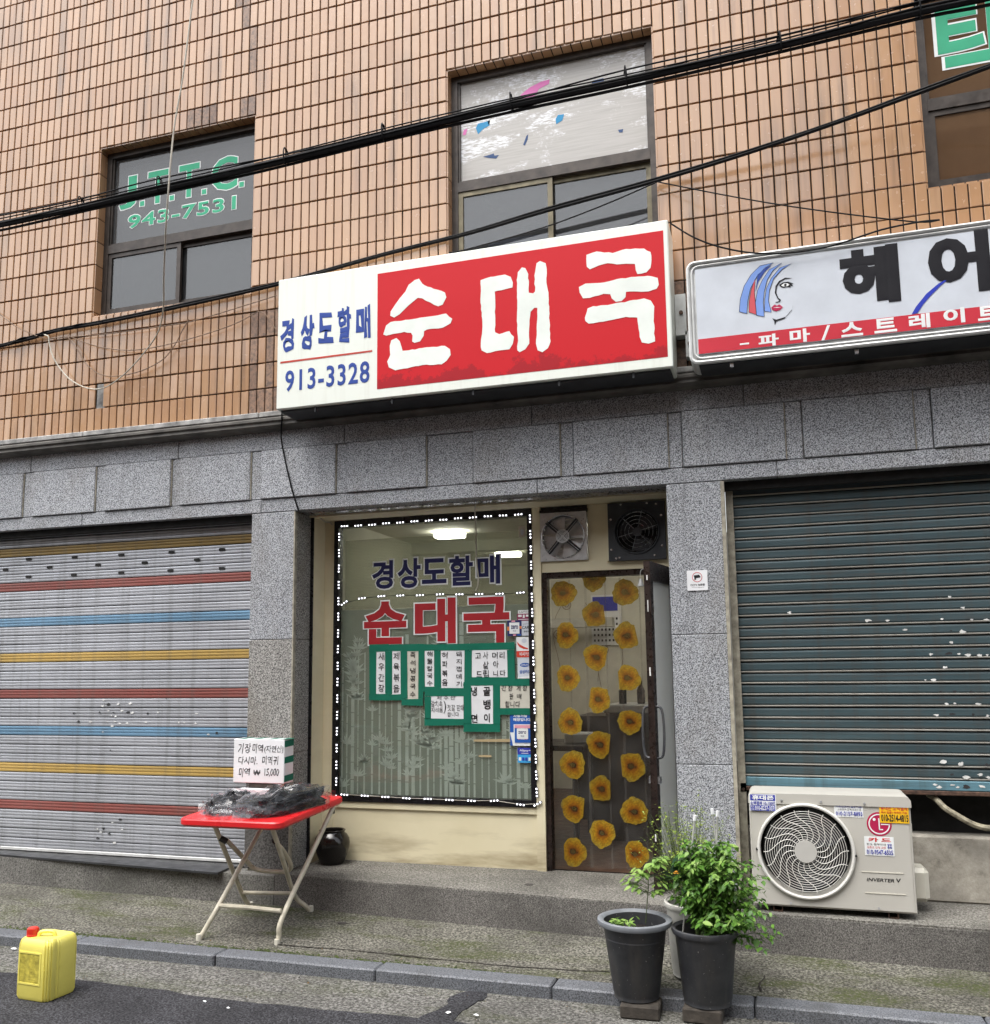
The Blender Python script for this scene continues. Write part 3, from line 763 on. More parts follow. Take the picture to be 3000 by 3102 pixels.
text(w3, '탁', 'print_white', q[0][0]-.02, q[1][0]+.02, q[1][1]-.135, q[2][1]+.015, .1105, .040, 'letter')
text(w3, '탁', 'print_green', q[0][0], q[1][0], q[1][1]-.12, q[2][1], .1095, .028, 'letter')
# coloured scraps left on the peeling film
for mat, pts in (('scrap_pink', [(-1.555,5.482),(-1.51,5.538),(-1.447,5.576),(-1.373,5.599),(-1.308,5.604),(-1.314,5.573),(-1.386,5.55),(-1.411,5.51),(-1.474,5.485),(-1.524,5.469)]),
                 ('scrap_blue', [(-1.844,5.353),(-1.828,5.383),(-1.777,5.385),(-1.739,5.391),(-1.746,5.353),(-1.79,5.336),(-1.829,5.304)]),
                 ('print_white', [(-1.758,5.394),(-1.707,5.384),(-1.689,5.361),(-1.727,5.356),(-1.752,5.361)]),
                 ('scrap_blue', [(-1.274,5.302),(-1.256,5.33),(-1.213,5.328),(-1.226,5.286),(-1.269,5.267)]),
                 ('scrap_navy', [(-1.793,5.129),(-1.729,5.136),(-1.717,5.14),(-1.71,5.122),(-1.679,5.12),(-1.698,5.098),(-1.742,5.109)]),
                 ('scrap_navy', [(-1.023,5.503),(-1.01,5.53),(-0.939,5.532),(-0.934,5.503),(-0.987,5.502)]),
                 ('scrap_pink', [(-1.942,5.32),(-1.932,5.358),(-1.906,5.359),(-1.919,5.316)]),
                 ('scrap_navy', [(-1.504,5.163),(-1.48,5.222),(-1.466,5.232),(-1.472,5.195),(-1.492,5.154)]),
                 ('scrap_navy', [(-0.851,5.141),(-0.816,5.14),(-0.822,5.117),(-0.843,5.121)])):
    m = MB(); m.prism(pts, .1105, .1118); build(m, 'film_scrap', mat, w2)
q = [(-1.772,4.526),(-1.36,4.516),(-1.361,4.457),(-1.773,4.463)]
m = MB(); m.prism(q, .15, .16); build(m, 'paper_strip', 'scrap_navy', w2)

# ---------------------------------------------------------------- roller shutters
def shutter(name_label, x0, x1, y, z0, pitch, n, mesh_fn, colour_fn, top):
    m = MB(); m.box(x0, x1, y+.012, y+.016, z0+.01, top)
    return build(m, 'roller_shutter', 'dark_void', B, label=name_label)
pL = .0686
prof = [(-.001,.0010),(-.006,.0035),(-.0075,.012),(-.0066,.0215),(-.0030,.0238),(-.0066,.0262),(-.0078,.0345),(-.0066,.043),(-.0030,.0452),(-.0066,.0476),(-.0075,.0565),(-.006,.0635),(-.001,.0655),(.005,.0655),(.005,.0010)]
SL = shutter('silver roller shutter with red, yellow and blue bands', -7.8, -3.44, .14, .305, pL, 35, None, None, 2.75)
slat_me = [mesh_of(long_slat(MB(), prof, -7.8, -3.44, s_, .0011), 'slat', 'slat_silver') for s_ in range(5)]
bands = {0: 'slat_red', 4: 'slat_yellow', 8: 'slat_blue', 12: 'slat_red', 16: 'slat_yellow', 20: 'slat_blue', 24: 'slat_red', 28: 'slat_yellow_shaded'}
band_me = {}
for k in range(-4, 31):
    mat = bands.get(k)
    if mat and mat not in band_me:
        bm_ = long_slat(MB(), prof, -7.8, -3.44, k, .0011); band_me[mat] = mesh_of(bm_, 'slat', mat)
    put(band_me[mat] if mat else slat_me[k % 5], 'slat', SL, (0, .14+rnd.uniform(-.0012, .0012), .600+k*pL), (rnd.gauss(0, .004), 0, 0))
m = MB(); m.cbox(-7.8, -3.44, .128, .146, .302, .326, .004); build(m, 'bottom_bar', 'white_metal', SL)
vm = MB(); vm.prism([(-.026+.006, 0), (.026-.006, 0), (.026, .006), (.026, .014), (.020, .020), (-.020, .020), (-.026, .014), (-.026, .006)], -.0115, -.0085)
vent_me = mesh_of(vm, 'vent_slot', 'dark_void')
for xx, zz_ in [(-5.99, 2.498), (-5.558, 2.498), (-5.119, 2.491), (-4.689, 2.488), (-4.245, 2.487), (-3.815, 2.484), (-5.78, 2.425), (-5.352, 2.425), (-4.898, 2.422), (-4.478, 2.419), (-4.023, 2.419), (-5.99, 2.36), (-5.551, 2.36), (-5.118, 2.355), (-4.684, 2.353), (-4.249, 2.35), (-3.811, 2.347)]:
    put(vent_me, 'vent_slot', SL, (xx, .139, zz_-.010))
def scraps(parent, pts, y, mats):
    """torn remains of stickers"""
    for X, Z, s_ in pts:
        n = rnd.randint(7, 11); ph = rnd.uniform(0, 6)
        poly = [(X+s_*1.4*rnd.uniform(.25, 1)*math.cos(ph+2*math.pi*k/n), Z+s_*.75*rnd.uniform(.25, 1)*math.sin(ph+2*math.pi*k/n)) for k in range(n)]
        poly = sorted(poly, key=lambda p: math.atan2(p[1]-Z, p[0]-X))
        m = MB(); m.prism(poly, y, y+.0008); build(m, 'sticker_scrap', rnd.choice(mats), parent)
q = [(-4.792,1.411),(-4.747,1.381),(-4.66,1.381),(-4.802,1.366),(-4.556,1.384),(-5.057,1.314),(-4.824,1.32),(-4.744,1.332),(-4.7,1.32),(-4.627,1.332),(-4.572,1.322),(-4.535,1.32),(-4.402,1.313),(-4.313,1.319),(-3.987,1.314),(-4.718,1.297),(-4.68,1.29),(-5.015,1.251),(-4.902,1.251),(-4.752,1.252),(-4.685,1.253),(-4.641,1.24),(-4.574,1.242),(-4.411,1.251),(-4.133,1.25),(-4.086,1.251),(-3.993,1.243),(-4.708,1.221),(-4.786,1.178),(-3.887,1.168),(-3.819,1.181),(-4.713,1.046),(-4.246,1.423)]
scraps(SL, [(a, b, rnd.uniform(.008, .017)) for a, b in q], .1285, ['paper_scrap', 'paper_scrap', 'dark_scrap'])
q = [(-4.604,0.558),(-4.668,0.534),(-4.798,0.486),(-4.744,0.49),(-4.581,0.488),(-4.766,0.463),(-4.692,0.456),(-4.791,0.419),(-4.644,0.393),(-4.731,0.32)]
scraps(SL, [(a, b, rnd.uniform(.010, .016)) for a, b in q], .1285, ['paper_scrap', 'paper_scrap', 'paper_scrap', 'dark_scrap'])
m = MB(); m.box(-7.9, -3.44, .05, .10, 2.66, 2.72); build(m, 'shutter_box', 'dark_void', SL)
# right shutter
SR = shutter('dark teal roller shutter stopped above the air conditioner', -.262, 3.1, .15, .93, .0665, 25, None, None, 2.75)
pR = .06655
teal_me = []
for s_ in range(4):
    tm = MB(); long_slat(tm, [(0, .0030), (-.008, .0035), (-.0125, .0065), (-.0125, .0100), (-.008, .0130), (-.001, .0138), (0, .0140)], -.262, 3.1, s_, .0013)
    tm.cur = 1; long_slat(tm, [(.002, .0142), (-.003, .0160), (-.0060, .022), (-.0062, .053), (-.003, .0630), (.004, .0638), (.004, .0142)], -.262, 3.1, s_, .0013)
    teal_me.append(mesh_of(tm, 'slat', ['slat_lip', 'slat_teal']))
for k in range(27):
    put(teal_me[k % 4], 'slat', SR, (0, .15+rnd.uniform(-.001, .001), .955+k*pR+.004), (rnd.gauss(0, .004), 0, 0))
m = MB(); m.cbox(-.262, 3.1, .132, .165, .905, .958, .004); build(m, 'bottom_bar', 'bar_blue', SR)
m = MB(); m.cbox(-.262, 3.1, .124, .165, .880, .904, .004); m.box(-.255, -.225, .10, .125, .875, .925); m.disc_y(-.240, .890, .094, .101, .009, 12); build(m, 'bottom_rail', 'rust', SR)
m = MB(); m.box(-.268, -.225, .10, .128, .30, 2.70); build(m, 'guide_rail', 'mortar', SR)
m = MB(); m.box(-.30, 3.1, .06, .12, 2.655, 2.705); build(m, 'shutter_box', 'dark_void', SR)
q = [(0.07,1.912),(0.495,1.853),(0.6,1.851),(0.869,1.975),(0.932,1.974),(0.997,1.911),(0.884,1.85),(0.945,1.833),(1.034,1.844),(1.11,1.84),(0.688,1.794),(0.926,1.783),(0.983,1.777),(0.922,1.718),(0.813,1.654),(0.906,1.654),(0.955,1.654),(1.001,1.645),(1.065,1.644),(1.099,1.647),(0.881,1.581),(0.776,1.511),(0.822,1.513),(0.849,1.445),(0.922,1.447),(1.005,1.444),(0.875,1.377),(0.917,1.381),(1.034,1.376),(0.821,1.316),(0.898,1.322),(1.004,1.319),(1.075,1.312)]
scraps(SR, [(a, b, rnd.uniform(.008, .019)) for a, b in q], .1435, ['paper_scrap', 'paper_scrap', 'paper_scrap', 'dark_scrap'])
q = [(0.832,1.061),(0.924,1.054),(1.052,1.049),(0.876,0.994),(0.945,0.979),(1.015,0.997),(1.054,0.982),(0.786,0.936),(0.804,0.924),(0.872,0.938),(0.9,0.927),(0.937,0.929),(1.018,0.933)]
scraps(SR, [(a, b, rnd.uniform(.010, .021)) for a, b in q], .1305, ['paper_scrap', 'paper_scrap', 'dark_scrap', 'paper_scrap'])
# low wall and dark gap under the right shutter
m = MB(); m.cbox(-.62, 3.1, .19, .33, .296, .655, .012); build(m, 'low_wall', 'low_wall', B)
m = MB(); m.box(-.27, 3.1, .32, .36, .65, .96); m.box(-.3, 3.1, .6, .64, .3, 1.0); build(m, 'dark_backing', 'dark_void', B)
m = MB(); m.box(-7.9, -3.4, .22, .26, .25, 2.75); build(m, 'dark_backing', 'dark_void', B)
m = MB(); m.box(-.27, 3.1, .20, .24, .92, 2.75); build(m, 'dark_backing', 'dark_void', B)
m = MB(); m.tube(smoothpath([(0.763,0.25,0.868),(0.787,0.16,0.857),(0.823,0.12,0.816),(0.877,0.11,0.78),(0.931,0.1,0.748),(0.98,0.1,0.727),(1.036,0.1,0.719),(1.103,0.11,0.734),(1.224,0.16,0.784),(1.367,0.3,0.831),(1.452,0.5,0.815)], 4), .016, 8)
solo(m, 'drain_hose', 'hose', 'dirty beige hose curving through the dark gap under the teal shutter', 'hose', smooth=True)

# ---------------------------------------------------------------- restaurant front
m = MB()
m.box(-1.567, -1.508, .40, .50, .300, 2.70)                 # post between window and door
m.box(-3.155, -3.052, .415, .50, .300, 2.70)                # left post
m.box(-3.06, -1.560, .425, .50, .300, .66); m.box(-3.06, -1.560, .41, .50, .655, .697)
m.box(-1.515, -.605, .415, .50, 2.243, 2.316)               # transom
m.box(-3.155, -3.135, .236, .43, .300, 2.70)                # cream side of the recess
m.box(-3.15, -.61, .20, .50, 2.69, 2.72)
m.box(-1.186, -1.042, .425, .48, 2.316, 2.69); m.box(-1.056, -1.040, .39, .43, 2.30, 2.68)
m.box(-.668, -.60, .41, .50, 2.243, 2.69)
SF = build(m, 'shop_front', 'cream_paint', B)
m = MB(); m.box(-3.157, -3.13, .226, .238, .30, 2.70); build(m, 'dark_strip', 'black_frame', SF)
m = MB(); m.box(-1.512, -1.186, .435, .47, 2.645, 2.69); m.box(-1.515, -1.18, .40, .43, 2.650, 2.664); build(m, 'dark_rail', 'black_frame', SF)
# window
X0, X1, Z0, Z1 = -3.055, -1.565, .698, 2.686; b_ = .036
m = MB(); m.box(X0, X0+b_, .40, .47, Z0, Z1); m.box(X1-b_, X1, .40, .47, Z0, Z1); m.box(X0+b_, X1-b_, .40, .47, Z0, Z0+b_+.01); m.box(X0+b_, X1-b_, .40, .47, Z1-b_-.012, Z1)
SW = build(m, 'shop_window', 'black_frame', B)
m = MB(); m.box(X0+b_, X1-b_, .440, .446, Z0+b_, Z1-b_); build(m, 'pane', 'shop_glass', SW)
ft = [(-3.009,2.043),(-1.592,2.032)]
zf = (ft[0][1]+ft[1][1])/2
m = MB(); m.box(X0+b_, X1-b_, .450, .4515, Z0+b_, zf); build(m, 'frosted_film', 'frosted_film', SW)
m = MB(); m.box(X0+b_+.03, X1-b_, .450, .4515, zf+.002, Z1-.14); build(m, 'honeycomb_film', 'honeycomb_film', SW)
# bamboo print on the film
bam = MB(); br = random.Random(21)
yB = .4487
def stalk(X, za, zb, wd):
    z = za
    while z < zb:
        h = br.uniform(.09, .15); t1 = min(zb, z+h)
        bam.add([(X-wd/2, yB, z+.003), (X+wd/2, yB, z+.003), (X+wd/2*.93, yB, t1-.003), (X-wd/2*.93, yB, t1-.003)], [(0,1,2,3)]); z = t1
def tuft(X, Z, s_):
    for k in range(7):
        a = R(12+156*(k+br.uniform(.2, .8))/7); L = s_*br.uniform(.7, 1.1); w_ = L*.105
        dx, dz = math.cos(a), math.sin(a)*.8
        px_, pz_ = -dz, dx
        bam.add([(X, yB-.0002, Z), (X+dx*L*.45+px_*w_, yB-.0002, Z+dz*L*.45+pz_*w_), (X+dx*L, yB-.0002, Z+dz*L), (X+dx*L*.45-px_*w_, yB-.0002, Z+dz*L*.45-pz_*w_)], [(0,1,2,3)])
X = X0+b_+.02
while X < X1-b_-.02:
    wd = br.choice([.009, .012, .014, .026, .032])
    zb = br.uniform(1.35, zf-.02)
    stalk(X, Z0+b_, zb, wd)
    for _ in range(br.randint(1, 3)):
        zt_ = br.uniform(Z0+.08, zb); tuft(X, zt_, br.uniform(.06, .10))
        if br.random() < .4: tuft(X+br.uniform(-.05, .05), zt_-.05, br.uniform(.06, .10)); tuft(X+br.uniform(-.05, .05), zt_+.05, .07)
    X += br.uniform(.036, .062)
bam.v = [(min(max(x, X0+b_+.003), X1-b_-.003), y, min(max(z, Z0+b_+.012), zf)) for x, y, z in bam.v]
build(bam, 'bamboo_print', 'bamboo_print', SW, kind='stuff', calc=False)
# lettering on the pane
yl = .4385
def wtext(body, mat, pts, bold, outl, ob):
    x0, x1, z0, z1 = rect_pts(pts)
    text(SW, body, outl, x0-.010, x1+.010, z0-.010, z1+.010, yl, bold+ob, 'letter'); text(SW, body, mat, x0, x1, z0, z1, yl-.001, bold, 'letter')
for ch, p in (('경', [(-2.77,2.364),(-2.605,2.357),(-2.686,2.385),(-2.685,2.18)]), ('상', [(-2.572,2.355),(-2.395,2.356),(-2.488,2.391),(-2.488,2.179)]), ('도', [(-2.385,2.286),(-2.2,2.282),(-2.293,2.381),(-2.294,2.203)]),
              ('할', [(-2.179,2.285),(-2.004,2.286),(-2.092,2.391),(-2.094,2.181)]), ('매', [(-1.977,2.285),(-1.807,2.286),(-1.891,2.385),(-1.894,2.184)])):
    wtext(ch, 'letter_navy', p, .032, 'print_white', .022)
for ch, p in (('순', [(-2.831,1.945),(-2.503,1.945),(-2.67,2.09),(-2.669,1.786)]), ('대', [(-2.439,1.96),(-2.133,1.96),(-2.285,2.101),(-2.286,1.782)]), ('국', [(-2.076,1.984),(-1.745,1.982),(-1.908,2.095),(-1.911,1.777)])):
    wtext(ch, 'letter_red', p, .040, 'print_white', .018)
# paper notices with green tape
def notice(kind_name, paper, tape, label, lines, y, ink='ink', bold=.006, pmat='paper', wob=1., cat='notice'):
    px0, px1, pz0, pz1 = paper
    t_ = thing(kind_name, ((px0+px1)/2, y, pz0), label, cat, 'handwritten notices taped to the restaurant window')
    m = MB(); ps = []
    n = 6
    m.add([(px0+(px1-px0)*i/n, y+(-.0008 if i % 2 else 0), z) for z in (pz0, pz1) for i in range(n+1)], [(i, i+1, n+2+i, n+1+i) for i in range(n)])
    build(m, 'paper', pmat, t_, True)
    if tape:
        tx0, tx1, tz0, tz1 = tape; m = MB()
        jig = lambda: rnd.uniform(-.003, .003)
        for a, b, c_, d in ((tx0, tx1, pz1-.006, tz1), (tx0, tx1, tz0, pz0+.006), (tx0, px0+.006, pz0+.006, pz1-.006), (px1-.006, tx1, pz0+.006, pz1-.006)):
            if b-a > .004 and d-c_ > .004:
                m.prism([(a+jig(), c_+jig()), (b+jig(), c_+jig()), (b+jig(), d+jig()), (a+jig(), d+jig())], y-.0022, y-.0014)
        if m.v: build(m, 'tape', 'tape_green', t_)
    for body, mat, (x0, x1, z0, z1) in lines:
        text(t_, body, mat, x0, x1, z0, z1, y-.0028, bold, 'handwriting' if wob else 'lettering', wob=wob)
    return t_
def fr(pts): return rect_pts(pts)
def col(body, x0, x1, za, zb, mat='ink'):
    """one column of hangul, a character per line"""
    n = len(body); h = (za-zb)/n; out = []
    for i, ch in enumerate(body):
        if ch == ' ': continue
        out.append((ch, mat, (x0, x1, za-(i+.82)*h, za-(i+.12)*h)))
    return out
def P_(a): return fr(a)
pp = {1: [(-2.737,1.742),(-2.655,1.74),(-2.735,1.433),(-2.654,1.433)], 2: [(-2.613,1.742),(-2.539,1.741),(-2.612,1.429),(-2.538,1.429)], 3: [(-2.498,1.74),(-2.405,1.738),(-2.497,1.398),(-2.405,1.398)],
      4: [(-2.366,1.74),(-2.287,1.739),(-2.367,1.48),(-2.288,1.479)], 5: [(-2.247,1.739),(-2.063,1.736),(-2.248,1.473),(-2.065,1.472)], 6: [(-2.022,1.736),(-1.754,1.731),(-2.023,1.543),(-1.757,1.541)],
      7: [(-2.321,1.426),(-2.066,1.425),(-2.322,1.262),(-2.068,1.263)], 8: [(-2.024,1.499),(-1.86,1.498),(-2.026,1.229),(-1.863,1.23)], 9: [(-1.825,1.494),(-1.598,1.492),(-1.827,1.332),(-1.601,1.332)]}
tt = {1: [(-2.784,1.785),(-2.633,1.782),(-2.781,1.392),(-2.632,1.392)], 2: [(-2.638,1.782),(-2.529,1.78),(-2.637,1.392),(-2.528,1.392)], 3: [(-2.538,1.782),(-2.374,1.779),(-2.537,1.357),(-2.375,1.357)],
      4: [(-2.379,1.779),(-2.264,1.777),(-2.38,1.45),(-2.266,1.45)], 5: [(-2.269,1.778),(-2.034,1.774),(-2.271,1.435),(-2.037,1.434)], 6: [(-2.042,1.779),(-1.71,1.772),(-2.045,1.5),(-1.714,1.497)],
      7: [(-2.362,1.462),(-2.039,1.46),(-2.362,1.222),(-2.041,1.224)], 8: [(-2.075,1.518),(-1.816,1.516),(-2.078,1.181),(-1.82,1.184)], 9: [(-1.849,1.533),(-1.591,1.53),(-1.852,1.297),(-1.595,1.297)]}
pp = {k: P_(v) for k, v in pp.items()}; tt = {k: P_(v) for k, v in tt.items()}
def colin(k, body, a=.22, b=.80, top=.02, bot=.02):
    x0, x1, z0, z1 = pp[k]; w_ = x1-x0; h = z1-z0
    return col(body, x0+w_*a, x0+w_*b, z1-h*top, z0+h*bot)
def rel(k, body, u0, u1, v0, v1, mat='ink'):
    x0, x1, z0, z1 = pp[k]; return (body, mat, (x0+(x1-x0)*u0, x0+(x1-x0)*u1, z0+(z1-z0)*v0, z0+(z1-z0)*v1))
notice('paper_notice', pp[1], tt[1], 'leftmost narrow white notice reading 새우간장 in green tape', colin(1, '새우간장', .3, .82), .4330)
notice('paper_notice', pp[2], tt[2], 'narrow white notice reading 제육볶음, second from the left', colin(2, '제육볶음', .2, .8), .4326)
notice('paper_notice', pp[3], tt[3], 'narrow beige notice reading 즉석냉콩국수', colin(3, '즉석냉콩국수', .3, .72), .4322, pmat='paper_cream')
notice('paper_notice', pp[4], tt[4], 'short narrow white notice reading 해물칼국수', colin(4, '해물칼국수', .28, .8), .4318)
notice('paper_notice', pp[5], tt[5], 'white notice with two columns reading 허파볶음 and 돼지껍데기', colin(5, '허파볶음', .08, .30, .03, .04)+colin(5, '돼지껍데기', .64, .86, .03, .02), .4314)
notice('paper_notice', pp[6], tt[6], 'wide white notice reading 고사 머리 삶아 드립니다', [rel(6, '고', .12, .28, .70, .88), rel(6, '사', .33, .47, .66, .92), rel(6, '머', .58, .72, .66, .90), rel(6, '리', .77, .90, .66, .90), rel(6, '삶', .33, .48, .32, .58), rel(6, '아', .60, .74, .36, .60), rel(6, '드', .15, .30, .04, .24), rel(6, '립', .33, .48, .04, .28), rel(6, '니', .60, .72, .06, .26), rel(6, '다', .78, .92, .06, .28)], .4310)
notice('paper_notice', pp[7], tt[7], 'white notice with thin handwriting about 제주산 fish under the two-column notice', [rel(7, '제 주 산', .20, .72, .82, 1.0), rel(7, '갈치속', .03, .36, .52, .78), rel(7, '자리돔', .03, .37, .30, .50), rel(7, ')', .39, .46, .26, .78), rel(7, '젓갈 판매', .50, .97, .36, .62), rel(7, '합니다', .50, .82, .12, .32)], .4306, bold=.0)
notice('paper_notice', pp[8], tt[8], 'white notice with bold printed letters reading 냉면 and 골뱅이', [rel(8, '냉', .03, .28, .72, .94), rel(8, '면', .03, .29, .05, .26), rel(8, '골', .55, .86, .72, .94), rel(8, '뱅', .55, .86, .38, .62), rel(8, '이', .57, .82, .06, .28)], .4302, bold=.022, wob=0)
notice('paper_notice', pp[9], tt[9], 'beige notice reading 간장게장 판매합니다 at the right of the window', [rel(9, '간 장', .10, .44, .76, .98), rel(9, '게 장', .56, .88, .76, .98), rel(9, '판', .34, .46, .42, .66), rel(9, '매', .57, .70, .42, .64), rel(9, '합니다', .20, .66, .08, .34)], .4298, bold=.002, pmat='paper_cream')
# card stickers
def sticker(label, pts, y, base, items, cat='sticker', group='card and payment stickers on the restaurant window'):
    x0, x1, z0, z1 = rect_pts(pts)
    t_ = thing('sticker', ((x0+x1)/2, y, z0), label, cat, group)
    m = MB(); m.box(x0, x1, y, y+.0006, z0, z1); build(m, 'backing', base, t_)
    W_, H_ = x1-x0, z1-z0
    for k, it in enumerate(items):
        yy = y-.0006-.0004*k
        if it[0] == 'box':
            _, mat, u0, u1, v0, v1 = it; m = MB(); m.box(x0+W_*u0, x0+W_*u1, yy, yy+.0003, z0+H_*v0, z0+H_*v1); build(m, 'printed_area', mat, t_)
        elif it[0] == 'poly':
            _, mat, ps = it; m = MB(); m.prism([(x0+W_*u, z0+H_*v) for u, v in ps], yy, yy+.0003); build(m, 'printed_area', mat, t_)
        elif it[0] == 'oval':
            _, mat, u, v, a, b = it; m = MB(); m.prism([(x0+W_*(u+a*math.cos(2*math.pi*i/24)), z0+H_*(v+b*math.sin(2*math.pi*i/24)+.25*a*b*math.cos(2*math.pi*i/24))) for i in range(24)], yy, yy+.0003); build(m, 'printed_area', mat, t_)
        else:
            _, body, mat, u0, u1, v0, v1, bold = it; text(t_, body, mat, x0+W_*u0, x0+W_*u1, z0+H_*v0, z0+H_*v1, yy, bold)
    return t_
sticker('maroon card sticker topmost at the right edge of the window', [(-1.687,1.972),(-1.592,1.969),(-1.688,1.926),(-1.593,1.924)], .4295, 'card_maroon', [('box', 'print_white', .08, .34, .55, .85), ('box', 'print_white', .42, .56, .4, .85), ('box', 'print_white', .64, .94, .55, .85), ('box', 'print_white', .08, .92, .16, .24)])
sticker('white LG card sticker with grey letters above the maroon one', [(-1.68,1.996),(-1.594,1.994),(-1.68,1.973),(-1.595,1.971)], .4297, 'print_white', [('txt', 'LG카드', 'ink', .1, .85, .2, .9, .01)])
sticker('dark square payment sticker reading zero with pink and blue border', [(-1.757,1.928),(-1.657,1.925),(-1.758,1.825),(-1.658,1.823)], .4291, 'card_navy', [('box', 'card_pink', .3, .55, .9, 1), ('box', 'card_orange', 0, .14, .35, .6), ('box', 'card_orange', .86, 1, .45, .62), ('box', 'card_pink', .4, .6, 0, .1), ('box', 'card_blue', .7, .95, 0, .1), ('box', 'print_white', .15, .85, .14, .86), ('txt', 'zero', 'card_navy', .26, .76, .44, .68, .03), ('txt', '제로', 'card_navy', .38, .62, .28, .36, .01)])
sticker('pale sticker reading CARD at the right edge of the window', [(-1.655,1.923),(-1.583,1.921),(-1.657,1.824),(-1.584,1.823)], .4296, 'panel_grey', [('txt', 'CARD', 'ink', .05, .92, .45, .66, .015), ('txt', '롯데카드', 'ink', .2, .8, .22, .34, .005), ('txt', 'L O T T E', 'ink', .15, .85, .74, .82, .0)])
sticker('white sticker with a red swoosh and red band reading 비씨카드', [(-1.694,1.815),(-1.586,1.813),(-1.696,1.678),(-1.589,1.676)], .4293, 'print_white', [('box', 'card_red', 0, 1, .02, .32), ('txt', '비씨카드', 'print_white', .2, .9, .08, .26, .02), ('poly', 'card_red', [(.05, .78), (.18, .66), (.5, .52), (.75, .45), (.72, .40), (.45, .42), (.2, .52), (.08, .64)]), ('oval', 'panel_grey', .5, .82, .16, .11)])
sticker('pale blue card sticker with a dark blue oval reading 삼성카드', [(-1.687,1.674),(-1.587,1.673),(-1.689,1.537),(-1.589,1.537)], .4294, 'panel_grey', [('oval', 'card_blue', .5, .66, .34, .10), ('txt', 'SAMSUNG', 'print_white', .24, .76, .62, .70, .02), ('txt', '삼성카드', 'card_blue', .12, .86, .24, .42, .02), ('poly', 'print_white', [(0, .06), (1, .14), (1, 0), (0, 0)])])
sticker('tall blue sticker reading 매장입니다 with a checked zero emblem', [(-1.746,1.3),(-1.588,1.3),(-1.749,1.093),(-1.592,1.095)], .4313, 'card_blue', [('poly', 'print_white', [(.0, .42), (.12, 0), (.96, 0), (1, .42)]), ('txt', '사용가능', 'print_white', .15, .75, .90, .99, .03), ('txt', '매장입니다', 'print_white', .15, .90, .78, .88, .03), ('box', 'print_white', .16, .92, .08, .68), ('box', 'card_blue', .2, .34, .1, .66), ('box', 'card_pink', .34, .46, .1, .66), ('box', 'card_pink', .62, .72, .1, .66), ('box', 'card_blue', .74, .88, .1, .66), ('box', 'card_blue', .2, .88, .1, .2), ('box', 'card_pink', .2, .88, .56, .66), ('box', 'print_white', .3, .78, .22, .55), ('txt', 'zero', 'card_navy', .36, .7, .38, .47, .02), ('txt', '제로', 'card_navy', .46, .62, .28, .34, .0)])
sticker('lowest small blue sticker reading Alipay at the right of the window', [(-1.696,1.078),(-1.599,1.08),(-1.698,0.983),(-1.601,0.984)], .4294, 'card_sky', [('box', 'ad_blue', 0, 1, .55, 1), ('txt', 'Alipay+', 'print_white', .14, .9, .72, .9, .02), ('box', 'print_white', .25, .75, .62, .65), ('box', 'print_white', .08, .24, .14, .36), ('box', 'ad_blue', .31, .46, .14, .36), ('box', 'ad_blue', .53, .68, .14, .36), ('box', 'print_white', .76, .92, .14, .36)])
for lab, q in (('long strip of brown tape across the bamboo film', [(-2.009,1.13),(-1.753,1.137),(-1.753,1.116),(-2.009,1.116)]), ('short strip of brown tape low on the bamboo film', [(-1.974,1.027),(-1.885,1.029),(-1.885,1.014),(-1.974,1.014)])):
    m = MB(); m.prism(q, .4380, .4388); solo(m, 'tape_strip', 'tape_brown', lab, 'tape')
# small paper slip hanging in the top right corner
m = MB(); q = [(-1.669,2.575),(-1.62,2.576),(-1.622,2.495),(-1.67,2.494)]; m.prism(q, .4370, .4378)
t_ = solo(m, 'paper_charm', 'paper_cream', 'small beige paper charm hanging in the top right corner of the window', 'charm')
x0, x1, z0, z1 = rect_pts(q); m = MB(); cx_, cz_ = (x0+x1)/2, (z0+z1)/2; m.prism([(cx_+.012*math.cos(2*math.pi*i/14), cz_+.020*math.sin(2*math.pi*i/14)*(1.2 if i > 7 else .9)) for i in range(14)], .4360, .4366); build(m, 'drawing', 'panel_grey', t_)

# ---------------------------------------------------------------- LED strings
bulb = MB()
for k, (r_, y_) in enumerate(((.0062, 0), (.0055, -.003), (.003, -.005))): pass
bulb.lathe(0, 0, [(.0001, -.0052), (.0038, -.0038), (.0054, 0), (.0038, .0038), (.0001, .0052)], 8)
bulb_me = mesh_of(bulb, 'bulb', 'led', True)
plate = MB(); plate.cbox(-.033, .033, -.003, .003, -.008, .008, .002); plate_me = mesh_of(plate, 'led_module', 'led_plate')
def led_string(label, pts, y, wire='cable_black', skip=0):
    """pts: (x, z, angle) of the modules"""
    t_ = thing('led_string', (pts[0][0], y, pts[0][1]), label, 'light string', 'LED strings round the restaurant window')
    m = MB(); m.tube([(p[0], y+.001, p[1]) for p in pts], .0022, 5); build(m, 'wire', wire, t_)
    for X, Z, a in pts:
        md = put(plate_me, 'led_module', t_, (X, y, Z), (0, -a, 0))
        for k in (-1, 0, 1):
            bo = bpy.data.objects.new('bulb', bulb_me); COL.objects.link(bo); bo.parent = md; ORG[bo] = ORG[t_]
            bo.location = (k*.0225, -.006, 0)
def line(a, b, n):
    ang = math.atan2(b[1]-a[1], b[0]-a[0])
    return [(a[0]+(b[0]-a[0])*i/(n-1), a[1]+(b[1]-a[1])*i/(n-1)+rnd.uniform(-.003, .003), ang+rnd.uniform(-.04, .04)) for i in range(n)]
q = [(-2.966,2.641),(-1.656,2.649)]
led_string('LED string along the top edge of the restaurant window', line(q[0], q[1], 13), .390)
q = [(-3.007,2.564),(-3.011,0.716)]
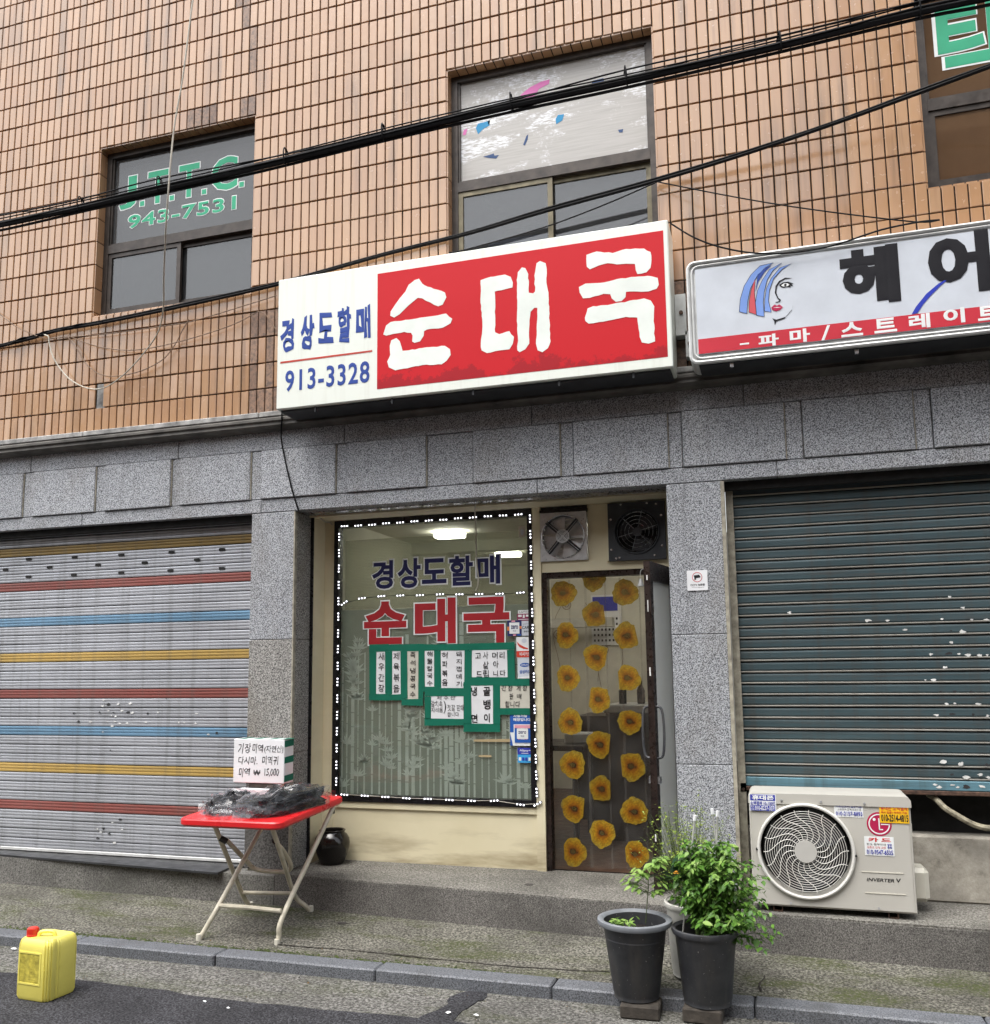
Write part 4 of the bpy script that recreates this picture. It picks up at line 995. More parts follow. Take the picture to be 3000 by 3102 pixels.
led_string('LED string down the left edge of the restaurant window', line(q[0], q[1], 17), .390)
q = [(-1.574,2.612),(-1.56,0.8)]
led_string('LED string down the right edge of the restaurant window', line(q[0], q[1], 18), .390)
q = [(-2.946,0.745),(-2.011,0.73)]
led_string('LED string on the sill of the restaurant window', line(q[0], q[1], 7)+[(q[1][0]+.16, q[1][1]+.008, .1), (q[1][0]+.34, q[1][1]-.012, -.1), (q[1][0]+.455, q[1][1]-.004, .5)], .388, 'wire_white')
qq = [(-2.985,2.088),(-2.845,2.118),(-2.692,2.128),(-2.546,2.127),(-2.397,2.124),(-2.246,2.125),(-2.102,2.12),(-1.957,2.116),(-1.81,2.113),(-1.662,2.115)]
led_string('LED string drooping across the middle of the restaurant window', [(a, b, [.55, .1, .05, .02, .03, .03, 0, 0, .01, .06][i]) for i, (a, b) in enumerate(qq)], .4345)

# ---------------------------------------------------------------- exhaust fans
t_ = thing('exhaust_fan', (-1.35, .40, 2.316), 'silver square exhaust fan with a ringed hub over the door', 'exhaust fan')
m = MB(); m.hole_plate(-1.510, -1.190, 2.318, 2.642, -1.350, 2.480, .148, .40, .46); m.box(-1.510, -1.190, .398, .404, 2.637, 2.645); m.box(-1.510, -1.190, .396, .404, 2.316, 2.323)
build(m, 'housing', 'bright_steel', t_)
m = MB(); m.ring_y(-1.350, 2.480, .396, .146, .004, 48, 6); build(m, 'rim', 'steel', t_, True)
for k in range(4):
    a = R(45+90*k+4); m = MB(); c_, s_ = math.cos(a), math.sin(a)
    m.tube([(-1.35+.042*c_-.006*s_, .388, 2.48+.042*s_+.006*c_), (-1.35+.150*c_-.004*s_, .392, 2.48+.150*s_+.004*c_)], .007, 6)
    m.tube([(-1.35+.042*c_+.010*s_, .388, 2.48+.042*s_-.010*c_), (-1.35+.150*c_+.010*s_, .392, 2.48+.150*s_-.010*c_)], .004, 6)
    build(m, 'support_arm', 'fan_grey', t_, True)
m = MB(); m.disc_y(-1.35, 2.48, .386, .392, .042); build(m, 'motor', 'fan_grey', t_)
m = MB()
for r_ in (.010, .019, .028, .037, .044): m.ring_y(-1.35, 2.48, .382, r_, .0030, 32, 5)
for k in range(4):
    a = R(45+90*k); m.tube([(-1.35, .382, 2.48), (-1.35+.044*math.cos(a), .382, 2.48+.044*math.sin(a))], .003, 5)
build(m, 'hub_guard', 'paper', t_, True)
for k in range(4):
    m = MB(); pts_ = []
    for i in range(5):
        a = R(90*k+18*i-5)
        for r_ in (.04, .142): pts_.append((-1.35+r_*math.cos(a), .432+.004*i, 2.48+r_*math.sin(a)))
    m.add(pts_, [(2*i, 2*i+1, 2*i+3, 2*i+2) for i in range(4)]); build(m, 'blade', 'bright_steel', t_, True)
m = MB()
for k in range(9): m.box(-1.50, -1.2, .462, .466, 2.34+k*.033, 2.34+k*.033+.030)
build(m, 'back_louvre', 'bright_steel', t_)
t_ = thing('exhaust_fan', (-.855, .38, 2.295), 'dark grimy square exhaust fan with three blades beside the silver one', 'exhaust fan')
m = MB(); m.hole_plate(-1.040, -.667, 2.296, 2.678, -.852, 2.484, .142, .375, .47); build(m, 'housing', 'fan_grey', t_)
m = MB(); m.ring_y(-.852, 2.484, .372, .146, .006, 48, 6); build(m, 'rim', 'fan_grey', t_, True)
m = MB(); m.box(-1.03, -.67, .47, .475, 2.3, 2.67); build(m, 'back_plate', 'dark_void', t_)
for k in range(3):
    m = MB(); pts_ = []
    for i in range(7):
        a = R(120*k+10+13*i)
        for r_ in (.03, .085, .132*(1-.10*abs(i-3)/3)): pts_.append((-.852+r_*math.cos(a), .425+.005*i, 2.484+r_*math.sin(a)))
    fs = []
    for i in range(6):
        for j in range(2): fs.append((3*i+j, 3*i+j+1, 3*i+j+4, 3*i+j+3))
    m.add(pts_, fs); build(m, 'blade', 'pot_grey', t_, True)
m = MB(); m.disc_y(-.852, 2.484, .395, .43, .030); m.disc_y(-.852, 2.484, .388, .396, .012); build(m, 'hub', 'pot_grey', t_)
m = MB()
for r_ in (.055, .08, .105, .13): m.ring_y(-.852, 2.484, .385, r_, .0013, 40, 4)
for k in range(6):
    a = R(60*k+15); m.tube([(-.852+.03*math.cos(a), .385, 2.484+.03*math.sin(a)), (-.852+.142*math.cos(a), .38, 2.484+.142*math.sin(a))], .0016, 4)
build(m, 'wire_guard', 'steel', t_)
bolt = MB(); bolt.disc_y(0, 0, -.006, 0, .007, 10); bolt_me = mesh_of(bolt, 'bolt', 'steel')
for X, Z in ((-1.02, 2.57), (-1.02, 2.37), (-.69, 2.58), (-.69, 2.38), (-.97, 2.315), (-.74, 2.32), (-.95, 2.665), (-.78, 2.665), (-.72, 2.655), (-.99, 2.31)):
    put(bolt_me, 'bolt', t_, (X, .374, Z))
# ---------------------------------------------------------------- doorway, door leaf and curtain
m = MB(); m.box(-1.506, -1.474, .42, .50, .30, 2.243); m.box(-1.474, -.61, .43, .50, 2.205, 2.243); m.box(-.64, -.605, .42, .50, .30, 2.243)
build(m, 'door_frame', 'door_frame', B)
DL = MB()
h0, h1 = Vector((-.648, .425)), Vector((-.738, -.045)); dr = (h1-h0).normalized(); nn = Vector((dr.y, -dr.x))
def dbox(mb, s0, s1, t0, t1, z0, z1):
    """box in the plane of the open door: s along the leaf, t across it"""
    c_ = [h0+dr*s+nn*t for s, t in ((s0,t0),(s1,t0),(s1,t1),(s0,t1))]
    mb.prism([(p.x, p.y) for p in c_], z0, z1, 'z')
Ld = (h1-h0).length
dbox(DL, 0, .05, -.02, .02, .315, 2.235); dbox(DL, Ld-.05, Ld, -.02, .02, .315, 2.235)
dbox(DL, .05, Ld-.05, -.018, .018, 2.12, 2.235); dbox(DL, .05, Ld-.05, -.018, .018, .315, .47)
leaf = build(DL, 'door', 'door_frame', B, label='dark framed door leaf standing open, with frosted glass')
m = MB(); dbox(m, .05, Ld-.05, -.004, .004, .47, 2.12); build(m, 'door_glass', 'door_glass', leaf)
m = MB()
hp = [(Ld-.03, z) for z in (1.36, 1.36, 1.20, 1.05, 1.05)]
side = -1 if (nn.x < 0) else 1
def dpt(s, t, z): p = h0+dr*s+nn*t; return (p.x, p.y, z)
for sd_ in (1, -1):
    m.tube(smoothpath([dpt(Ld-.025, sd_*.02, 1.37), dpt(Ld-.025, sd_*.055, 1.35), dpt(Ld-.025, sd_*.065, 1.22), dpt(Ld-.025, sd_*.055, 1.09), dpt(Ld-.025, sd_*.02, 1.07)], 4), .008, 6)
build(m, 'handle', 'pot_grey', leaf, True)
m = MB(); dbox(m, Ld-.045, Ld-.01, -.034, .034, .925, .965); build(m, 'lock', 'steel', leaf)
m = MB(); dbox(m, Ld-.012, Ld+.0015, -.004, .004, .60, .64); dbox(m, Ld-.012, Ld+.0015, -.004, .004, 1.55, 1.60); dbox(m, Ld-.012, Ld+.0015, -.003, .003, 1.93, 2.0); dbox(m, Ld-.012, Ld+.0015, -.004, .004, 2.12, 2.15); build(m, 'worn_paint', 'paper_scrap', leaf)
m = MB(); m.tube(smoothpath([(-0.812,0.4,2.239),(-0.834,0.4,2.232),(-0.841,0.4,2.207),(-0.84,0.4,2.184)], 3), .003, 5)
m.lathe([(-0.839,2.17)][0][0], .40, [(.002, 2.175), (.010, 2.172), (.014, 2.150), (.022, 2.128), (.021, 2.124), (.0005, 2.124)], 14)
solo(m, 'door_bell', 'white_metal', 'small white bell hanging from a hook in the doorway', 'bell', smooth=True)
CU = thing('strip_curtain', (-1.07, .52, 2.2), 'clear plastic strip curtain printed with orange poppies in the doorway', 'curtain')
strips = []
xs = [-1.465, -1.345, -1.235, -1.10, -1.00, -.87, -.755]
for k in range(6):
    a, b = xs[k]-.004, xs[k+1]+.008; y = .515+(k % 2)*.014
    m = MB(); vs = []; fs = []; nx, nz = 6, 26; ph = rnd.uniform(0, 6)
    for j in range(nz+1):
        for i in range(nx+1):
            vs.append((a+(b-a)*i/nx, y+.006*math.sin(3.0*i/nx+ph)+.004*math.sin(j*.5+ph+i*.4)+rnd.uniform(-.0008, .0008), 2.20-(2.20-.312)*j/nz))
    for j in range(nz):
        for i in range(nx): p = j*(nx+1)+i; fs.append((p, p+1, p+nx+2, p+nx+1))
    m.add(vs, fs); strips.append((a, b, y, build(m, 'strip', 'pvc', CU, True)))
fl = MB(); fr_ = random.Random(5); n = 44
rad_ = [.086*(1+.035*math.sin(4*2*math.pi*i/n+1)+.03*math.sin(7*2*math.pi*i/n)+fr_.uniform(-.035, .035)) for i in range(n)]
fl.add([(rad_[i]*math.cos(2*math.pi*i/n), -.0004*(i % 2), rad_[i]*math.sin(2*math.pi*i/n)) for i in range(n)]+[(0, -.002, 0)], [(i, (i+1) % n, n) for i in range(n)])
fl_me = []
for v_ in range(5):
    fl = MB(); k1, k2 = fr_.randint(3, 5), fr_.randint(6, 9); p1, p2 = fr_.uniform(0, 6), fr_.uniform(0, 6)
    rad_ = [.084*(1+.06*math.sin(k1*2*math.pi*i/n+p1)+.04*math.sin(k2*2*math.pi*i/n+p2)+fr_.uniform(-.03, .03)) for i in range(n)]
    cut = fr_.choice((None, -.062, .066)) if v_ else None
    P2 = [(rad_[i]*math.cos(2*math.pi*i/n), rad_[i]*math.sin(2*math.pi*i/n)) for i in range(n)]
    if cut and cut < 0: P2 = [(max(a, cut), b) for a, b in P2]
    elif cut: P2 = [(min(a, cut), b) for a, b in P2]
    fl.add([(a, -.0004*(i % 2), b) for i, (a, b) in enumerate(P2)]+[(0, -.002, 0)], [(i, (i+1) % n, n) for i in range(n)])
    fl_me.append(mesh_of(fl, 'flower_print', 'flower_print'))
for X, Z in [(-1.38,2.105),(-1.368,1.822),(-1.361,1.535),(-1.352,1.247),(-1.345,0.968),(-1.342,0.687),(-1.349,0.41),(-1.168,2.2),(-1.166,1.958),(-1.164,1.674),(-1.159,1.392),(-1.157,1.105),(-1.154,0.821),(-1.156,0.535),(-0.96,2.095),(-0.957,1.812),(-0.959,1.531),(-0.953,1.249),(-0.953,0.962),(-0.945,0.682),(-0.945,0.414)]:
    best = min(strips, key=lambda s: abs((s[0]+s[1])/2-X))
    put(rnd.choice(fl_me), 'flower_print', best[3], (X, best[2]-.014, Z), (0, rnd.choice((0, math.pi))+rnd.uniform(-.25, .25), 0), (rnd.uniform(.93, 1.08), 1, rnd.uniform(.93, 1.08)))
# ---------------------------------------------------------------- inside of the restaurant
m = MB(); x0, x1, y0, y1, z0, z1 = -3.3, -.4, .56, 4.6, .285, 2.80
m.add([(x0,y0,z0),(x1,y0,z0),(x1,y1,z0),(x0,y1,z0)], [(0,1,2,3)])
m.cur = 1; m.add([(x0,y0,z0),(x0,y1,z0),(x0,y1,z1),(x0,y0,z1)], [(0,1,2,3)]); m.add([(x1,y0,z0),(x1,y1,z0),(x1,y1,z1),(x1,y0,z1)], [(0,1,2,3)]); m.add([(x0,y1,z0),(x1,y1,z0),(x1,y1,z1),(x0,y1,z1)], [(0,1,2,3)]); m.add([(x0,y0,z1),(x1,y0,z1),(x1,y1,z1),(x0,y1,z1)], [(0,1,2,3)])
RM = build(m, 'dining_room', ['floor_brown', 'wallpaper'], B, calc=False)
for X, Y in ((-2.69, 1.85), (-2.05, 2.7), (-1.0, 2.0), (-2.59, 3.3), (-1.1, 3.6)):
    m = MB(); m.cbox(X-.13, X+.13, Y-.06, Y+.06, 2.74, 2.79, .01); build(m, 'ceiling_lamp', 'lamp_panel', RM)
m = MB(); m.box(-3.3, -1.4, 2.45, 2.6, 2.70, 2.8); m.box(-3.3, -1.7, 4.2, 4.35, 2.05, 2.15); build(m, 'beam', 'room_wall', RM)
t_ = thing('serving_counter', (-1.1, 1.9, .285), 'dark counter with a steel edge seen through the curtain', 'counter')
m = MB(); m.box(-1.32, -.45, 1.65, 2.25, .285, 1.25); build(m, 'cabinet', 'counter_dark', t_)
m = MB(); m.cbox(-1.34, -.42, 1.62, 2.28, 1.252, 1.315, .008); build(m, 'worktop', 'bright_steel', t_)
t_ = thing('dining_table', (-1.9, 1.7, .285), 'dark dining table behind the curtain at its left', 'table')
m = MB(); m.cbox(-2.2, -1.45, 1.35, 2.05, .98, 1.02, .008); build(m, 'tabletop', 'counter_dark', t_)
for X in (-2.12, -1.53):
    for Y in (1.43, 1.97):
        m = MB(); m.box(X-.02, X+.02, Y-.02, Y+.02, .285, .98); build(m, 'leg', 'counter_dark', t_)
m = MB(); m.box(-1.78, -1.36, 2.6, 3.3, .285, 1.18); solo(m, 'fridge', 'counter_dark', 'dark cabinet at the back of the dining room', 'cabinet')
t_ = thing('wall_calendar', (-1.80, 4.58, 1.75), 'white wall calendar seen through the curtain', 'calendar')
m = MB(); m.box(-2.00, -1.66, 4.57, 4.59, 1.86, 2.42); build(m, 'sheet', 'paper', t_)
m = MB(); m.box(-1.98, -1.70, 4.562, 4.569, 2.24, 2.40); build(m, 'picture', 'ad_blue', t_)
m = MB()
for i in range(7):
    for j in range(5): m.box(-1.975+i*.042, -1.955+i*.042, 4.566, 4.569, 1.90+j*.06, 1.925+j*.06)
build(m, 'date_marks', 'ink', t_, kind='stuff')
m = MB(); m.cbox(-1.64, -1.44, 1.55, 1.75, 1.021, 1.10, .01); solo(m, 'food_box', 'paper', 'white plastic box on the dark table behind the curtain', 'box')
m = MB(); m.cbox(-.80, -.50, 1.8, 2.05, 1.316, 1.44, .015); solo(m, 'kitchen_appliance', 'steel', 'low steel appliance on the counter behind the curtain', 'appliance')
for k, X in enumerate((-1.22, -1.08, -.93)):
    m = MB(); m.lathe(X, 1.85+.04*k, [(.001, 1.316), (.03, 1.316), (.032, 1.42), (.014, 1.46), (.014, 1.50), (.001, 1.502)], 14)
    solo(m, 'bottle', 'rust' if k % 2 else 'jar_glaze', 'bottle on the counter behind the curtain, '+('leftmost', 'middle', 'rightmost')[k]+' of three', 'bottle', 'bottles on the counter', smooth=True)
# wallpaper motif: thin stems and round flowers
m = MB()
wr = random.Random(3)
for k in range(7):
    X = wr.uniform(-2.4, -.5); Z = wr.uniform(1.3, 1.6); pts_ = [(X+.16*math.sin(i*.5+k)*i/8, 4.592, Z+i*.11) for i in range(9)]
    m.tube(pts_, .0028, 3)
    for j in (4, 7): m.ring_y(pts_[j][0]+.06, pts_[j][2], 4.592, .05, .004, 14, 3); m.ring_y(pts_[j][0]+.06, pts_[j][2], 4.592, .022, .004, 10, 3)
build(m, 'wall_drawing', 'wire_brown', RM, kind='stuff')
# building across the street (seen only as reflection and shade)
OB = thing('opposite_building', (0, -12, 0), 'plain brown house across the street, behind the viewer', 'building')
m = MB(); m.box(-18, 2.2, -16, -12.0, 0, 8.6); m.box(2.2, 12, -17, -12.0, 0, 17); m.box(12, 22, -16, -12, 0, 8.6); build(m, 'wall', 'opposite_tile', OB)
for z in (10.6, 13.4, 15.6):
    m = MB(); m.box(2.3, 11.9, -12.02, -11.95, z, z+.9); build(m, 'window', 'counter_dark', OB)
for i in range(9):
    for j in range(2):
        m = MB(); m.box(-14.6+i*3.4, -12.7+i*3.4, -12.02, -11.96, 1.0+j*2.9, 2.6+j*2.9); build(m, 'window', 'counter_dark', OB)

# ---------------------------------------------------------------- signboards
YS = -.32
S1 = thing('shop_sign', (-1.82, YS, 3.333), 'large white and red restaurant signboard reading 순대국 over the entrance', 'signboard')
sx0, sx1, sz0, sz1 = -3.124, -.508, 3.333, 4.241
m = MB(); m.cbox(sx0, sx1, YS, -.06, sz0, sz1, .006); build(m, 'sign_box', 'sign_white', S1)
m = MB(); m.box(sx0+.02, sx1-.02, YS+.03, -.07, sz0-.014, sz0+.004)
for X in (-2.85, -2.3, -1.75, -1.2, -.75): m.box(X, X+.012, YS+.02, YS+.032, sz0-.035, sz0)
build(m, 'bottom_rail', 'fan_grey', S1)  # dark grey paints the shade on the sign's underside
m = MB(); m.box(-2.389, -.536, YS-.0012, YS, 3.396, 4.176); build(m, 'red_panel', 'sign_red', S1)
YL = YS-.003
def brush(pts, mat='letter_white'):
    """one brush stroke of a letter with slightly ragged outline"""
    out = []
    for i, p in enumerate(pts):
        q_ = pts[(i+1) % len(pts)]
        d = math.hypot(q_[0]-p[0], q_[1]-p[1]); n = max(1, int(d/.022))
        for j in range(n):
            t_ = j/n; a = rnd.uniform(-.0028, .0028) if n > 1 and j else 0
            out.append((p[0]+(q_[0]-p[0])*t_+a, p[1]+(q_[1]-p[1])*t_+a))
    m = MB(); m.prism(out, YL, YL+.0012); return m
for strokes in (
 ([(-2.097,4.1),(-2.074,4.063),(-1.996,4.017),(-1.919,3.981),(-1.91,3.949),(-1.935,3.903),(-1.966,3.896),(-2.019,3.929),(-2.074,3.964),(-2.105,3.972),(-2.168,3.931),(-2.231,3.879),(-2.27,3.861),(-2.297,3.877),(-2.294,3.906),(-2.263,3.947),(-2.231,3.986),(-2.191,4.026),(-2.168,4.069),(-2.128,4.094)],
  [(-2.346,3.757),(-2.326,3.815),(-2.294,3.834),(-2.168,3.833),(-2.043,3.836),(-1.912,3.841),(-1.871,3.801),(-1.882,3.773),(-1.935,3.75),(-2.043,3.752),(-2.062,3.744),(-2.065,3.714),(-2.09,3.679),(-2.129,3.674),(-2.144,3.686),(-2.141,3.723),(-2.152,3.744),(-2.199,3.756),(-2.294,3.75),(-2.325,3.746)],
  [(-2.289,3.711),(-2.254,3.722),(-2.23,3.697),(-2.211,3.631),(-2.168,3.629),(-2.074,3.633),(-1.921,3.629),(-1.887,3.603),(-1.883,3.565),(-1.909,3.531),(-1.944,3.51),(-2.074,3.521),(-2.199,3.512),(-2.261,3.507),(-2.306,3.532),(-2.317,3.571),(-2.296,3.614),(-2.3,3.675)]),
 ([(-1.68,4.029),(-1.616,4.042),(-1.52,4.043),(-1.483,4.023),(-1.469,3.984),(-1.472,3.952),(-1.492,3.95),(-1.588,3.942),(-1.585,3.882),(-1.589,3.809),(-1.588,3.676),(-1.562,3.661),(-1.496,3.672),(-1.467,3.632),(-1.475,3.589),(-1.497,3.556),(-1.563,3.556),(-1.644,3.549),(-1.678,3.57),(-1.683,3.615),(-1.672,3.702),(-1.675,3.791),(-1.682,3.88)],
  [(-1.444,3.995),(-1.436,4.046),(-1.409,4.074),(-1.387,4.065),(-1.369,4.025),(-1.368,3.903),(-1.34,3.895),(-1.328,3.905),(-1.33,4.008),(-1.315,4.086),(-1.293,4.098),(-1.257,4.078),(-1.251,4.04),(-1.255,3.953),(-1.243,3.864),(-1.24,3.704),(-1.236,3.575),(-1.253,3.534),(-1.289,3.512),(-1.318,3.527),(-1.328,3.572),(-1.322,3.672),(-1.315,3.798),(-1.334,3.801),(-1.359,3.778),(-1.369,3.678),(-1.371,3.577),(-1.396,3.544),(-1.432,3.529),(-1.447,3.543),(-1.442,3.629),(-1.446,3.76),(-1.442,3.862)]),
 ([(-1.001,4.093),(-0.938,4.105),(-0.842,4.08),(-0.76,4.093),(-0.652,4.079),(-0.615,4.052),(-0.611,4.002),(-0.618,3.953),(-0.643,3.929),(-0.697,3.925),(-0.706,3.952),(-0.709,3.991),(-0.817,4.004),(-0.872,4.02),(-0.927,4.014),(-0.983,3.998),(-1.001,4.017)],
  [(-1.053,3.895),(-1.013,3.911),(-0.902,3.902),(-0.82,3.912),(-0.711,3.91),(-0.618,3.901),(-0.578,3.884),(-0.573,3.841),(-0.587,3.818),(-0.634,3.808),(-0.768,3.824),(-0.772,3.792),(-0.797,3.771),(-0.831,3.771),(-0.855,3.796),(-0.863,3.823),(-0.904,3.831),(-0.988,3.817),(-1.029,3.82),(-1.049,3.859)],
  [(-1.021,3.697),(-1.003,3.752),(-0.968,3.762),(-0.879,3.757),(-0.797,3.762),(-0.662,3.769),(-0.623,3.75),(-0.604,3.712),(-0.611,3.623),(-0.607,3.497),(-0.645,3.488),(-0.684,3.5),(-0.696,3.536),(-0.706,3.656),(-0.773,3.669),(-0.854,3.661),(-0.937,3.658),(-0.999,3.656),(-1.019,3.676)])):
    mb = MB()
    for s_ in strokes:
        o_ = brush(s_); mb.add(o_.v, o_.f)
    build(mb, 'letter', 'letter_white', S1, calc=True)
for ch, p in (('경', [(-3.098,3.851),(-2.998,3.846),(-3.055,3.955),(-3.05,3.722)]), ('상', [(-2.951,3.848),(-2.846,3.843),(-2.902,3.965),(-2.898,3.721)]), ('도', [(-2.818,3.855),(-2.706,3.848),(-2.767,3.959),(-2.764,3.748)]),
              ('할', [(-2.673,3.86),(-2.575,3.855),(-2.627,3.981),(-2.624,3.739)]), ('매', [(-2.539,3.858),(-2.438,3.852),(-2.488,3.972),(-2.486,3.743)])):
    x0, x1, z0, z1 = rect_pts(p); text(S1, ch, 'letter_blue', x0, x1, z0, z1, YS-.0015, .036, 'letter', wob=1.1)
q = [(-3.097,3.661),(-2.424,3.662),(-2.424,3.65),(-3.097,3.648)]
m = MB(); m.prism(q, YS-.0014, YS-.0004); build(m, 'red_line', 'line_red', S1)
q = [(-3.058,3.444),(-2.442,3.443),(-3.061,3.594),(-2.443,3.593)]
text(S1, '913-3328', 'letter_blue', q[0][0], q[1][0], (q[0][1]+q[1][1])/2+.003, (q[2][1]+q[3][1])/2, YS-.0015, .020, space=1.12)
m = MB(); m.box(-.506, -.44, -.10, -.02, 3.60, 3.86); m.box(-.45, -.40, -.10, -.02, 3.46, 3.62); build(m, 'bracket', 'white_metal', S1)
m = MB()
for X, Z in ((-.47, 3.74), (-.425, 3.54)): m.disc_y(X, Z, -.112, -.10, .012, 10)
build(m, 'bracket_bolt', 'rust', S1)

S2 = thing('shop_sign', (.7, YS, 3.32), 'grey-white hair salon signboard with a woman\'s face and a red band', 'signboard')
ax, bx_, az_, bz_ = -.412, 2.9, 3.335, 3.955
def rrect(x0, x1, z0, z1, r, n=6):
    out = []
    for cx_, cz_, a0 in ((x1-r, z1-r, 0), (x0+r, z1-r, 90), (x0+r, z0+r, 180), (x1-r, z0+r, 270)):
        out += [(cx_+r*math.cos(R(a0+90*i/n)), cz_+r*math.sin(R(a0+90*i/n))) for i in range(n+1)]
    return out
m = MB(); m.prism(rrect(ax, bx_, az_, bz_, .05), YS+.015, -.06); build(m, 'sign_box', 'white_metal', S2)
m = MB()
for d, r_ in ((.0, .011), (.022, .007)):
    m.tube([(p[0], YS+.008, p[1]) for p in rrect(ax+d+.008, bx_-d-.008, az_+d+.008, bz_-d-.008, .042)], r_, 6, True)
build(m, 'frame', 'white_metal', S2, True)
m = MB(); m.box(ax+.05, bx_-.05, YS+.004, YS+.014, az_+.055, bz_-.05); build(m, 'panel', 'panel_grey', S2)
for X in (-.19, .48, 1.2):
    m = MB(); m.box(X, X+.02, YS+.03, YS+.05, az_-.03, az_+.005); build(m, 'bottom_bracket', 'steel', S2)
m = MB(); m.box(ax+.05, bx_-.05, YS+.03, -.07, az_-.006, az_+.004); build(m, 'shade_plate', 'fan_grey', S2)  # added plate, its dark grey standing in for shade under the sign
yb = YS+.0025
q = [(-0.363,3.47),(1.158,3.491),(1.148,3.358),(-0.366,3.376)]
bandz0, bandz1 = az_+.057, (q[0][1]+q[1][1])/2
m = MB(); m.box(ax+.052, bx_-.052, yb, yb+.001, bandz0, bandz1); build(m, 'red_band', 'band_red', S2)
for ch, p in (('헤', [(0.428,3.769),(0.73,3.734),(0.553,3.898),(0.609,3.566),(0.719,3.899),(0.724,3.565)]), ('어', [(0.875,3.812),(1.177,3.785),(1.125,3.909),(1.133,3.565)])):
    x0, x1, z0, z1 = rect_pts(p); text(S2, ch, 'letter_black', x0, x1, z0, z1, yb-.0006, .052, 'letter')
for ch, p in (('-', [(-0.129,3.428),(-0.078,3.428),(-0.103,3.434),(-0.104,3.417)]), ('파', [(-0.027,3.436),(0.084,3.432),(0.027,3.463),(0.023,3.392)]), ('마', [(0.143,3.43),(0.251,3.427),(0.196,3.472),(0.192,3.394)]), ('/', [(0.309,3.43),(0.359,3.433),(0.334,3.475),(0.311,3.391)]),
              ('스', [(0.414,3.437),(0.526,3.432),(0.47,3.477),(0.465,3.395)]), ('트', [(0.584,3.445),(0.698,3.44),(0.644,3.477),(0.638,3.396)]), ('레', [(0.759,3.442),(0.864,3.438),(0.814,3.479),(0.808,3.398)]), ('이', [(0.93,3.449),(1.034,3.445),(0.985,3.489),(0.979,3.404)]), ('트', [(1.095,3.447),(1.203,3.447),(1.152,3.48),(1.146,3.401)])):
    x0, x1, z0, z1 = rect_pts(p)
    if ch == '-': z0, z1 = z0, z0+.010
    text(S2, ch, 'print_white', x0, x1, z0, z1, yb-.0006, .035 if ch not in '-/' else .01, 'letter')
def emblem(mat, pts, k=0):
    m = MB(); m.prism(pts, yb-.0008-.0003*k, yb-.0002-.0003*k); return build(m, 'emblem', mat, S2)
def grow(pts, d):
    cx_ = sum(p[0] for p in pts)/len(pts); cz_ = sum(p[1] for p in pts)/len(pts); out = []
    n = len(pts)
    for i in range(n):
        a, b, c_ = pts[i-1], pts[i], pts[(i+1) % n]
        tx_, tz_ = c_[0]-a[0], c_[1]-a[1]; L = math.hypot(tx_, tz_) or 1
        nx_, nz_ = tz_/L, -tx_/L
        if (b[0]-cx_)*nx_+(b[1]-cz_)*nz_ < 0 and False: nx_, nz_ = -nx_, -nz_
        out.append((b[0]+nx_*d, b[1]+nz_*d))
    return out
def area(p): return sum(p[i-1][0]*p[i][1]-p[i][0]*p[i-1][1] for i in range(len(p)))/2
for mat, pts in (('hair_blue', [(-0.122,3.617),(-0.113,3.691),(-0.088,3.766),(-0.047,3.828),(0.004,3.873),(0.076,3.881),(0.027,3.857),(-0.018,3.813),(-0.057,3.746),(-0.075,3.675),(-0.083,3.6)]),
                 ('hair_red', [(-0.069,3.607),(-0.066,3.663),(-0.051,3.734),(-0.027,3.806),(-0.036,3.722),(-0.032,3.588)]),
                 ('hair_blue', [(-0.028,3.583),(-0.031,3.659),(-0.016,3.729),(0.014,3.788),(0.055,3.844),(0.123,3.872),(0.072,3.837),(0.037,3.784),(0.017,3.714),(0.009,3.653),(0.011,3.57)]),
                 ('hair_blue', [(0.016,3.602),(0.021,3.672),(0.033,3.733),(0.062,3.791),(0.112,3.846),(0.171,3.86),(0.121,3.837),(0.073,3.788),(0.046,3.721),(0.038,3.659),(0.05,3.591)])):
    emblem('letter_black', grow(pts, .003 if area(pts) > 0 else -.003)); emblem(mat, pts, 1)
emblem('letter_blue', [(-0.013,3.823),(0.036,3.858),(0.066,3.869),(0.026,3.833),(-0.01,3.781),(-0.029,3.721)], 1)
emblem('swoosh_blue', [(0.775,3.481),(0.799,3.521),(0.855,3.587),(0.919,3.637),(0.985,3.667),(0.926,3.621),(0.876,3.574),(0.836,3.53),(0.805,3.485)])
emblem('logo_red', [(0.053,3.618),(0.071,3.633),(0.084,3.625),(0.097,3.63),(0.116,3.612),(0.099,3.597),(0.076,3.592),(0.057,3.604)])
emblem('print_white', [(0.061,3.616),(0.083,3.616),(0.108,3.612),(0.083,3.612)], 1)
emblem('letter_black', [(0.174,3.638),(0.162,3.591),(0.127,3.553),(0.076,3.543),(0.055,3.554),(0.064,3.536),(0.067,3.511),(0.076,3.533),(0.12,3.543),(0.161,3.586)])
emblem('letter_black', [(0.076,3.701),(0.082,3.742),(0.102,3.769),(0.137,3.784),(0.174,3.775),(0.137,3.776),(0.108,3.762),(0.089,3.735),(0.084,3.7),(0.094,3.67),(0.106,3.658),(0.105,3.648),(0.085,3.641),(0.074,3.646),(0.087,3.647),(0.098,3.653),(0.088,3.668)])
emblem('letter_black', [(0.101,3.746),(0.122,3.758),(0.15,3.758),(0.18,3.743),(0.168,3.741),(0.177,3.727),(0.161,3.735),(0.164,3.723),(0.148,3.727),(0.12,3.727),(0.108,3.735)])
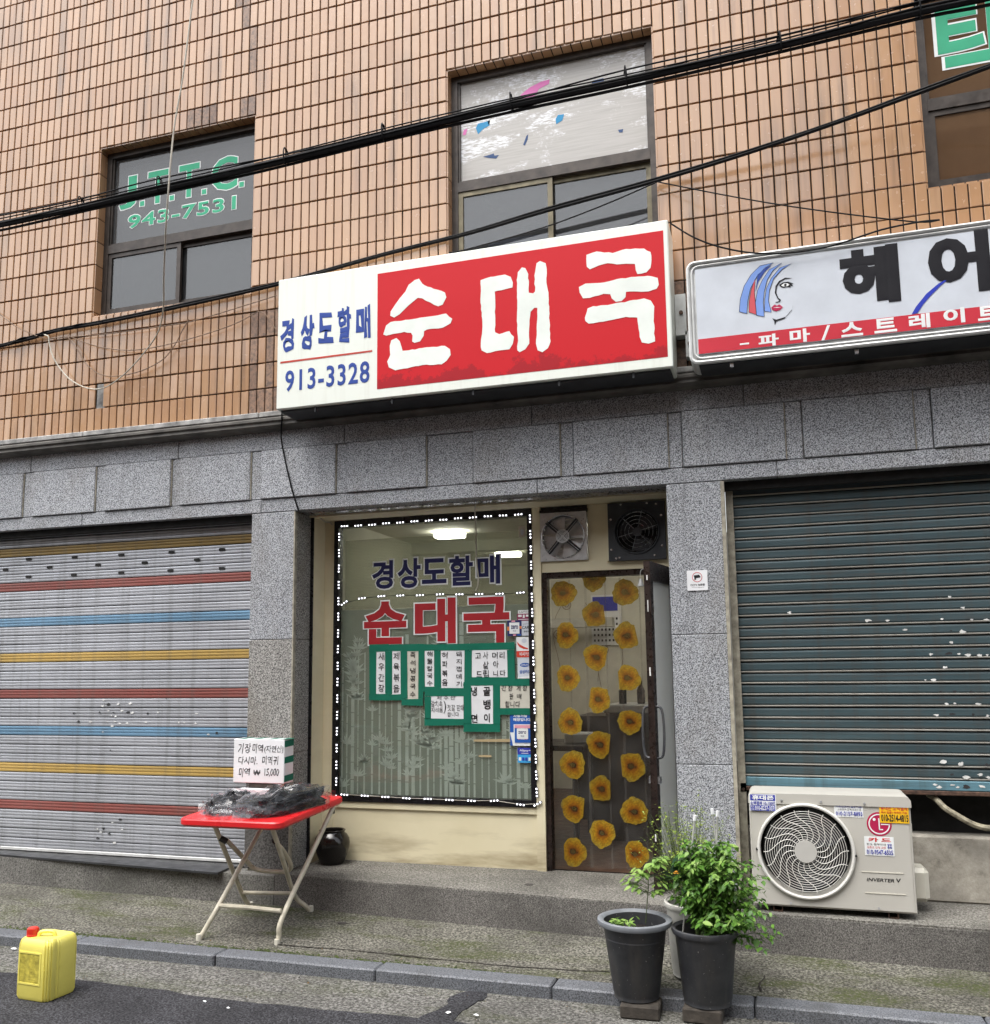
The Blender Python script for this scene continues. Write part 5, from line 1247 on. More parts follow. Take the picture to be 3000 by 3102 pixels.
emblem('print_white', [(0.112,3.742),(0.128,3.751),(0.148,3.748),(0.157,3.738),(0.144,3.731),(0.121,3.733)], 1)
m = MB(); c0 = [(0.135,3.74)][0]; m.disc_y(c0[0], c0[1], yb-.0016, yb-.0012, .007, 14); build(m, 'emblem', 'letter_black', S2)

# ---------------------------------------------------------------- cables
def cable(name, label, pts, r, mat, cat='cable', group=None, k=5, n=6):
    m = MB(); m.tube(smoothpath(pts, k), r, n); return solo(m, name, mat, label, cat, group, smooth=True)
g_ = 'overhead cables across the facade'
main_ = [(-5.103,-1,4.595),(-4.835,-1,4.581),(-4.197,-1,4.591),(-3.597,-1,4.61),(-2.85,-1,4.629),(-2.042,-1,4.666),(-1.269,-1,4.691),(-0.63,-1,4.701),(0.157,-1,4.722),(0.804,-1,4.752),(1.116,-1,4.758),(1.455,-1,4.78),(1.976,-1,4.826),(2.557,-1,4.892)]
def off(pts, dx, dy, dz): return [(a+dx, b+dy, c+dz) for a, b, c in pts]
bundle = thing('cable_bundle', main_[5], 'thick bundle of black overhead cables crossing the whole facade', 'cable', g_)
for dz, dy, r_ in ((0, 0, .0150), (.026, .01, .0125), (.012, -.018, .0060), (-.023, .012, .0085), (.050, .004, .0042)):
    pts = [(a, b+dy+rnd.uniform(-.003, .003), c+dz+rnd.uniform(-.006, .006)*(1 if r_ < .01 else .3)) for a, b, c in main_]
    m = MB(); m.tube(smoothpath(pts, 6), r_, 7); build(m, 'cable', 'cable_black', bundle, True)
for px_, py_, pz_ in [(-4.189,-1,4.604),(-3.586,-1,4.633),(-2.69,-1,4.653),(-2.052,-1,4.681),(-1.278,-1,4.708),(-0.638,-1,4.724),(0.15,-1,4.738),(0.798,-1,4.768)]:
    m = MB(); pts = []
    for i in range(15):
        a = 2*math.pi*i/14*1.15+.4
        pts.append((px_+.012*math.sin(a*.5)+i*.0016-.01, py_+.032*math.cos(a), pz_+.014+.055*math.sin(a)))
    m.tube(pts, .0042, 5); build(m, 'wrap', 'cable_black', bundle, True)
cable('messenger_wire', 'thin black wire running just above the thick cable bundle', [(-5.108,-1,4.652),(-4.84,-1,4.653),(-4.201,-1,4.656),(-3.6,-1,4.688),(-2.691,-1,4.68),(-2.026,-1,4.702),(-1.269,-1,4.731),(-0.628,-1,4.773),(0.16,-1,4.785),(0.808,-1,4.813),(1.121,-1,4.825),(1.461,-1,4.846),(1.982,-1,4.89),(2.563,-1,4.954)], .0045, 'cable_black', group=g_)
cable('messenger_wire', 'second thin wire between the messenger wire and the bundle', [(-5.132,-0.98,4.685),(-4.863,-0.98,4.677),(-4.175,-0.98,4.626),(-3.614,-0.98,4.649),(-2.702,-0.98,4.663),(-2.034,-0.98,4.657),(-1.275,-0.98,4.683),(-0.632,-0.98,4.736),(0.161,-0.98,4.794),(0.811,-0.98,4.813),(1.126,-0.98,4.834),(1.467,-0.98,4.855),(1.99,-0.98,4.899),(2.574,-0.98,4.959)], .0028, 'cable_black', group=g_)
low = [(-6.011,-0.03,4.184),(-5.801,-0.03,4.194),(-5.493,-0.03,4.225),(-5.242,-0.03,4.253),(-4.801,-0.03,4.264),(-4.147,-0.03,4.3),(-3.314,-0.03,4.356),(-2.5,-0.025,4.451),(-1.851,-0.02,4.513),(-1.305,-0.03,4.579),(-0.603,-0.05,4.645),(-0.072,-0.1,4.692),(0.466,-0.16,4.752),(0.912,-0.22,4.813),(1.259,-0.3,4.841),(1.497,-0.4,4.834),(2.084,-0.7,4.799),(2.542,-1,4.758)]
m = MB(); cb = thing('cable_bundle', low[3], 'lower pair of black cables stapled to the wall and rising behind the red sign', 'cable', g_)
for dz, r_ in ((0, .0105), (.014, .008)):
    m = MB(); m.tube(smoothpath([(a, b-.002*(dz > 0), c+dz+rnd.uniform(-.003, .003)) for a, b, c in low], 6), r_, 6); build(m, 'cable', 'cable_black', cb, True)
m = MB(); m.tube(smoothpath([(a, b-.010+.010*math.sin(i*1.9), c+.006+.013*math.cos(i*1.9)) for i, (a, b, c) in enumerate(smoothpath(low[1:5], 4))], 3), .0055, 5); build(m, 'wrap', 'cable_black', cb, True)
cable('thin_cable', 'thin black cable rising in front of the middle window to the lower cables', [(-1.987,-0.06,4.378),(-1.839,-0.06,4.385),(-1.335,-0.06,4.45),(-0.954,-0.06,4.532),(-0.602,-0.06,4.629)], .0045, 'cable_black', group=g_)
cable('thin_cable', 'thin black cable falling from the middle window to the hair salon sign', [(-0.603,-0.05,4.645),(-0.204,-0.15,4.435),(0.148,-0.25,4.253),(0.529,-0.33,4.087),(0.84,-0.345,3.988),(0.944,-0.345,3.983)], .004, 'cable_black', group=g_)
cable('thin_cable', 'thin black cable sagging across the top of the hair salon sign', [(-0.492,-0.3,4.222),(-0.356,-0.345,4.09),(-0.211,-0.345,4.009),(-0.039,-0.345,3.947),(0.131,-0.345,3.918),(0.299,-0.345,3.914),(0.437,-0.345,3.929),(0.574,-0.345,3.959),(0.682,-0.345,3.978),(0.84,-0.345,3.988),(0.944,-0.345,3.983)], .0052, 'cable_black', group=g_)
cable('sign_cable', 'black cable hanging from the red sign down the granite', [(-3.211,-0.1,3.439),(-3.203,-0.11,3.342),(-3.248,-0.035,3.216),(-3.21,-0.03,3.028),(-3.162,-0.022,2.842),(-3.117,-0.012,2.701)], .0055, 'cable_black')
cable('white_wire', 'thin pale wire hanging down past the left window in a wide loop', [(-3.284,-1.1,5.877),(-3.306,-1.1,5.739),(-3.364,-1.09,5.264),(-3.423,-1.08,4.933),(-3.467,-1.06,4.436),(-3.676,-0.8,4.174),(-3.907,-0.5,4.039),(-4.209,-0.2,3.997),(-4.556,-0.07,3.823),(-4.804,-0.05,3.734),(-5.05,-0.05,3.818),(-5.228,-0.05,4),(-5.292,-0.05,4.142),(-5.306,-0.05,4.207),(-5.352,-0.045,4.232)], .0052, 'wire_white', 'wire')
for lab, pts in (('brown loop of wire under the left window, deeper one', [(-5.15,-0.03,4.203),(-5.044,-0.03,4.085),(-4.938,-0.03,3.94),(-4.755,-0.03,3.837),(-4.486,-0.03,3.836),(-4.268,-0.03,3.904),(-4.158,-0.03,4.011),(-4.103,-0.03,4.105),(-4.043,-0.03,4.19)]), ('shallow brown loop of wire under the left window', [(-5.14,-0.03,4.206),(-4.988,-0.03,4.133),(-4.766,-0.03,4.056),(-4.504,-0.03,4.012),(-4.227,-0.03,4.02),(-3.913,-0.03,4.057),(-3.651,-0.03,4.107),(-3.48,-0.03,4.167)]), ('brown wire slanting in from the left edge', [(-5.921,-0.04,4.527),(-5.81,-0.04,4.46),(-5.645,-0.04,4.339),(-5.475,-0.04,4.253),(-5.319,-0.04,4.191)]), ('thin brown wire along the lower cables', [(-5.314,-0.03,4.203),(-4.796,-0.03,4.172),(-4.187,-0.03,4.168),(-3.962,-0.03,4.179),(-3.312,-0.03,4.274)]), ('short brown wire curling beside the red sign', [(-3.471,-0.03,4.178),(-3.402,-0.03,4.145),(-3.341,-0.03,4.059),(-3.306,-0.03,4.016)])):
    cable('loose_wire', lab, pts, .0036, 'wire_brown', 'wire', 'loose wires under the left window')
cable('light_pull', 'white cord hanging in front of the restaurant window', [(-1.875,0.12,2.686),(-1.949,0.33,2.651),(-1.966,0.4,2.561),(-1.971,0.41,2.443),(-1.966,0.41,2.324),(-1.957,0.41,2.239),(-1.959,0.41,2.18),(-1.977,0.41,2.137)], .0045, 'wire_white', 'cord')
cable('white_wire', 'short white wire in the top left corner of the restaurant recess', [(-3.095,0.22,2.703),(-3.089,0.26,2.686),(-3.091,0.33,2.675),(-3.093,0.4,2.68),(-3.078,0.41,2.663)], .005, 'wire_white', 'wire')

# ---------------------------------------------------------------- CCTV notice on the right pillar
t_ = thing('cctv_notice', (-.446, -.004, 2.05), 'small white square notice with a camera in a red ring on the granite pillar', 'notice')
m = MB(); m.prism(rrect(-.506, -.386, 2.05, 2.17, .005, 2), -.007, -.0005); build(m, 'plate', 'paper', t_)
m = MB(); m.ring_y(-.446, 2.129, -.0075, .028, .0016, 32, 4); build(m, 'red_ring', 'ink_red', t_)
m = MB(); m.prism([(-.466, 2.140), (-.434, 2.143), (-.426, 2.131), (-.430, 2.126), (-.462, 2.124)], -.0086, -.0072); m.prism([(-.463, 2.126), (-.455, 2.126), (-.452, 2.116), (-.462, 2.112)], -.0086, -.0072); build(m, 'camera_symbol', 'ink', t_)
text(t_, 'CCTV 녹화중', 'ink', -.487, -.403, 2.076, 2.090, -.0076, .02); text(t_, 'CCTV in Operation', 'ink', -.480, -.408, 2.064, 2.071, -.0076, .0)

# ---------------------------------------------------------------- air conditioner
AC = thing('outdoor_unit', (.2, -.1, .30), 'white outdoor air conditioner unit with round fan grille under the teal shutter', 'air conditioner')
ax0, ax1, az0, az1, ay0, ay1 = -.200, .607, .334, .912, -.25, .06
fcx, fcz, frd = .080, .622, .243
m = MB()
m.hole_plate(ax0+.012, ax1-.012, az0+.006, az1-.052, fcx, fcz, frd-.012, ay0, ay0+.11, 64)
m.cbox(ax0, ax0+.014, ay0+.004, ay1, az0, az1-.045, .003); m.cbox(ax1-.014, ax1, ay0+.004, ay1, az0, az1-.045, .003)
m.box(ax0+.012, ax1-.012, ay1-.01, ay1, az0, az1-.05); m.box(ax0, ax1, ay0+.01, ay1, az0-.004, az0+.010)
body = build(m, 'casing', 'ac_body', AC)
m = MB(); lid = rrect(ax0-.004, ax1+.004, az1-.052, az1+.004, .026, 5)
lid = [(p[0], max(p[1], az1-.052)) for p in rrect(ax0-.004, ax1+.004, az1-.12, az1+.004, .028, 5) if p[1] > az1-.06] + [(ax0-.004, az1-.050), (ax1+.004, az1-.050)]
m.prism(lid, ay0-.006, ay1+.005); build(m, 'lid', 'ac_body', AC)
m = MB(); m.disc_y(fcx, fcz, ay0+.105, ay0+.112, frd, 40); build(m, 'fan_recess', 'dark_void', AC)
for k in range(3):
    m = MB(); pts_ = []
    for i in range(7):
        a = R(120*k+12*i)
        for r_ in (.05, .14, .215): pts_.append((fcx+r_*math.cos(a+.25*r_/.2), ay0+.055+.007*i, fcz+r_*math.sin(a+.25*r_/.2)))
    m.add(pts_, [(3*i+j, 3*i+j+1, 3*i+j+4, 3*i+j+3) for i in range(6) for j in range(2)]); build(m, 'blade', 'fan_grey', AC, True)
m = MB(); m.ring_y(fcx, fcz, ay0-.010, frd-.004, .009, 72, 8); GR = build(m, 'fan_grille', 'ac_grille', AC, True)
m = MB()
for k in range(13): m.ring_y(fcx, fcz, ay0-.016, .063+k*.0119, .0013, 64, 4)
build(m, 'grille_rings', 'ac_grille', GR)
sp = MB(); pts_ = []
for i in range(13):
    t_ = i/12; r_ = .055+.160*t_; a = .75*t_-.13*math.sin(2*math.pi*t_)
    pts_.append((r_*math.cos(a), -.019+.006*t_*t_, r_*math.sin(a)))
sp.tube(pts_, .0020, 4); sp_me = mesh_of(sp, 'grille_spoke', 'ac_grille', True)
for k in range(18): put(sp_me, 'grille_spoke', GR, (fcx, ay0, fcz), (0, R(20*k), 0))
m = MB(); m.prism([(fcx+.057*math.cos(2*math.pi*i/40), fcz+.057*math.sin(2*math.pi*i/40)) for i in range(40)], ay0-.024, ay0-.014); build(m, 'grille_hub', 'ac_hub', GR)
m = MB()
for X, Z in ((fcx-.249, fcz+.0), (fcx+.249, fcz-.012)): m.disc_y(X, Z, ay0-.018, ay0, .006, 8)
build(m, 'grille_clip', 'rubber', GR)
scm = MB(); scm.disc_y(0, 0, -.005, 0, .006, 10); sc_me = mesh_of(scm, 'screw', 'bright_steel')
for X, Z in ((-.03, .882), (.17, .880), (.385, .878), (-.008, .352), (.424, .352)): put(sc_me, 'screw', AC, (X, ay0-.006, Z))
m = MB(); m.box(.352, .552, ay0-.0025, ay0, .528, .532); m.box(.362, .556, ay0-.0025, ay0, .423, .427); build(m, 'groove_line', 'ac_side', AC)
m = MB(); m.cbox(ax1, ax1+.020, ay0+.16, ay0+.24, .70, .76, .004); build(m, 'side_catch', 'ac_side', AC); m = MB(); m.cbox(ax1-.002, ax1+.088, ay0+.17, ay1+.02, .352, .525, .022); build(m, 'valve_cover', 'ac_side', AC)
for X in (-.10, .47):
    m = MB(); m.box(X, X+.05, ay0+.02, ay1-.03, .299, .304); m.box(X, X+.006, ay0+.02, ay1-.03, .304, .331); m.box(X+.044, X+.05, ay0+.02, ay1-.03, .304, .331); build(m, 'foot', 'rust', AC)
q = [(0.391,0.772),(0.512,0.775),(0.455,0.835),(0.45,0.713)]
lcx, lcz = (q[0][0]+q[1][0])/2, (q[2][1]+q[3][1])/2; lr = (q[1][0]-q[0][0])/2
yl = ay0-.0012
m = MB(); m.prism([(lcx+lr*math.cos(2*math.pi*i/48), lcz+lr*math.sin(2*math.pi*i/48)) for i in range(48)], yl, ay0); LG = build(m, 'round_emblem', 'logo_red', AC)
def arc(cx_, cz_, r0, r1, a0, a1, n=30):
    return [(cx_+r0*math.cos(R(a0+(a1-a0)*i/n)), cz_+r0*math.sin(R(a0+(a1-a0)*i/n))) for i in range(n+1)]+[(cx_+r1*math.cos(R(a1+(a0-a1)*i/n)), cz_+r1*math.sin(R(a1+(a0-a1)*i/n))) for i in range(n+1)]
m = MB(); m.prism(arc(lcx, lcz, lr*.86, lr*.76, 60, 360), yl-.0008, yl); m.box(lcx+lr*.14, lcx+lr*.86, yl-.0008, yl, lcz-lr*.06, lcz+lr*.03)
m.box(lcx-lr*.05, lcx+lr*.05, yl-.0008, yl, lcz-lr*.45, lcz+lr*.48); m.box(lcx-lr*.05, lcx+lr*.28, yl-.0008, yl, lcz-.50*lr, lcz-lr*.40)
m.prism([(lcx-lr*.38+lr*.12*math.cos(2*math.pi*i/16), lcz+lr*.38+lr*.12*math.sin(2*math.pi*i/16)) for i in range(16)], yl-.0008, yl); build(m, 'emblem_lines', 'print_white', LG)
q = [(0.376,0.479),(0.538,0.488),(0.377,0.501),(0.54,0.508)]
zb_ = (q[0][1]+q[1][1])/2; zt = (q[2][1]+q[3][1])/2
text(AC, 'INVERTER', 'ink', q[0][0], q[0][0]+(q[1][0]-q[0][0])*.82, zb_, zb_+(zt-zb_)*.8, ay0-.0008, .02, shear=.25)
text(AC, 'V', 'ink', q[0][0]+(q[1][0]-q[0][0])*.85, q[1][0], zb_, zt, ay0-.0008, .03, shear=.1)
ga = 'advert stickers on the air conditioner'
ya = ay0-.0016
sticker('blue and white advert sticker in the top left corner of the air conditioner', [(-0.192,0.907),(-0.058,0.911),(-0.196,0.821),(-0.062,0.825)], ya-.005, 'print_white', [('box', 'ad_blue', .03, .97, .62, .97), ('txt', '휴대폰', 'print_white', .10, .92, .66, .94, .04), ('txt', '소액결제 10-100만', 'ad_blue', .03, .97, .36, .58, .02), ('box', 'ad_blue', .03, .97, .03, .34), ('txt', '010-8237-3371', 'print_white', .20, .96, .06, .31, .02), ('txt', '즉시\n입금', 'print_white', .05, .17, .05, .32, .0)], group=ga)
sticker('white advert sticker with red heading above the fan grille', [(0.236,0.902),(0.378,0.906),(0.235,0.804),(0.373,0.809)], ya, 'print_white', [('txt', '카드', 'ink_red', .07, .45, .72, .96, .03), ('txt', '(상품권매매)', 'ink_red', .47, .95, .74, .86, .0), ('txt', '카드한도內 할부가능', 'ad_blue', .06, .95, .48, .64, .005), ('txt', '신용회복 업체/연금수급', 'ink', .12, .92, .34, .44, .0), ('txt', '010-2157-8893', 'ad_blue', .05, .96, .08, .28, .01)], group=ga)
sticker('orange-yellow advert sticker overlapping the red round emblem', [(0.46,0.874),(0.597,0.878),(0.456,0.782),(0.593,0.787)], ya-.002, 'ad_yellow', [('txt', '휴대폰 소액결제', 'ink_red', .05, .96, .66, .94, .02), ('txt', '즉시 입금 / 외국인 가능', 'ink_red', .06, .94, .50, .62, .01), ('txt', '010-2514-4815', 'ink', .05, .97, .08, .45, .025)], group=ga)
sticker('white advert sticker under the red round emblem', [(0.376,0.704),(0.517,0.71),(0.374,0.613),(0.515,0.619)], ya, 'print_white', [('box', 'print_white', .02, .98, .02, .98), ('txt', '카 드', 'ink_red', .14, .90, .72, .95, .04), ('txt', '한도·할부판매', 'ink', .08, .72, .54, .66, .0), ('txt', '상품권 판매 교환', 'ink_red', .08, .72, .38, .50, .0), ('txt', '정부\n등록', 'ad_blue', .77, .92, .40, .66, .01), ('txt', '010-9547-6535', 'ad_blue', .06, .94, .08, .32, .015)], group=ga)

# ---------------------------------------------------------------- folding table with its load
T = thing('folding_table', (-3.05, -.48, .08), 'red plastic folding table on cream tubular legs in front of the pillar', 'table')
tw = math.radians(2.3)
def tp(u, v, w_): # table space: u along the front, v to the back, w up from the front edge
    return (-3.375+u-.012*v, -.895+v, .735+w_+.048*v)
poly = []
W_, D_, rr = .672, .83, .06
for cx_, cy_, a0 in ((W_-rr, D_-rr, 0), (rr, D_-rr, 90), (rr, rr, 180), (W_-rr, rr, 270)):
    for i in range(7): a = R(a0+15*i); poly.append((cx_+rr*math.cos(a), cy_+rr*math.sin(a)))
m = MB(); n = len(poly); cxy = (W_/2, D_/2)
def ins(p, k): return (cxy[0]+(p[0]-cxy[0])*k, cxy[1]+(p[1]-cxy[1])*k)
rings = [[tp(*ins(p, .93), -.012) for p in poly], [tp(*ins(p, .97), -.014) for p in poly], [tp(*p, -.002) for p in poly], [tp(*p, .022) for p in poly], [tp(*ins(p, .985), .029) for p in poly], [tp(*ins(p, .94), .029) for p in poly]]
vs = [q for r_ in rings for q in r_]; fs = [(i*n+k, i*n+(k+1) % n, (i+1)*n+(k+1) % n, (i+1)*n+k) for i in range(5) for k in range(n)]
fs += [list(range(n))[::-1], [5*n+k for k in range(n)]]
m.add(vs, fs); build(m, 'tabletop', 'table_red', T, True)
rt = .0145
# front and back crossed pairs: long outer frame and short inner frame
fl, fr2 = (-3.296, -.757, .062), (-2.807, -.717, .058)      # front feet
bl, br_ = (-3.326, -.174, .100), (-2.901, -.157, .100)      # back feet
m = MB()
for foot, bend, top in ((fl, (-3.215, -.700, .235), (-3.155, -.20, .745)), (fr2, (-2.795, -.690, .20), (-2.730, -.20, .752))):
    m.tube(smoothpath([top, tuple(top[i]*.5+bend[i]*.5 for i in range(3)), bend, tuple(bend[i]*.35+foot[i]*.65 for i in range(3)), foot], 5), rt, 10); build(m, 'leg', 'tube_cream', T, True); m = MB()
m = MB()
for foot, bend, top in ((bl, (-3.345, -.245, .205), (-3.305, -.66, .742)), (br_, (-2.975, -.235, .215), (-2.905, -.66, .735))):
    m.tube(smoothpath([top, tuple(top[i]*.5+bend[i]*.5 for i in range(3)), bend, tuple(bend[i]*.35+foot[i]*.65 for i in range(3)), foot], 5), rt, 10); build(m, 'leg', 'tube_cream', T, True); m = MB()
m = MB(); m.tube([(-3.205, -.695, .245), (-3.0, -.70, .248), (-2.80, -.693, .240)], .013, 8); build(m, 'crossbar', 'tube_cream', T, True)
m = MB(); m.tube([(-3.335, -.25, .21), (-2.965, -.24, .225)], .012, 8); build(m, 'crossbar', 'tube_cream', T, True)
m = MB(); m.tube(smoothpath([(-3.30, -.50, .58), (-3.245, -.36, .43), (-3.215, -.33, .385), (-3.16, -.325, .370), (-3.06, -.325, .368), (-2.985, -.325, .375), (-2.945, -.335, .41), (-2.955, -.42, .52), (-2.965, -.5, .58)], 5), rt*.95, 10); build(m, 'lock_bar', 'tube_cream', T, True)
for qa, qb in (((-3.315, -.55, .60), (-3.285, -.52, .575)), ((-2.935, -.55, .60), (-2.955, -.5, .575))):
    m = MB(); m.tube([qa, qb], .0185, 8); build(m, 'plastic_clip', 'rubber', T)
capm = MB(); capm.lathe(0, 0, [(.0001, -.006), (.016, -.006), (.0172, .012), (.0165, .034), (.0001, .034)], 12); cap_me = mesh_of(capm, 'foot_cap', 'paper_cream', True)
for f_ in (fl, fr2, bl, br_): put(cap_me, 'foot_cap', T, f_)
m = MB(); m.box(-2.775, -2.76, -.14, -.12, .70, .75); build(m, 'hook', 'rubber', T)

# box with handwriting
BX = thing('price_box', (-3.24, -.22, .86), 'white paper-wrapped box with handwritten prices and green-striped side on the table', 'box')
bx0, bx1, by0, by1, bz0, bz1 = -3.412, -3.040, -.275, -.16, .895, 1.172
m = MB(); m.cbox(bx0, bx1, by0, by1, bz0, bz1, .004); build(m, 'box_body', 'paper', BX)
for z in (.905, 1.020, 1.122):
    m = MB(); m.prism([(by0+.002, z), (by1, z+.004), (by1, z+.046), (by0+.002, z+.04)], bx1, bx1+.0012, 'x'); build(m, 'green_stripe', 'tape_green', BX)
m = MB()
for X in (-3.38, -3.28, -3.17, -3.08): m.prism([(X, by0+.002), (X+.05, by0+.002), (X+.06, by1), (X+.01, by1)], bz1, bz1+.0012, 'z')
build(m, 'green_stripe', 'tape_green', BX)
yt = by0-.0008
def bt(body, u0, u1, v0, v1): text(BX, body, 'ink', bx0+(bx1-bx0)*u0, bx0+(bx1-bx0)*u1, bz0+(bz1-bz0)*v0, bz0+(bz1-bz0)*v1, yt, .004, 'handwriting', wob=1.0, shear=.08)
bt('기', .09, .19, .66, .90); bt('장', .22, .34, .68, .90); bt('미', .38, .46, .68, .90); bt('역', .48, .58, .70, .88); bt('(자연산)', .61, .98, .68, .86)
bt('다시마.', .10, .48, .42, .60); bt('미역귀', .57, .88, .42, .62); bt('미', .12, .20, .13, .34); bt('역', .22, .33, .17, .34); bt('₩', .40, .54, .18, .30); bt('15,000', .62, .90, .15, .34)
m = MB(); m.cbox(-3.36, -3.09, -.285, -.165, .805, .862, .006); solo(m, 'foam_tray', 'paper', 'white foam tray under the price box on the red table', 'tray')
m = MB(); m.cbox(-3.30, -3.12, -.27, -.17, .864, .893, .003); solo(m, 'wood_piece', 'brick_grey', 'brown piece of board between the foam tray and the price box', 'board')

# bags of dried seaweed
def blob(mb, cx_, cy_, cz_, a, b, h, seed, rough, nu=46, nv=16, rot=0., flat=.0, slope=.048):
    """lumpy low heap; rough sets how strongly the surface is broken up"""
    r_ = random.Random(seed); ks = [(r_.uniform(2, 9), r_.uniform(2, 9), r_.uniform(0, 6), r_.uniform(.4, 1)) for _ in range(9)]
    vs = []
    c_, s_ = math.cos(rot), math.sin(rot)
    for j in range(nv+1):
        ph = math.pi/2*j/nv
        for i in range(nu):
            th = 2*math.pi*i/nu
            ex = .75
            X = a*math.copysign(abs(math.cos(th))**ex, math.cos(th))*max(0, math.cos(ph))**.6; Y = b*math.copysign(abs(math.sin(th))**ex, math.sin(th))*max(0, math.cos(ph))**.6
            d = sum(w_*math.sin(k1*th+p)*math.cos(k2*ph*1.6+p*2) for k1, k2, p, w_ in ((round(q[0]), q[1], q[2], q[3]) for q in ks))/4
            Z = h*math.sin(ph)**.8*(1+rough*d)
            k_ = 1+rough*.35*d+r_.uniform(-.25, .25)*rough*.5
            Z += r_.uniform(-.5, .5)*rough*h*.25*math.cos(ph)
            x_, y_ = X*k_, Y*k_
            xx, yy = c_*x_-s_*y_, s_*x_+c_*y_
            vs.append((cx_+xx, cy_+yy, cz_+max(.002, Z)+slope*(yy)))
    fs = [(j*nu+i, j*nu+(i+1) % nu, (j+1)*nu+(i+1) % nu, (j+1)*nu+i) for j in range(nv) for i in range(nu)]
    fs.append(list(range(nu))[::-1])
    mb.add(vs, fs)
for lab, x_, y_, z_, a, b, h, rot, sd_ in (('left clear plastic bag of dark dried seaweed on the table', -3.20, -.60, .780, .145, .20, .090, .25, 3),
                                          ('right larger clear plastic bag of dark dried seaweed on the table', -2.895, -.52, .785, .165, .31, .108, -.25, 8)):
    t_ = thing('seaweed_bag', (x_, y_, z_), lab, 'bag', 'bags of dried seaweed')
    m = MB(); blob(m, x_, y_, z_, a*.92, b*.92, h*.92, sd_, .42, 70, 26, rot); build(m, 'seaweed', 'seaweed', t_)
    m = MB(); blob(m, x_, y_, z_, a*1.06, b*1.07, h*1.10, sd_, .36, 36, 11, rot)
    c_, s_ = math.cos(rot), math.sin(rot)
    # gathered, crinkled ends of the bag
    for sgn, L in ((-1, .15), (1, .07)):
        vs = []; r_ = random.Random(sd_+sgn)
        n1, n2 = 9, 6
        for j in range(n2+1):
            for i in range(n1+1):
                u = (i/n1-.5)*2*a*(.95-.35*j/n2); v = sgn*(b*.92+L*j/n2)
                zz_ = h*.55*(1-j/n2)**1.5*(1-.5*abs(i/n1-.5))+r_.uniform(.0, .028)+.004
                if sgn < 0 and y_+c_*v < -.91: zz_ -= (-.91-(y_+c_*v))*.45
                vs.append((x_+c_*u-s_*v, y_+s_*u+c_*v, z_+zz_+.048*(s_*u+c_*v)))
        m.add(vs, [(j*(n1+1)+i, j*(n1+1)+i+1, (j+1)*(n1+1)+i+1, (j+1)*(n1+1)+i) for j in range(n2) for i in range(n1)])
    build(m, 'plastic_film', 'bag_film', t_, True)
m = MB(); m.cbox(-3.13, -3.06, -.34, -.31, .79, .86, .01); solo(m, 'red_packet', 'cap_red', 'small red packet between the seaweed bags and the box', 'packet')

# ---------------------------------------------------------------- jar, mat, jerrycan, litter
m = MB(); m.lathe(-2.985, .285, [(.001, .302), (.075, .302), (.082, .312), (.100, .355), (.116, .405), (.1205, .437), (.116, .468), (.100, .495), (.086, .506), (.083, .512), (.089, .518), (.090, .524), (.084, .527), (.076, .522), (.074, .505), (.09, .47), (.10, .40), (.001, .36)], 48)
solo(m, 'clay_jar', 'jar_glaze', 'small round black glazed clay jar in the corner of the doorstep', 'jar', smooth=True)
m = MB()
pl = [(-6.01,0.129),(-5.525,-0.017),(-4.54,-0.089),(-3.589,-0.154),(-3.607,0.017),(-3.696,0.168)]
pl = [(-8, .02)]+pl[1:5]+[(-3.47, .125), (-8, .125)]
m.prism(pl, .287, .300, 'z'); solo(m, 'rubber_mat', 'mat_black', 'long black board lying along the foot of the silver shutter', 'mat')
J = thing('jerrycan', (-3.585, -1.61, .008), 'yellow plastic jerrycan with a red cap standing on the road', 'jerrycan')
a_ = R(-4); jw, jd, jh = .212, .195, .300
def jp(u, v, w_):
    x_, y_ = u-jw/2, v-jd/2
    return (-3.592+x_*math.cos(a_)-y_*math.sin(a_), -1.60+x_*math.sin(a_)+y_*math.cos(a_), .008+w_)
def jring(k, w_, rad=.03, ribs=True):
    out = []
    for cx_, cy_, a0 in ((jw-rad, jd-rad, 0), (rad, jd-rad, 90), (rad, rad, 180), (jw-rad, rad, 270)):
        for i in range(13):
            a = R(a0+7.5*i)
            r_ = rad*(1-(.20 if (i % 4 == 2 and ribs) else 0)); out.append((cx_+r_*math.cos(a), cy_+r_*math.sin(a)))
        # ribs on the right and left flank
        if a0 == 270 and ribs:
            for yv in (.050, .058, .066, .074, .082): out.append((jw-(.005 if yv in (.058, .074) else 0), yv))
    c0, c1 = jw/2, jd/2
    return [jp(c0+(x_-c0)*k, c1+(y_-c1)*k, w_) for x_, y_ in out]
rings = [jring(.86, 0), jring(.94, .003), jring(1, .02), jring(1, .24), jring(.985, .262), jring(.93, .280), jring(.84, .288)]
m = MB(); n = len(rings[0]); vs = [q for r_ in rings for q in r_]
m.add(vs, [(i*n+k, i*n+(k+1) % n, (i+1)*n+(k+1) % n, (i+1)*n+k) for i in range(len(rings)-1) for k in range(n)]+[list(range(n))[::-1], [(len(rings)-1)*n+k for k in range(n)]])
jb = build(m, 'can_body', 'jerrycan_yellow', J, True)
m = MB()
def jbox(mb, u0, u1, v0, v1, w0, w1):
    mb.prism([jp(u0, v0, 0)[:2], jp(u1, v0, 0)[:2], jp(u1, v1, 0)[:2], jp(u0, v1, 0)[:2]], .008+w0, .008+w1, 'z')
lx0, lx1, lz0, lz1 = .030, .160, .085, .222
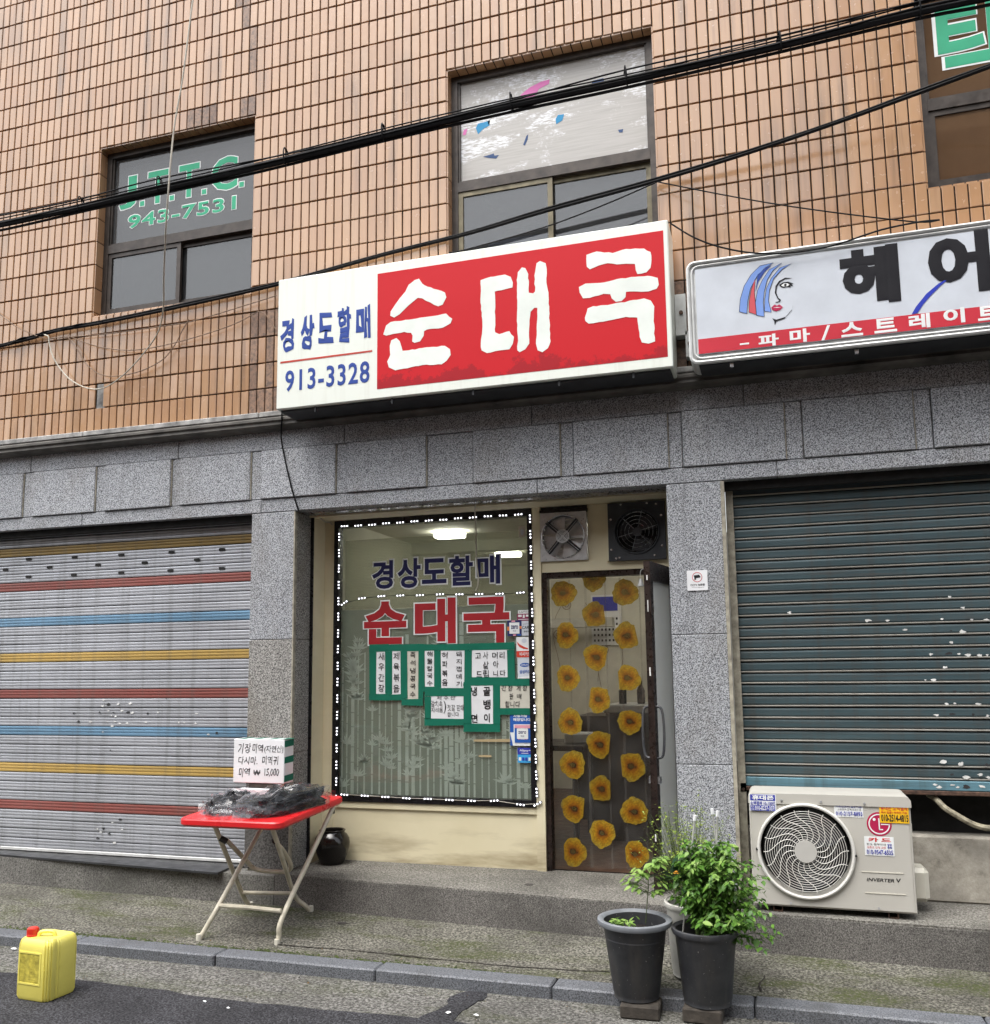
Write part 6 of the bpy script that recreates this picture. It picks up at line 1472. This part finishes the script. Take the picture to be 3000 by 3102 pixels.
jbox(m, lx0-.008, lx1+.008, -.003, .004, lz1, lz1+.008); jbox(m, lx0-.008, lx1+.008, -.003, .004, lz0-.008, lz0); jbox(m, lx0-.008, lx0, -.003, .004, lz0, lz1); jbox(m, lx1, lx1+.008, -.003, .004, lz0, lz1)
build(m, 'label_rim', 'jerrycan_yellow', J)
m = MB(); jbox(m, lx0, lx1, -.0008, .003, lz0, lz1); lb = build(m, 'label', 'jerrycan_label', J)
m = MB(); lr_ = random.Random(4)
for c0, c1 in ((lx0+.005, lx0+.050), (lx0+.060, lx1-.005)):
    z = lz1-.008
    while z > lz0+.008:
        if lr_.random() < .85: jbox(m, c0, c0+(c1-c0)*lr_.uniform(.5, 1), -.0016, -.0006, z-.0012, z)
        z -= .0052
build(m, 'fine_print', 'jerrycan_label', lb, kind='stuff')
m = MB(); hp = [jp(.078, .06, .278), jp(.082, .062, .300), jp(.092, .066, .309), jp(.118, .077, .312), jp(.142, .088, .309), jp(.150, .092, .300), jp(.154, .094, .276)]
m.tube(smoothpath(hp, 4), .0095, 8); build(m, 'handle', 'jerrycan_yellow', J, True)
m = MB(); sr_ = [jring(1.004, w_, ribs=False) for w_ in (.1505, .1525)]; n = len(sr_[0]); m.add([q for r_ in sr_ for q in r_], [(k, (k+1) % n, n+(k+1) % n, n+k) for k in range(n)])
build(m, 'mould_seam', 'jerrycan_yellow', J)
cxp = jp(.045, .055, 0)
m = MB(); m.lathe(cxp[0], cxp[1], [(.023, .288), (.023, .305)], 20); build(m, 'neck', 'jerrycan_yellow', J, True)
m = MB(); prof = [(.001, .338), (.020, .338), (.0255, .335), (.027, .330), (.027, .305), (.0285, .304), (.0285, .298), (.022, .298)]
m.lathe(cxp[0], cxp[1], prof, 24)
for k in range(24):
    a = 2*math.pi*k/24; m.box(cxp[0]+.0265*math.cos(a)-.0012, cxp[0]+.0265*math.cos(a)+.0012, cxp[1]+.0265*math.sin(a)-.0012, cxp[1]+.0265*math.sin(a)+.0012, .306, .330)
build(m, 'cap', 'cap_red', J)
lit = [('crumpled white scrap of paper on the gutter left of the jerrycan', [(-4.363,-1.031)][0], .022), ('small white scrap of paper in the gutter, left of two near the bottom edge', [(-1.561,-1.295)][0], .016), ('small white scrap of paper in the gutter, right of two near the bottom edge', [(-1.425,-1.291)][0], .014),
       ('tiny white scrap on the asphalt edge below the table', [(-2.754,-1.477)][0], .010), ('tiny pinkish scrap on the asphalt near the bottom edge', [(-2.592,-1.521)][0], .010)]
for lab, (X, Y), s_ in lit:
    m = MB(); n = 7; ph = rnd.uniform(0, 6)
    ring = [(X+s_*rnd.uniform(.7, 1.2)*math.cos(ph+2*math.pi*i/n), Y+s_*.7*rnd.uniform(.6, 1.2)*math.sin(ph+2*math.pi*i/n), .009+rnd.uniform(0, .006)) for i in range(n)]
    m.add(ring+[(X, Y, .018)], [(i, (i+1) % n, n) for i in range(n)]); solo(m, 'paper_litter', 'paper', lab, 'litter', 'scraps of paper on the road')
# ---------------------------------------------------------------- pots and plants
def brick(name, label, x0, x1, y0, y1, h, rot):
    m = MB(); m.cbox(-(x1-x0)/2, (x1-x0)/2, -(y1-y0)/2, (y1-y0)/2, 0, h, .006)
    o = solo(m, name, 'brick_grey', label, 'block', 'concrete blocks under the flower pots')
    o.location = ((x0+x1)/2, (y0+y1)/2, .002); o.rotation_euler = (0, 0, rot)
brick('concrete_block', 'grey concrete block under the left flower pot', -.785, -.605, -1.125, -.975, .058, R(2))
brick('concrete_block', 'grey concrete block under the right flower pot', -.500, -.325, -1.105, -.975, .062, R(-2))
def pot(label, cx_, cy_, z0, z1, r0, r1, rimw, body, rim):
    t_ = thing('flower_pot', (cx_, cy_, z0), label, 'flower pot', 'flower pots at the kerb')
    h = z1-z0
    m = MB(); m.lathe(cx_, cy_, [(.001, z0+.004), (r0-.006, z0+.004), (r0-.006, z0), (r0, z0+.002), (r0+.001, z0+.022), (r0+.004, z0+.026), (r0+(r1-rimw-r0)*.93, z0+h*.90), (r1-rimw, z0+h*.91), (r1-rimw, z1-.012), (r1-rimw-.006, z1-.012), (r1-rimw-.010, z0+h*.75), (.001, z0+h*.75)], 56)
    build(m, 'pot_body', body, t_, True)
    m = MB(); m.lathe(cx_, cy_, [(r1-rimw-.002, z1-.03), (r1-.006, z1-.028), (r1, z1-.016), (r1-.002, z1-.004), (r1-.010, z1), (r1-rimw+.004, z1-.002), (r1-rimw-.006, z1-.012), (r1-rimw-.006, z1-.03)], 56); build(m, 'pot_rim', rim, t_, True)
    m = MB(); r_ = random.Random(int(abs(cx_)*1000)); n = 26; vs = [(cx_, cy_, z1-.062)]; fs = []
    for j in range(1, 9):
        for i in range(n):
            a = 2*math.pi*i/n; q = (r1-rimw-.009)*j/8; vs.append((cx_+q*math.cos(a), cy_+q*math.sin(a), z1-.068+r_.uniform(-.007, .009)))
    for i in range(n): fs.append((0, 1+i, 1+(i+1) % n))
    for j in range(7):
        for i in range(n): fs.append((1+j*n+i, 1+j*n+(i+1) % n, 1+(j+1)*n+(i+1) % n, 1+(j+1)*n+i))
    m.add(vs, fs); build(m, 'soil', 'soil', t_, True); return t_
pot('dark grey plastic flower pot with pale rim and a thin seedling, left of the pair', -.722, -1.0, .064, .418, .105, .178, .026, 'pot_grey', 'pot_rim')
pot('dark grey plastic flower pot holding the bushy green plant', -.395, -1.0, .066, .398, .107, .155, .014, 'pot_grey', 'pot_grey')
pot('dirty white plastic pot half hidden behind the bushy plant', -.475, -.66, .078, .430, .115, .150, .012, 'pot_white', 'pot_white')
lm = MB()   # one leaf, along +x, folded along the midrib and curled down
pr = [(0, 0), (.18, .20), (.42, .27), (.70, .17), (1.0, 0)]
vs = []; fs = []
for i, (u, w_) in enumerate(pr): vs += [(u, 0, -.16*u*u), (u, w_, .05-.16*u*u-.02*u), (u, -w_, .05-.16*u*u-.02*u)]
for i in range(4): a = 3*i; b = a+3; fs += [(a, b, b+1, a+1), (a, a+2, b+2, b)]
lm.add(vs, fs)
LEAF = {k: mesh_of(lm, 'leaf', k, True, calc=False) for k in ('leaf', 'leaf_dark', 'leaf_lime', 'leaf_young')}
def leaf_into(mb, p, yaw, pitch, roll, s_):
    Mx = Matrix.Translation(p) @ Matrix.Rotation(yaw, 4, 'Z') @ Matrix.Rotation(pitch, 4, 'Y') @ Matrix.Rotation(roll, 4, 'X') @ Matrix.Scale(s_, 4)
    mb.add([tuple(Mx @ Vector(v)) for v in lm.v], lm.f)
pr_ = random.Random(11)
# bushy plant
PB = thing('bushy_plant', (-.395, -1.0, .345), 'bushy green plant with drooping leafy shoots in the right pot', 'plant')
shoots = []; cand = []
for k in range(230):
    a = pr_.uniform(0, 2*math.pi); out = abs(pr_.gauss(.145, .075)); hgt = pr_.uniform(.12, .46)*(1-.9*max(0, out-.14)/.4)
    if k < 9: a = pr_.uniform(-.85, .15); out = pr_.uniform(.22, .36); hgt = pr_.uniform(.0, .22)     # long shoots hanging to the right
    if math.cos(a) < 0: out *= .62
    base = Vector((-.375+pr_.uniform(-.06, .06), -1.0+pr_.uniform(-.06, .06), .335))
    pts = []
    for i in range(9):
        t_ = i/8; pts.append(base+Vector((math.cos(a)*out*t_**1.2, math.sin(a)*out*.85*t_**1.2, hgt*math.sin(min(1.9, t_*1.75))*1.0+pr_.uniform(-.008, .008))))
    shoots.append(pts)
    for i in [q*.5+2 for q in range(13)]:
        pts_i = pts[int(i)].lerp(pts[min(8, int(i)+1)], i-int(i))
        for sgn in (-1, 1):
            if pr_.random() < .9:
                yaw = a+sgn*pr_.uniform(.5, 1.4); cand.append((pts_i+Vector((pr_.uniform(-.01, .01), pr_.uniform(-.01, .01), pr_.uniform(-.01, .01))), yaw, pr_.uniform(.0, .75), pr_.uniform(-.5, .5), pr_.uniform(.019, .037)*(1.45 if pr_.random() < .10 else 1)))
m = MB()
for pts in shoots: m.tube(pts, .0022, 4, taper=.5)
build(m, 'stem', 'stem_green', PB, kind='stuff')
def showing(c): # nearer the street and higher or further out shows larger
    return c[0].y-.35*(c[0].z-.6)-abs(c[0].x+.39)*.25-c[4]*6
cand.sort(key=showing)
rest = MB()
for i, (p, yaw, pi_, ro, s_) in enumerate(cand):
    if i < 292: put(LEAF['leaf_young' if (p.z > .62 and pr_.random() < .5) or pr_.random() < .15 else 'leaf'], 'leaf', PB, p, (ro, pi_, yaw), (s_, s_, s_))
    else: leaf_into(rest, p, yaw, pi_, ro, s_)
build(rest, 'foliage', 'leaf', PB, kind='stuff', calc=False)
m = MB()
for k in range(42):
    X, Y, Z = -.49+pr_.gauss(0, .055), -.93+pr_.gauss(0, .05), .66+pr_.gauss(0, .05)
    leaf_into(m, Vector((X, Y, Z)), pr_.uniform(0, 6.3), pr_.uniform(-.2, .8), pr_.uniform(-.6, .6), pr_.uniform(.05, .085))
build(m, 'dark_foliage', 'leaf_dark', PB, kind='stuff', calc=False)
m = MB(); fc = [(-0.514,-1.04,0.638)][0]
for ring, (r_, zz_) in enumerate(((.017, 0), (.012, .005), (.007, .008))):
    for k in range(7):
        leaf_into(m, Vector((fc[0], fc[1], fc[2]+zz_)), 2*math.pi*k/7+ring*.4, -.25-.3*ring, 0, r_)
build(m, 'blossom', 'petal', PB, calc=False)
# airy lime-green plant behind
PA = thing('airy_plant', (-.475, -.66, .36), 'fine airy lime-green plant rising behind the bushy one', 'plant')
m = MB(); lf = []
for k in range(150):
    a = pr_.uniform(0, 2*math.pi); out = abs(pr_.gauss(.12, .085)); h = pr_.uniform(.26, .56)*(1-.5*out)
    if k < 12: h *= 1.12; out *= .7
    base = Vector((-.475+pr_.uniform(-.05, .05), -.66+pr_.uniform(-.05, .05), .37)); pts = []
    for i in range(8):
        t_ = i/7; pts.append(base+Vector((math.cos(a)*out*t_+.012*math.sin(7*t_+k), math.sin(a)*out*t_, h*t_)))
    m.tube(pts, .0016, 3, taper=.5)
    for i in range(3, 8):
        for _ in range(3): lf.append((pts[i]+Vector((pr_.gauss(0, .012), pr_.gauss(0, .012), pr_.gauss(0, .012))), pr_.uniform(0, 6.3), pr_.uniform(-.4, .6), pr_.uniform(-.5, .5), pr_.uniform(.010, .021)))
build(m, 'stem', 'stem_green', PA, kind='stuff')
lf.sort(key=lambda q: q[0].y); rest = MB()
for i, (p, yaw, pi_, ro, s_) in enumerate(lf):
    leaf_into(rest, p, yaw, pi_, ro, s_)
build(rest, 'foliage', 'leaf_lime', PA, kind='stuff', calc=False)
m = MB()
for k in range(11):
    a = pr_.uniform(1.6, 4.4); base = Vector((-.56+pr_.uniform(-.03, .03), -.70, .45)); h = pr_.uniform(.15, .42)
    m.tube([base+Vector((math.cos(a)*.14*t_*t_, math.sin(a)*.05*t_, h*t_)) for t_ in (0, .25, .5, .75, 1)], .0012, 3)
build(m, 'dry_twig', 'stem_green', PA, kind='stuff')
# seedling in the left pot
PS = thing('seedling', (-.655, -.98, .35), 'thin young seedling with pale green leaves in the left pot', 'plant')
st_ = [Vector(p) for p in [(-0.673,-0.98,0.389),(-0.669,-0.98,0.427),(-0.664,-0.98,0.471),(-0.659,-0.98,0.514),(-0.654,-0.98,0.558),(-0.654,-0.98,0.602),(-0.651,-0.98,0.645),(-0.649,-0.98,0.662)]]
m = MB(); m.tube(st_, .0026, 5, taper=.6)
brs = []
for k in range(30):
    p = st_[3+k % 5]+Vector((0, 0, pr_.uniform(-.01, .02))); a = pr_.uniform(0, 6.3); L = pr_.uniform(.05, .115)
    q = p+Vector((math.cos(a)*L, math.sin(a)*L*.8, L*pr_.uniform(.1, .6))); m.tube([p, (p+q)/2+Vector((0, 0, .006)), q], .0014, 4); brs.append((p, q, a))
build(m, 'stem', 'stem_green', PS)
for p, q, a in brs:
    for t_, dy in ((1, 0), (.8, 1), (.75, -1), (.5, 1), (.45, -1)):
        put(LEAF['leaf_young'], 'leaf', PS, p+(q-p)*t_, (pr_.uniform(-.4, .4), pr_.uniform(.0, .5), a+dy*pr_.uniform(.7, 1.2)), (s_ := pr_.uniform(.026, .044), s_, s_))
PW = thing('pot_weed', (-.78, -1.03, .355), 'low tuft of leaves growing on the soil of the left pot', 'plant')
for k in range(44):
    b0 = Vector((-.785+pr_.gauss(0, .032), -1.0+pr_.gauss(0, .024), .355+pr_.uniform(0, .05))); s_ = pr_.uniform(.022, .040)
    put(LEAF['leaf_young'], 'leaf', PW, b0, (pr_.uniform(-.5, .5), pr_.uniform(-.9, .2), pr_.uniform(0, 6.3)), (s_, s_, s_))
# white stakes
for lab, q in (('thin white plant stake leaning in the bushy plant, leftmost of three', [(-0.463,-0.98,0.612),(-0.422,-0.98,0.893)]), ('thin white plant stake in the bushy plant, middle of three', [(-0.322,-0.9,0.613),(-0.347,-0.9,0.914)]), ('thin white plant stake in the bushy plant, rightmost of three', [(-0.343,-0.92,0.606),(-0.321,-0.92,0.907)])):
    b0, b1 = Vector(q[0]), Vector(q[1]); dd = (b1-b0).normalized()
    t_ = thing('plant_stake', tuple(b0), lab, 'stake', 'white plant stakes')
    m = MB(); m.tube([b0-dd*.32, b1], .0042, 7); build(m, 'rod', 'stake', t_, True)
    m = MB(); m.tube([b1-dd*.02, b1+dd*.006], .0085, 8); build(m, 'cap', 'paper', t_, True)

# cracks in the pavement right of the pots
for lab, pts in (('jagged crack running down the pavement right of the flower pots', [(-0.22,-0.167),(-0.194,-0.294),(-0.184,-0.394),(-0.142,-0.505),(-0.148,-0.6),(-0.174,-0.697),(-0.165,-0.781)]), ('long crack along the pavement in front of the doorstep', [(-2.794,-0.733),(-2.573,-0.734),(-2.47,-0.726),(-2.153,-0.725),(-1.842,-0.741),(-1.546,-0.751),(-1.265,-0.745),(-0.892,-0.711)])):
    m = MB(); n = len(pts); vs = []
    fine = smoothpath([(a, b, .0) for a, b in pts], 5)
    for i, p in enumerate(fine):
        w_ = .0035+rnd.uniform(0, .003); zc = .058+(p.y+.842)*(.060/(1.0))+.0045
        jx, jy = rnd.uniform(-.005, .005), rnd.uniform(-.005, .005)
        vs += [(p.x-w_+jx, p.y-w_+jy, zc), (p.x+w_+jx, p.y+w_+jy, zc)]
    m.add(vs, [(2*i, 2*i+1, 2*i+3, 2*i+2) for i in range(len(fine)-1)]); solo(m, 'crack', 'soil', lab, None, None, 'structure', calc=False)

# grit and small stones lying on the pavement and in the gutter
m = MB(); gr = random.Random(9)
for k in range(1500):
    X = gr.uniform(-5.8, 1.3); lane = gr.random()
    if lane < .45: Y = gr.uniform(-.83, front(X)-.02); Z = .058+(Y+.842)*.060
    else: Y = gr.uniform(-1.38, -.985) if gr.random() < .8 else -.985-abs(gr.gauss(0, .03)); Z = .0
    s_ = gr.uniform(.0015, .0042)*(1.8 if gr.random() < .05 else 1)
    p = [(X+s_*gr.uniform(.6, 1.2)*math.cos(a), Y+s_*gr.uniform(.6, 1.2)*math.sin(a), Z+.001) for a in (0, 2.1, 4.2)]+[(X, Y, Z+s_*1.3)]
    m.cur = gr.choice((0, 0, 1, 2)); m.add(p, [(0, 1, 3), (1, 2, 3), (2, 0, 3)])
simple('stone_light', (.32, .31, .28), .9); simple('stone_dark', (.05, .045, .04), .9); simple('dead_leaf', (.16, .10, .04), .9)
solo(m, 'grit', ['stone_light', 'stone_dark', 'dead_leaf'], 'loose grit and specks scattered over pavement and gutter', None, None, 'stuff', calc=False)
# flattened gum and oil spots
for lab, pts in (('dark flattened spot on the doorstep in front of the door', [(-1.521,0.024)]), ('dark flattened spot on the pavement below the doorstep', [(-2.601,-0.322)])):
    X, Y = pts[0]; zc = .3015 if 'doorstep in' in lab else .058+(Y+.842)*.060+.004
    m = MB(); m.prism([(X+.034*gr.uniform(.6, 1.1)*math.cos(2*math.pi*i/11), Y+.026*gr.uniform(.6, 1.1)*math.sin(2*math.pi*i/11)) for i in range(11)], zc-.001, zc+.0006, 'z')
    solo(m, 'ground_spot', 'stone_dark', lab, None, None, 'structure')
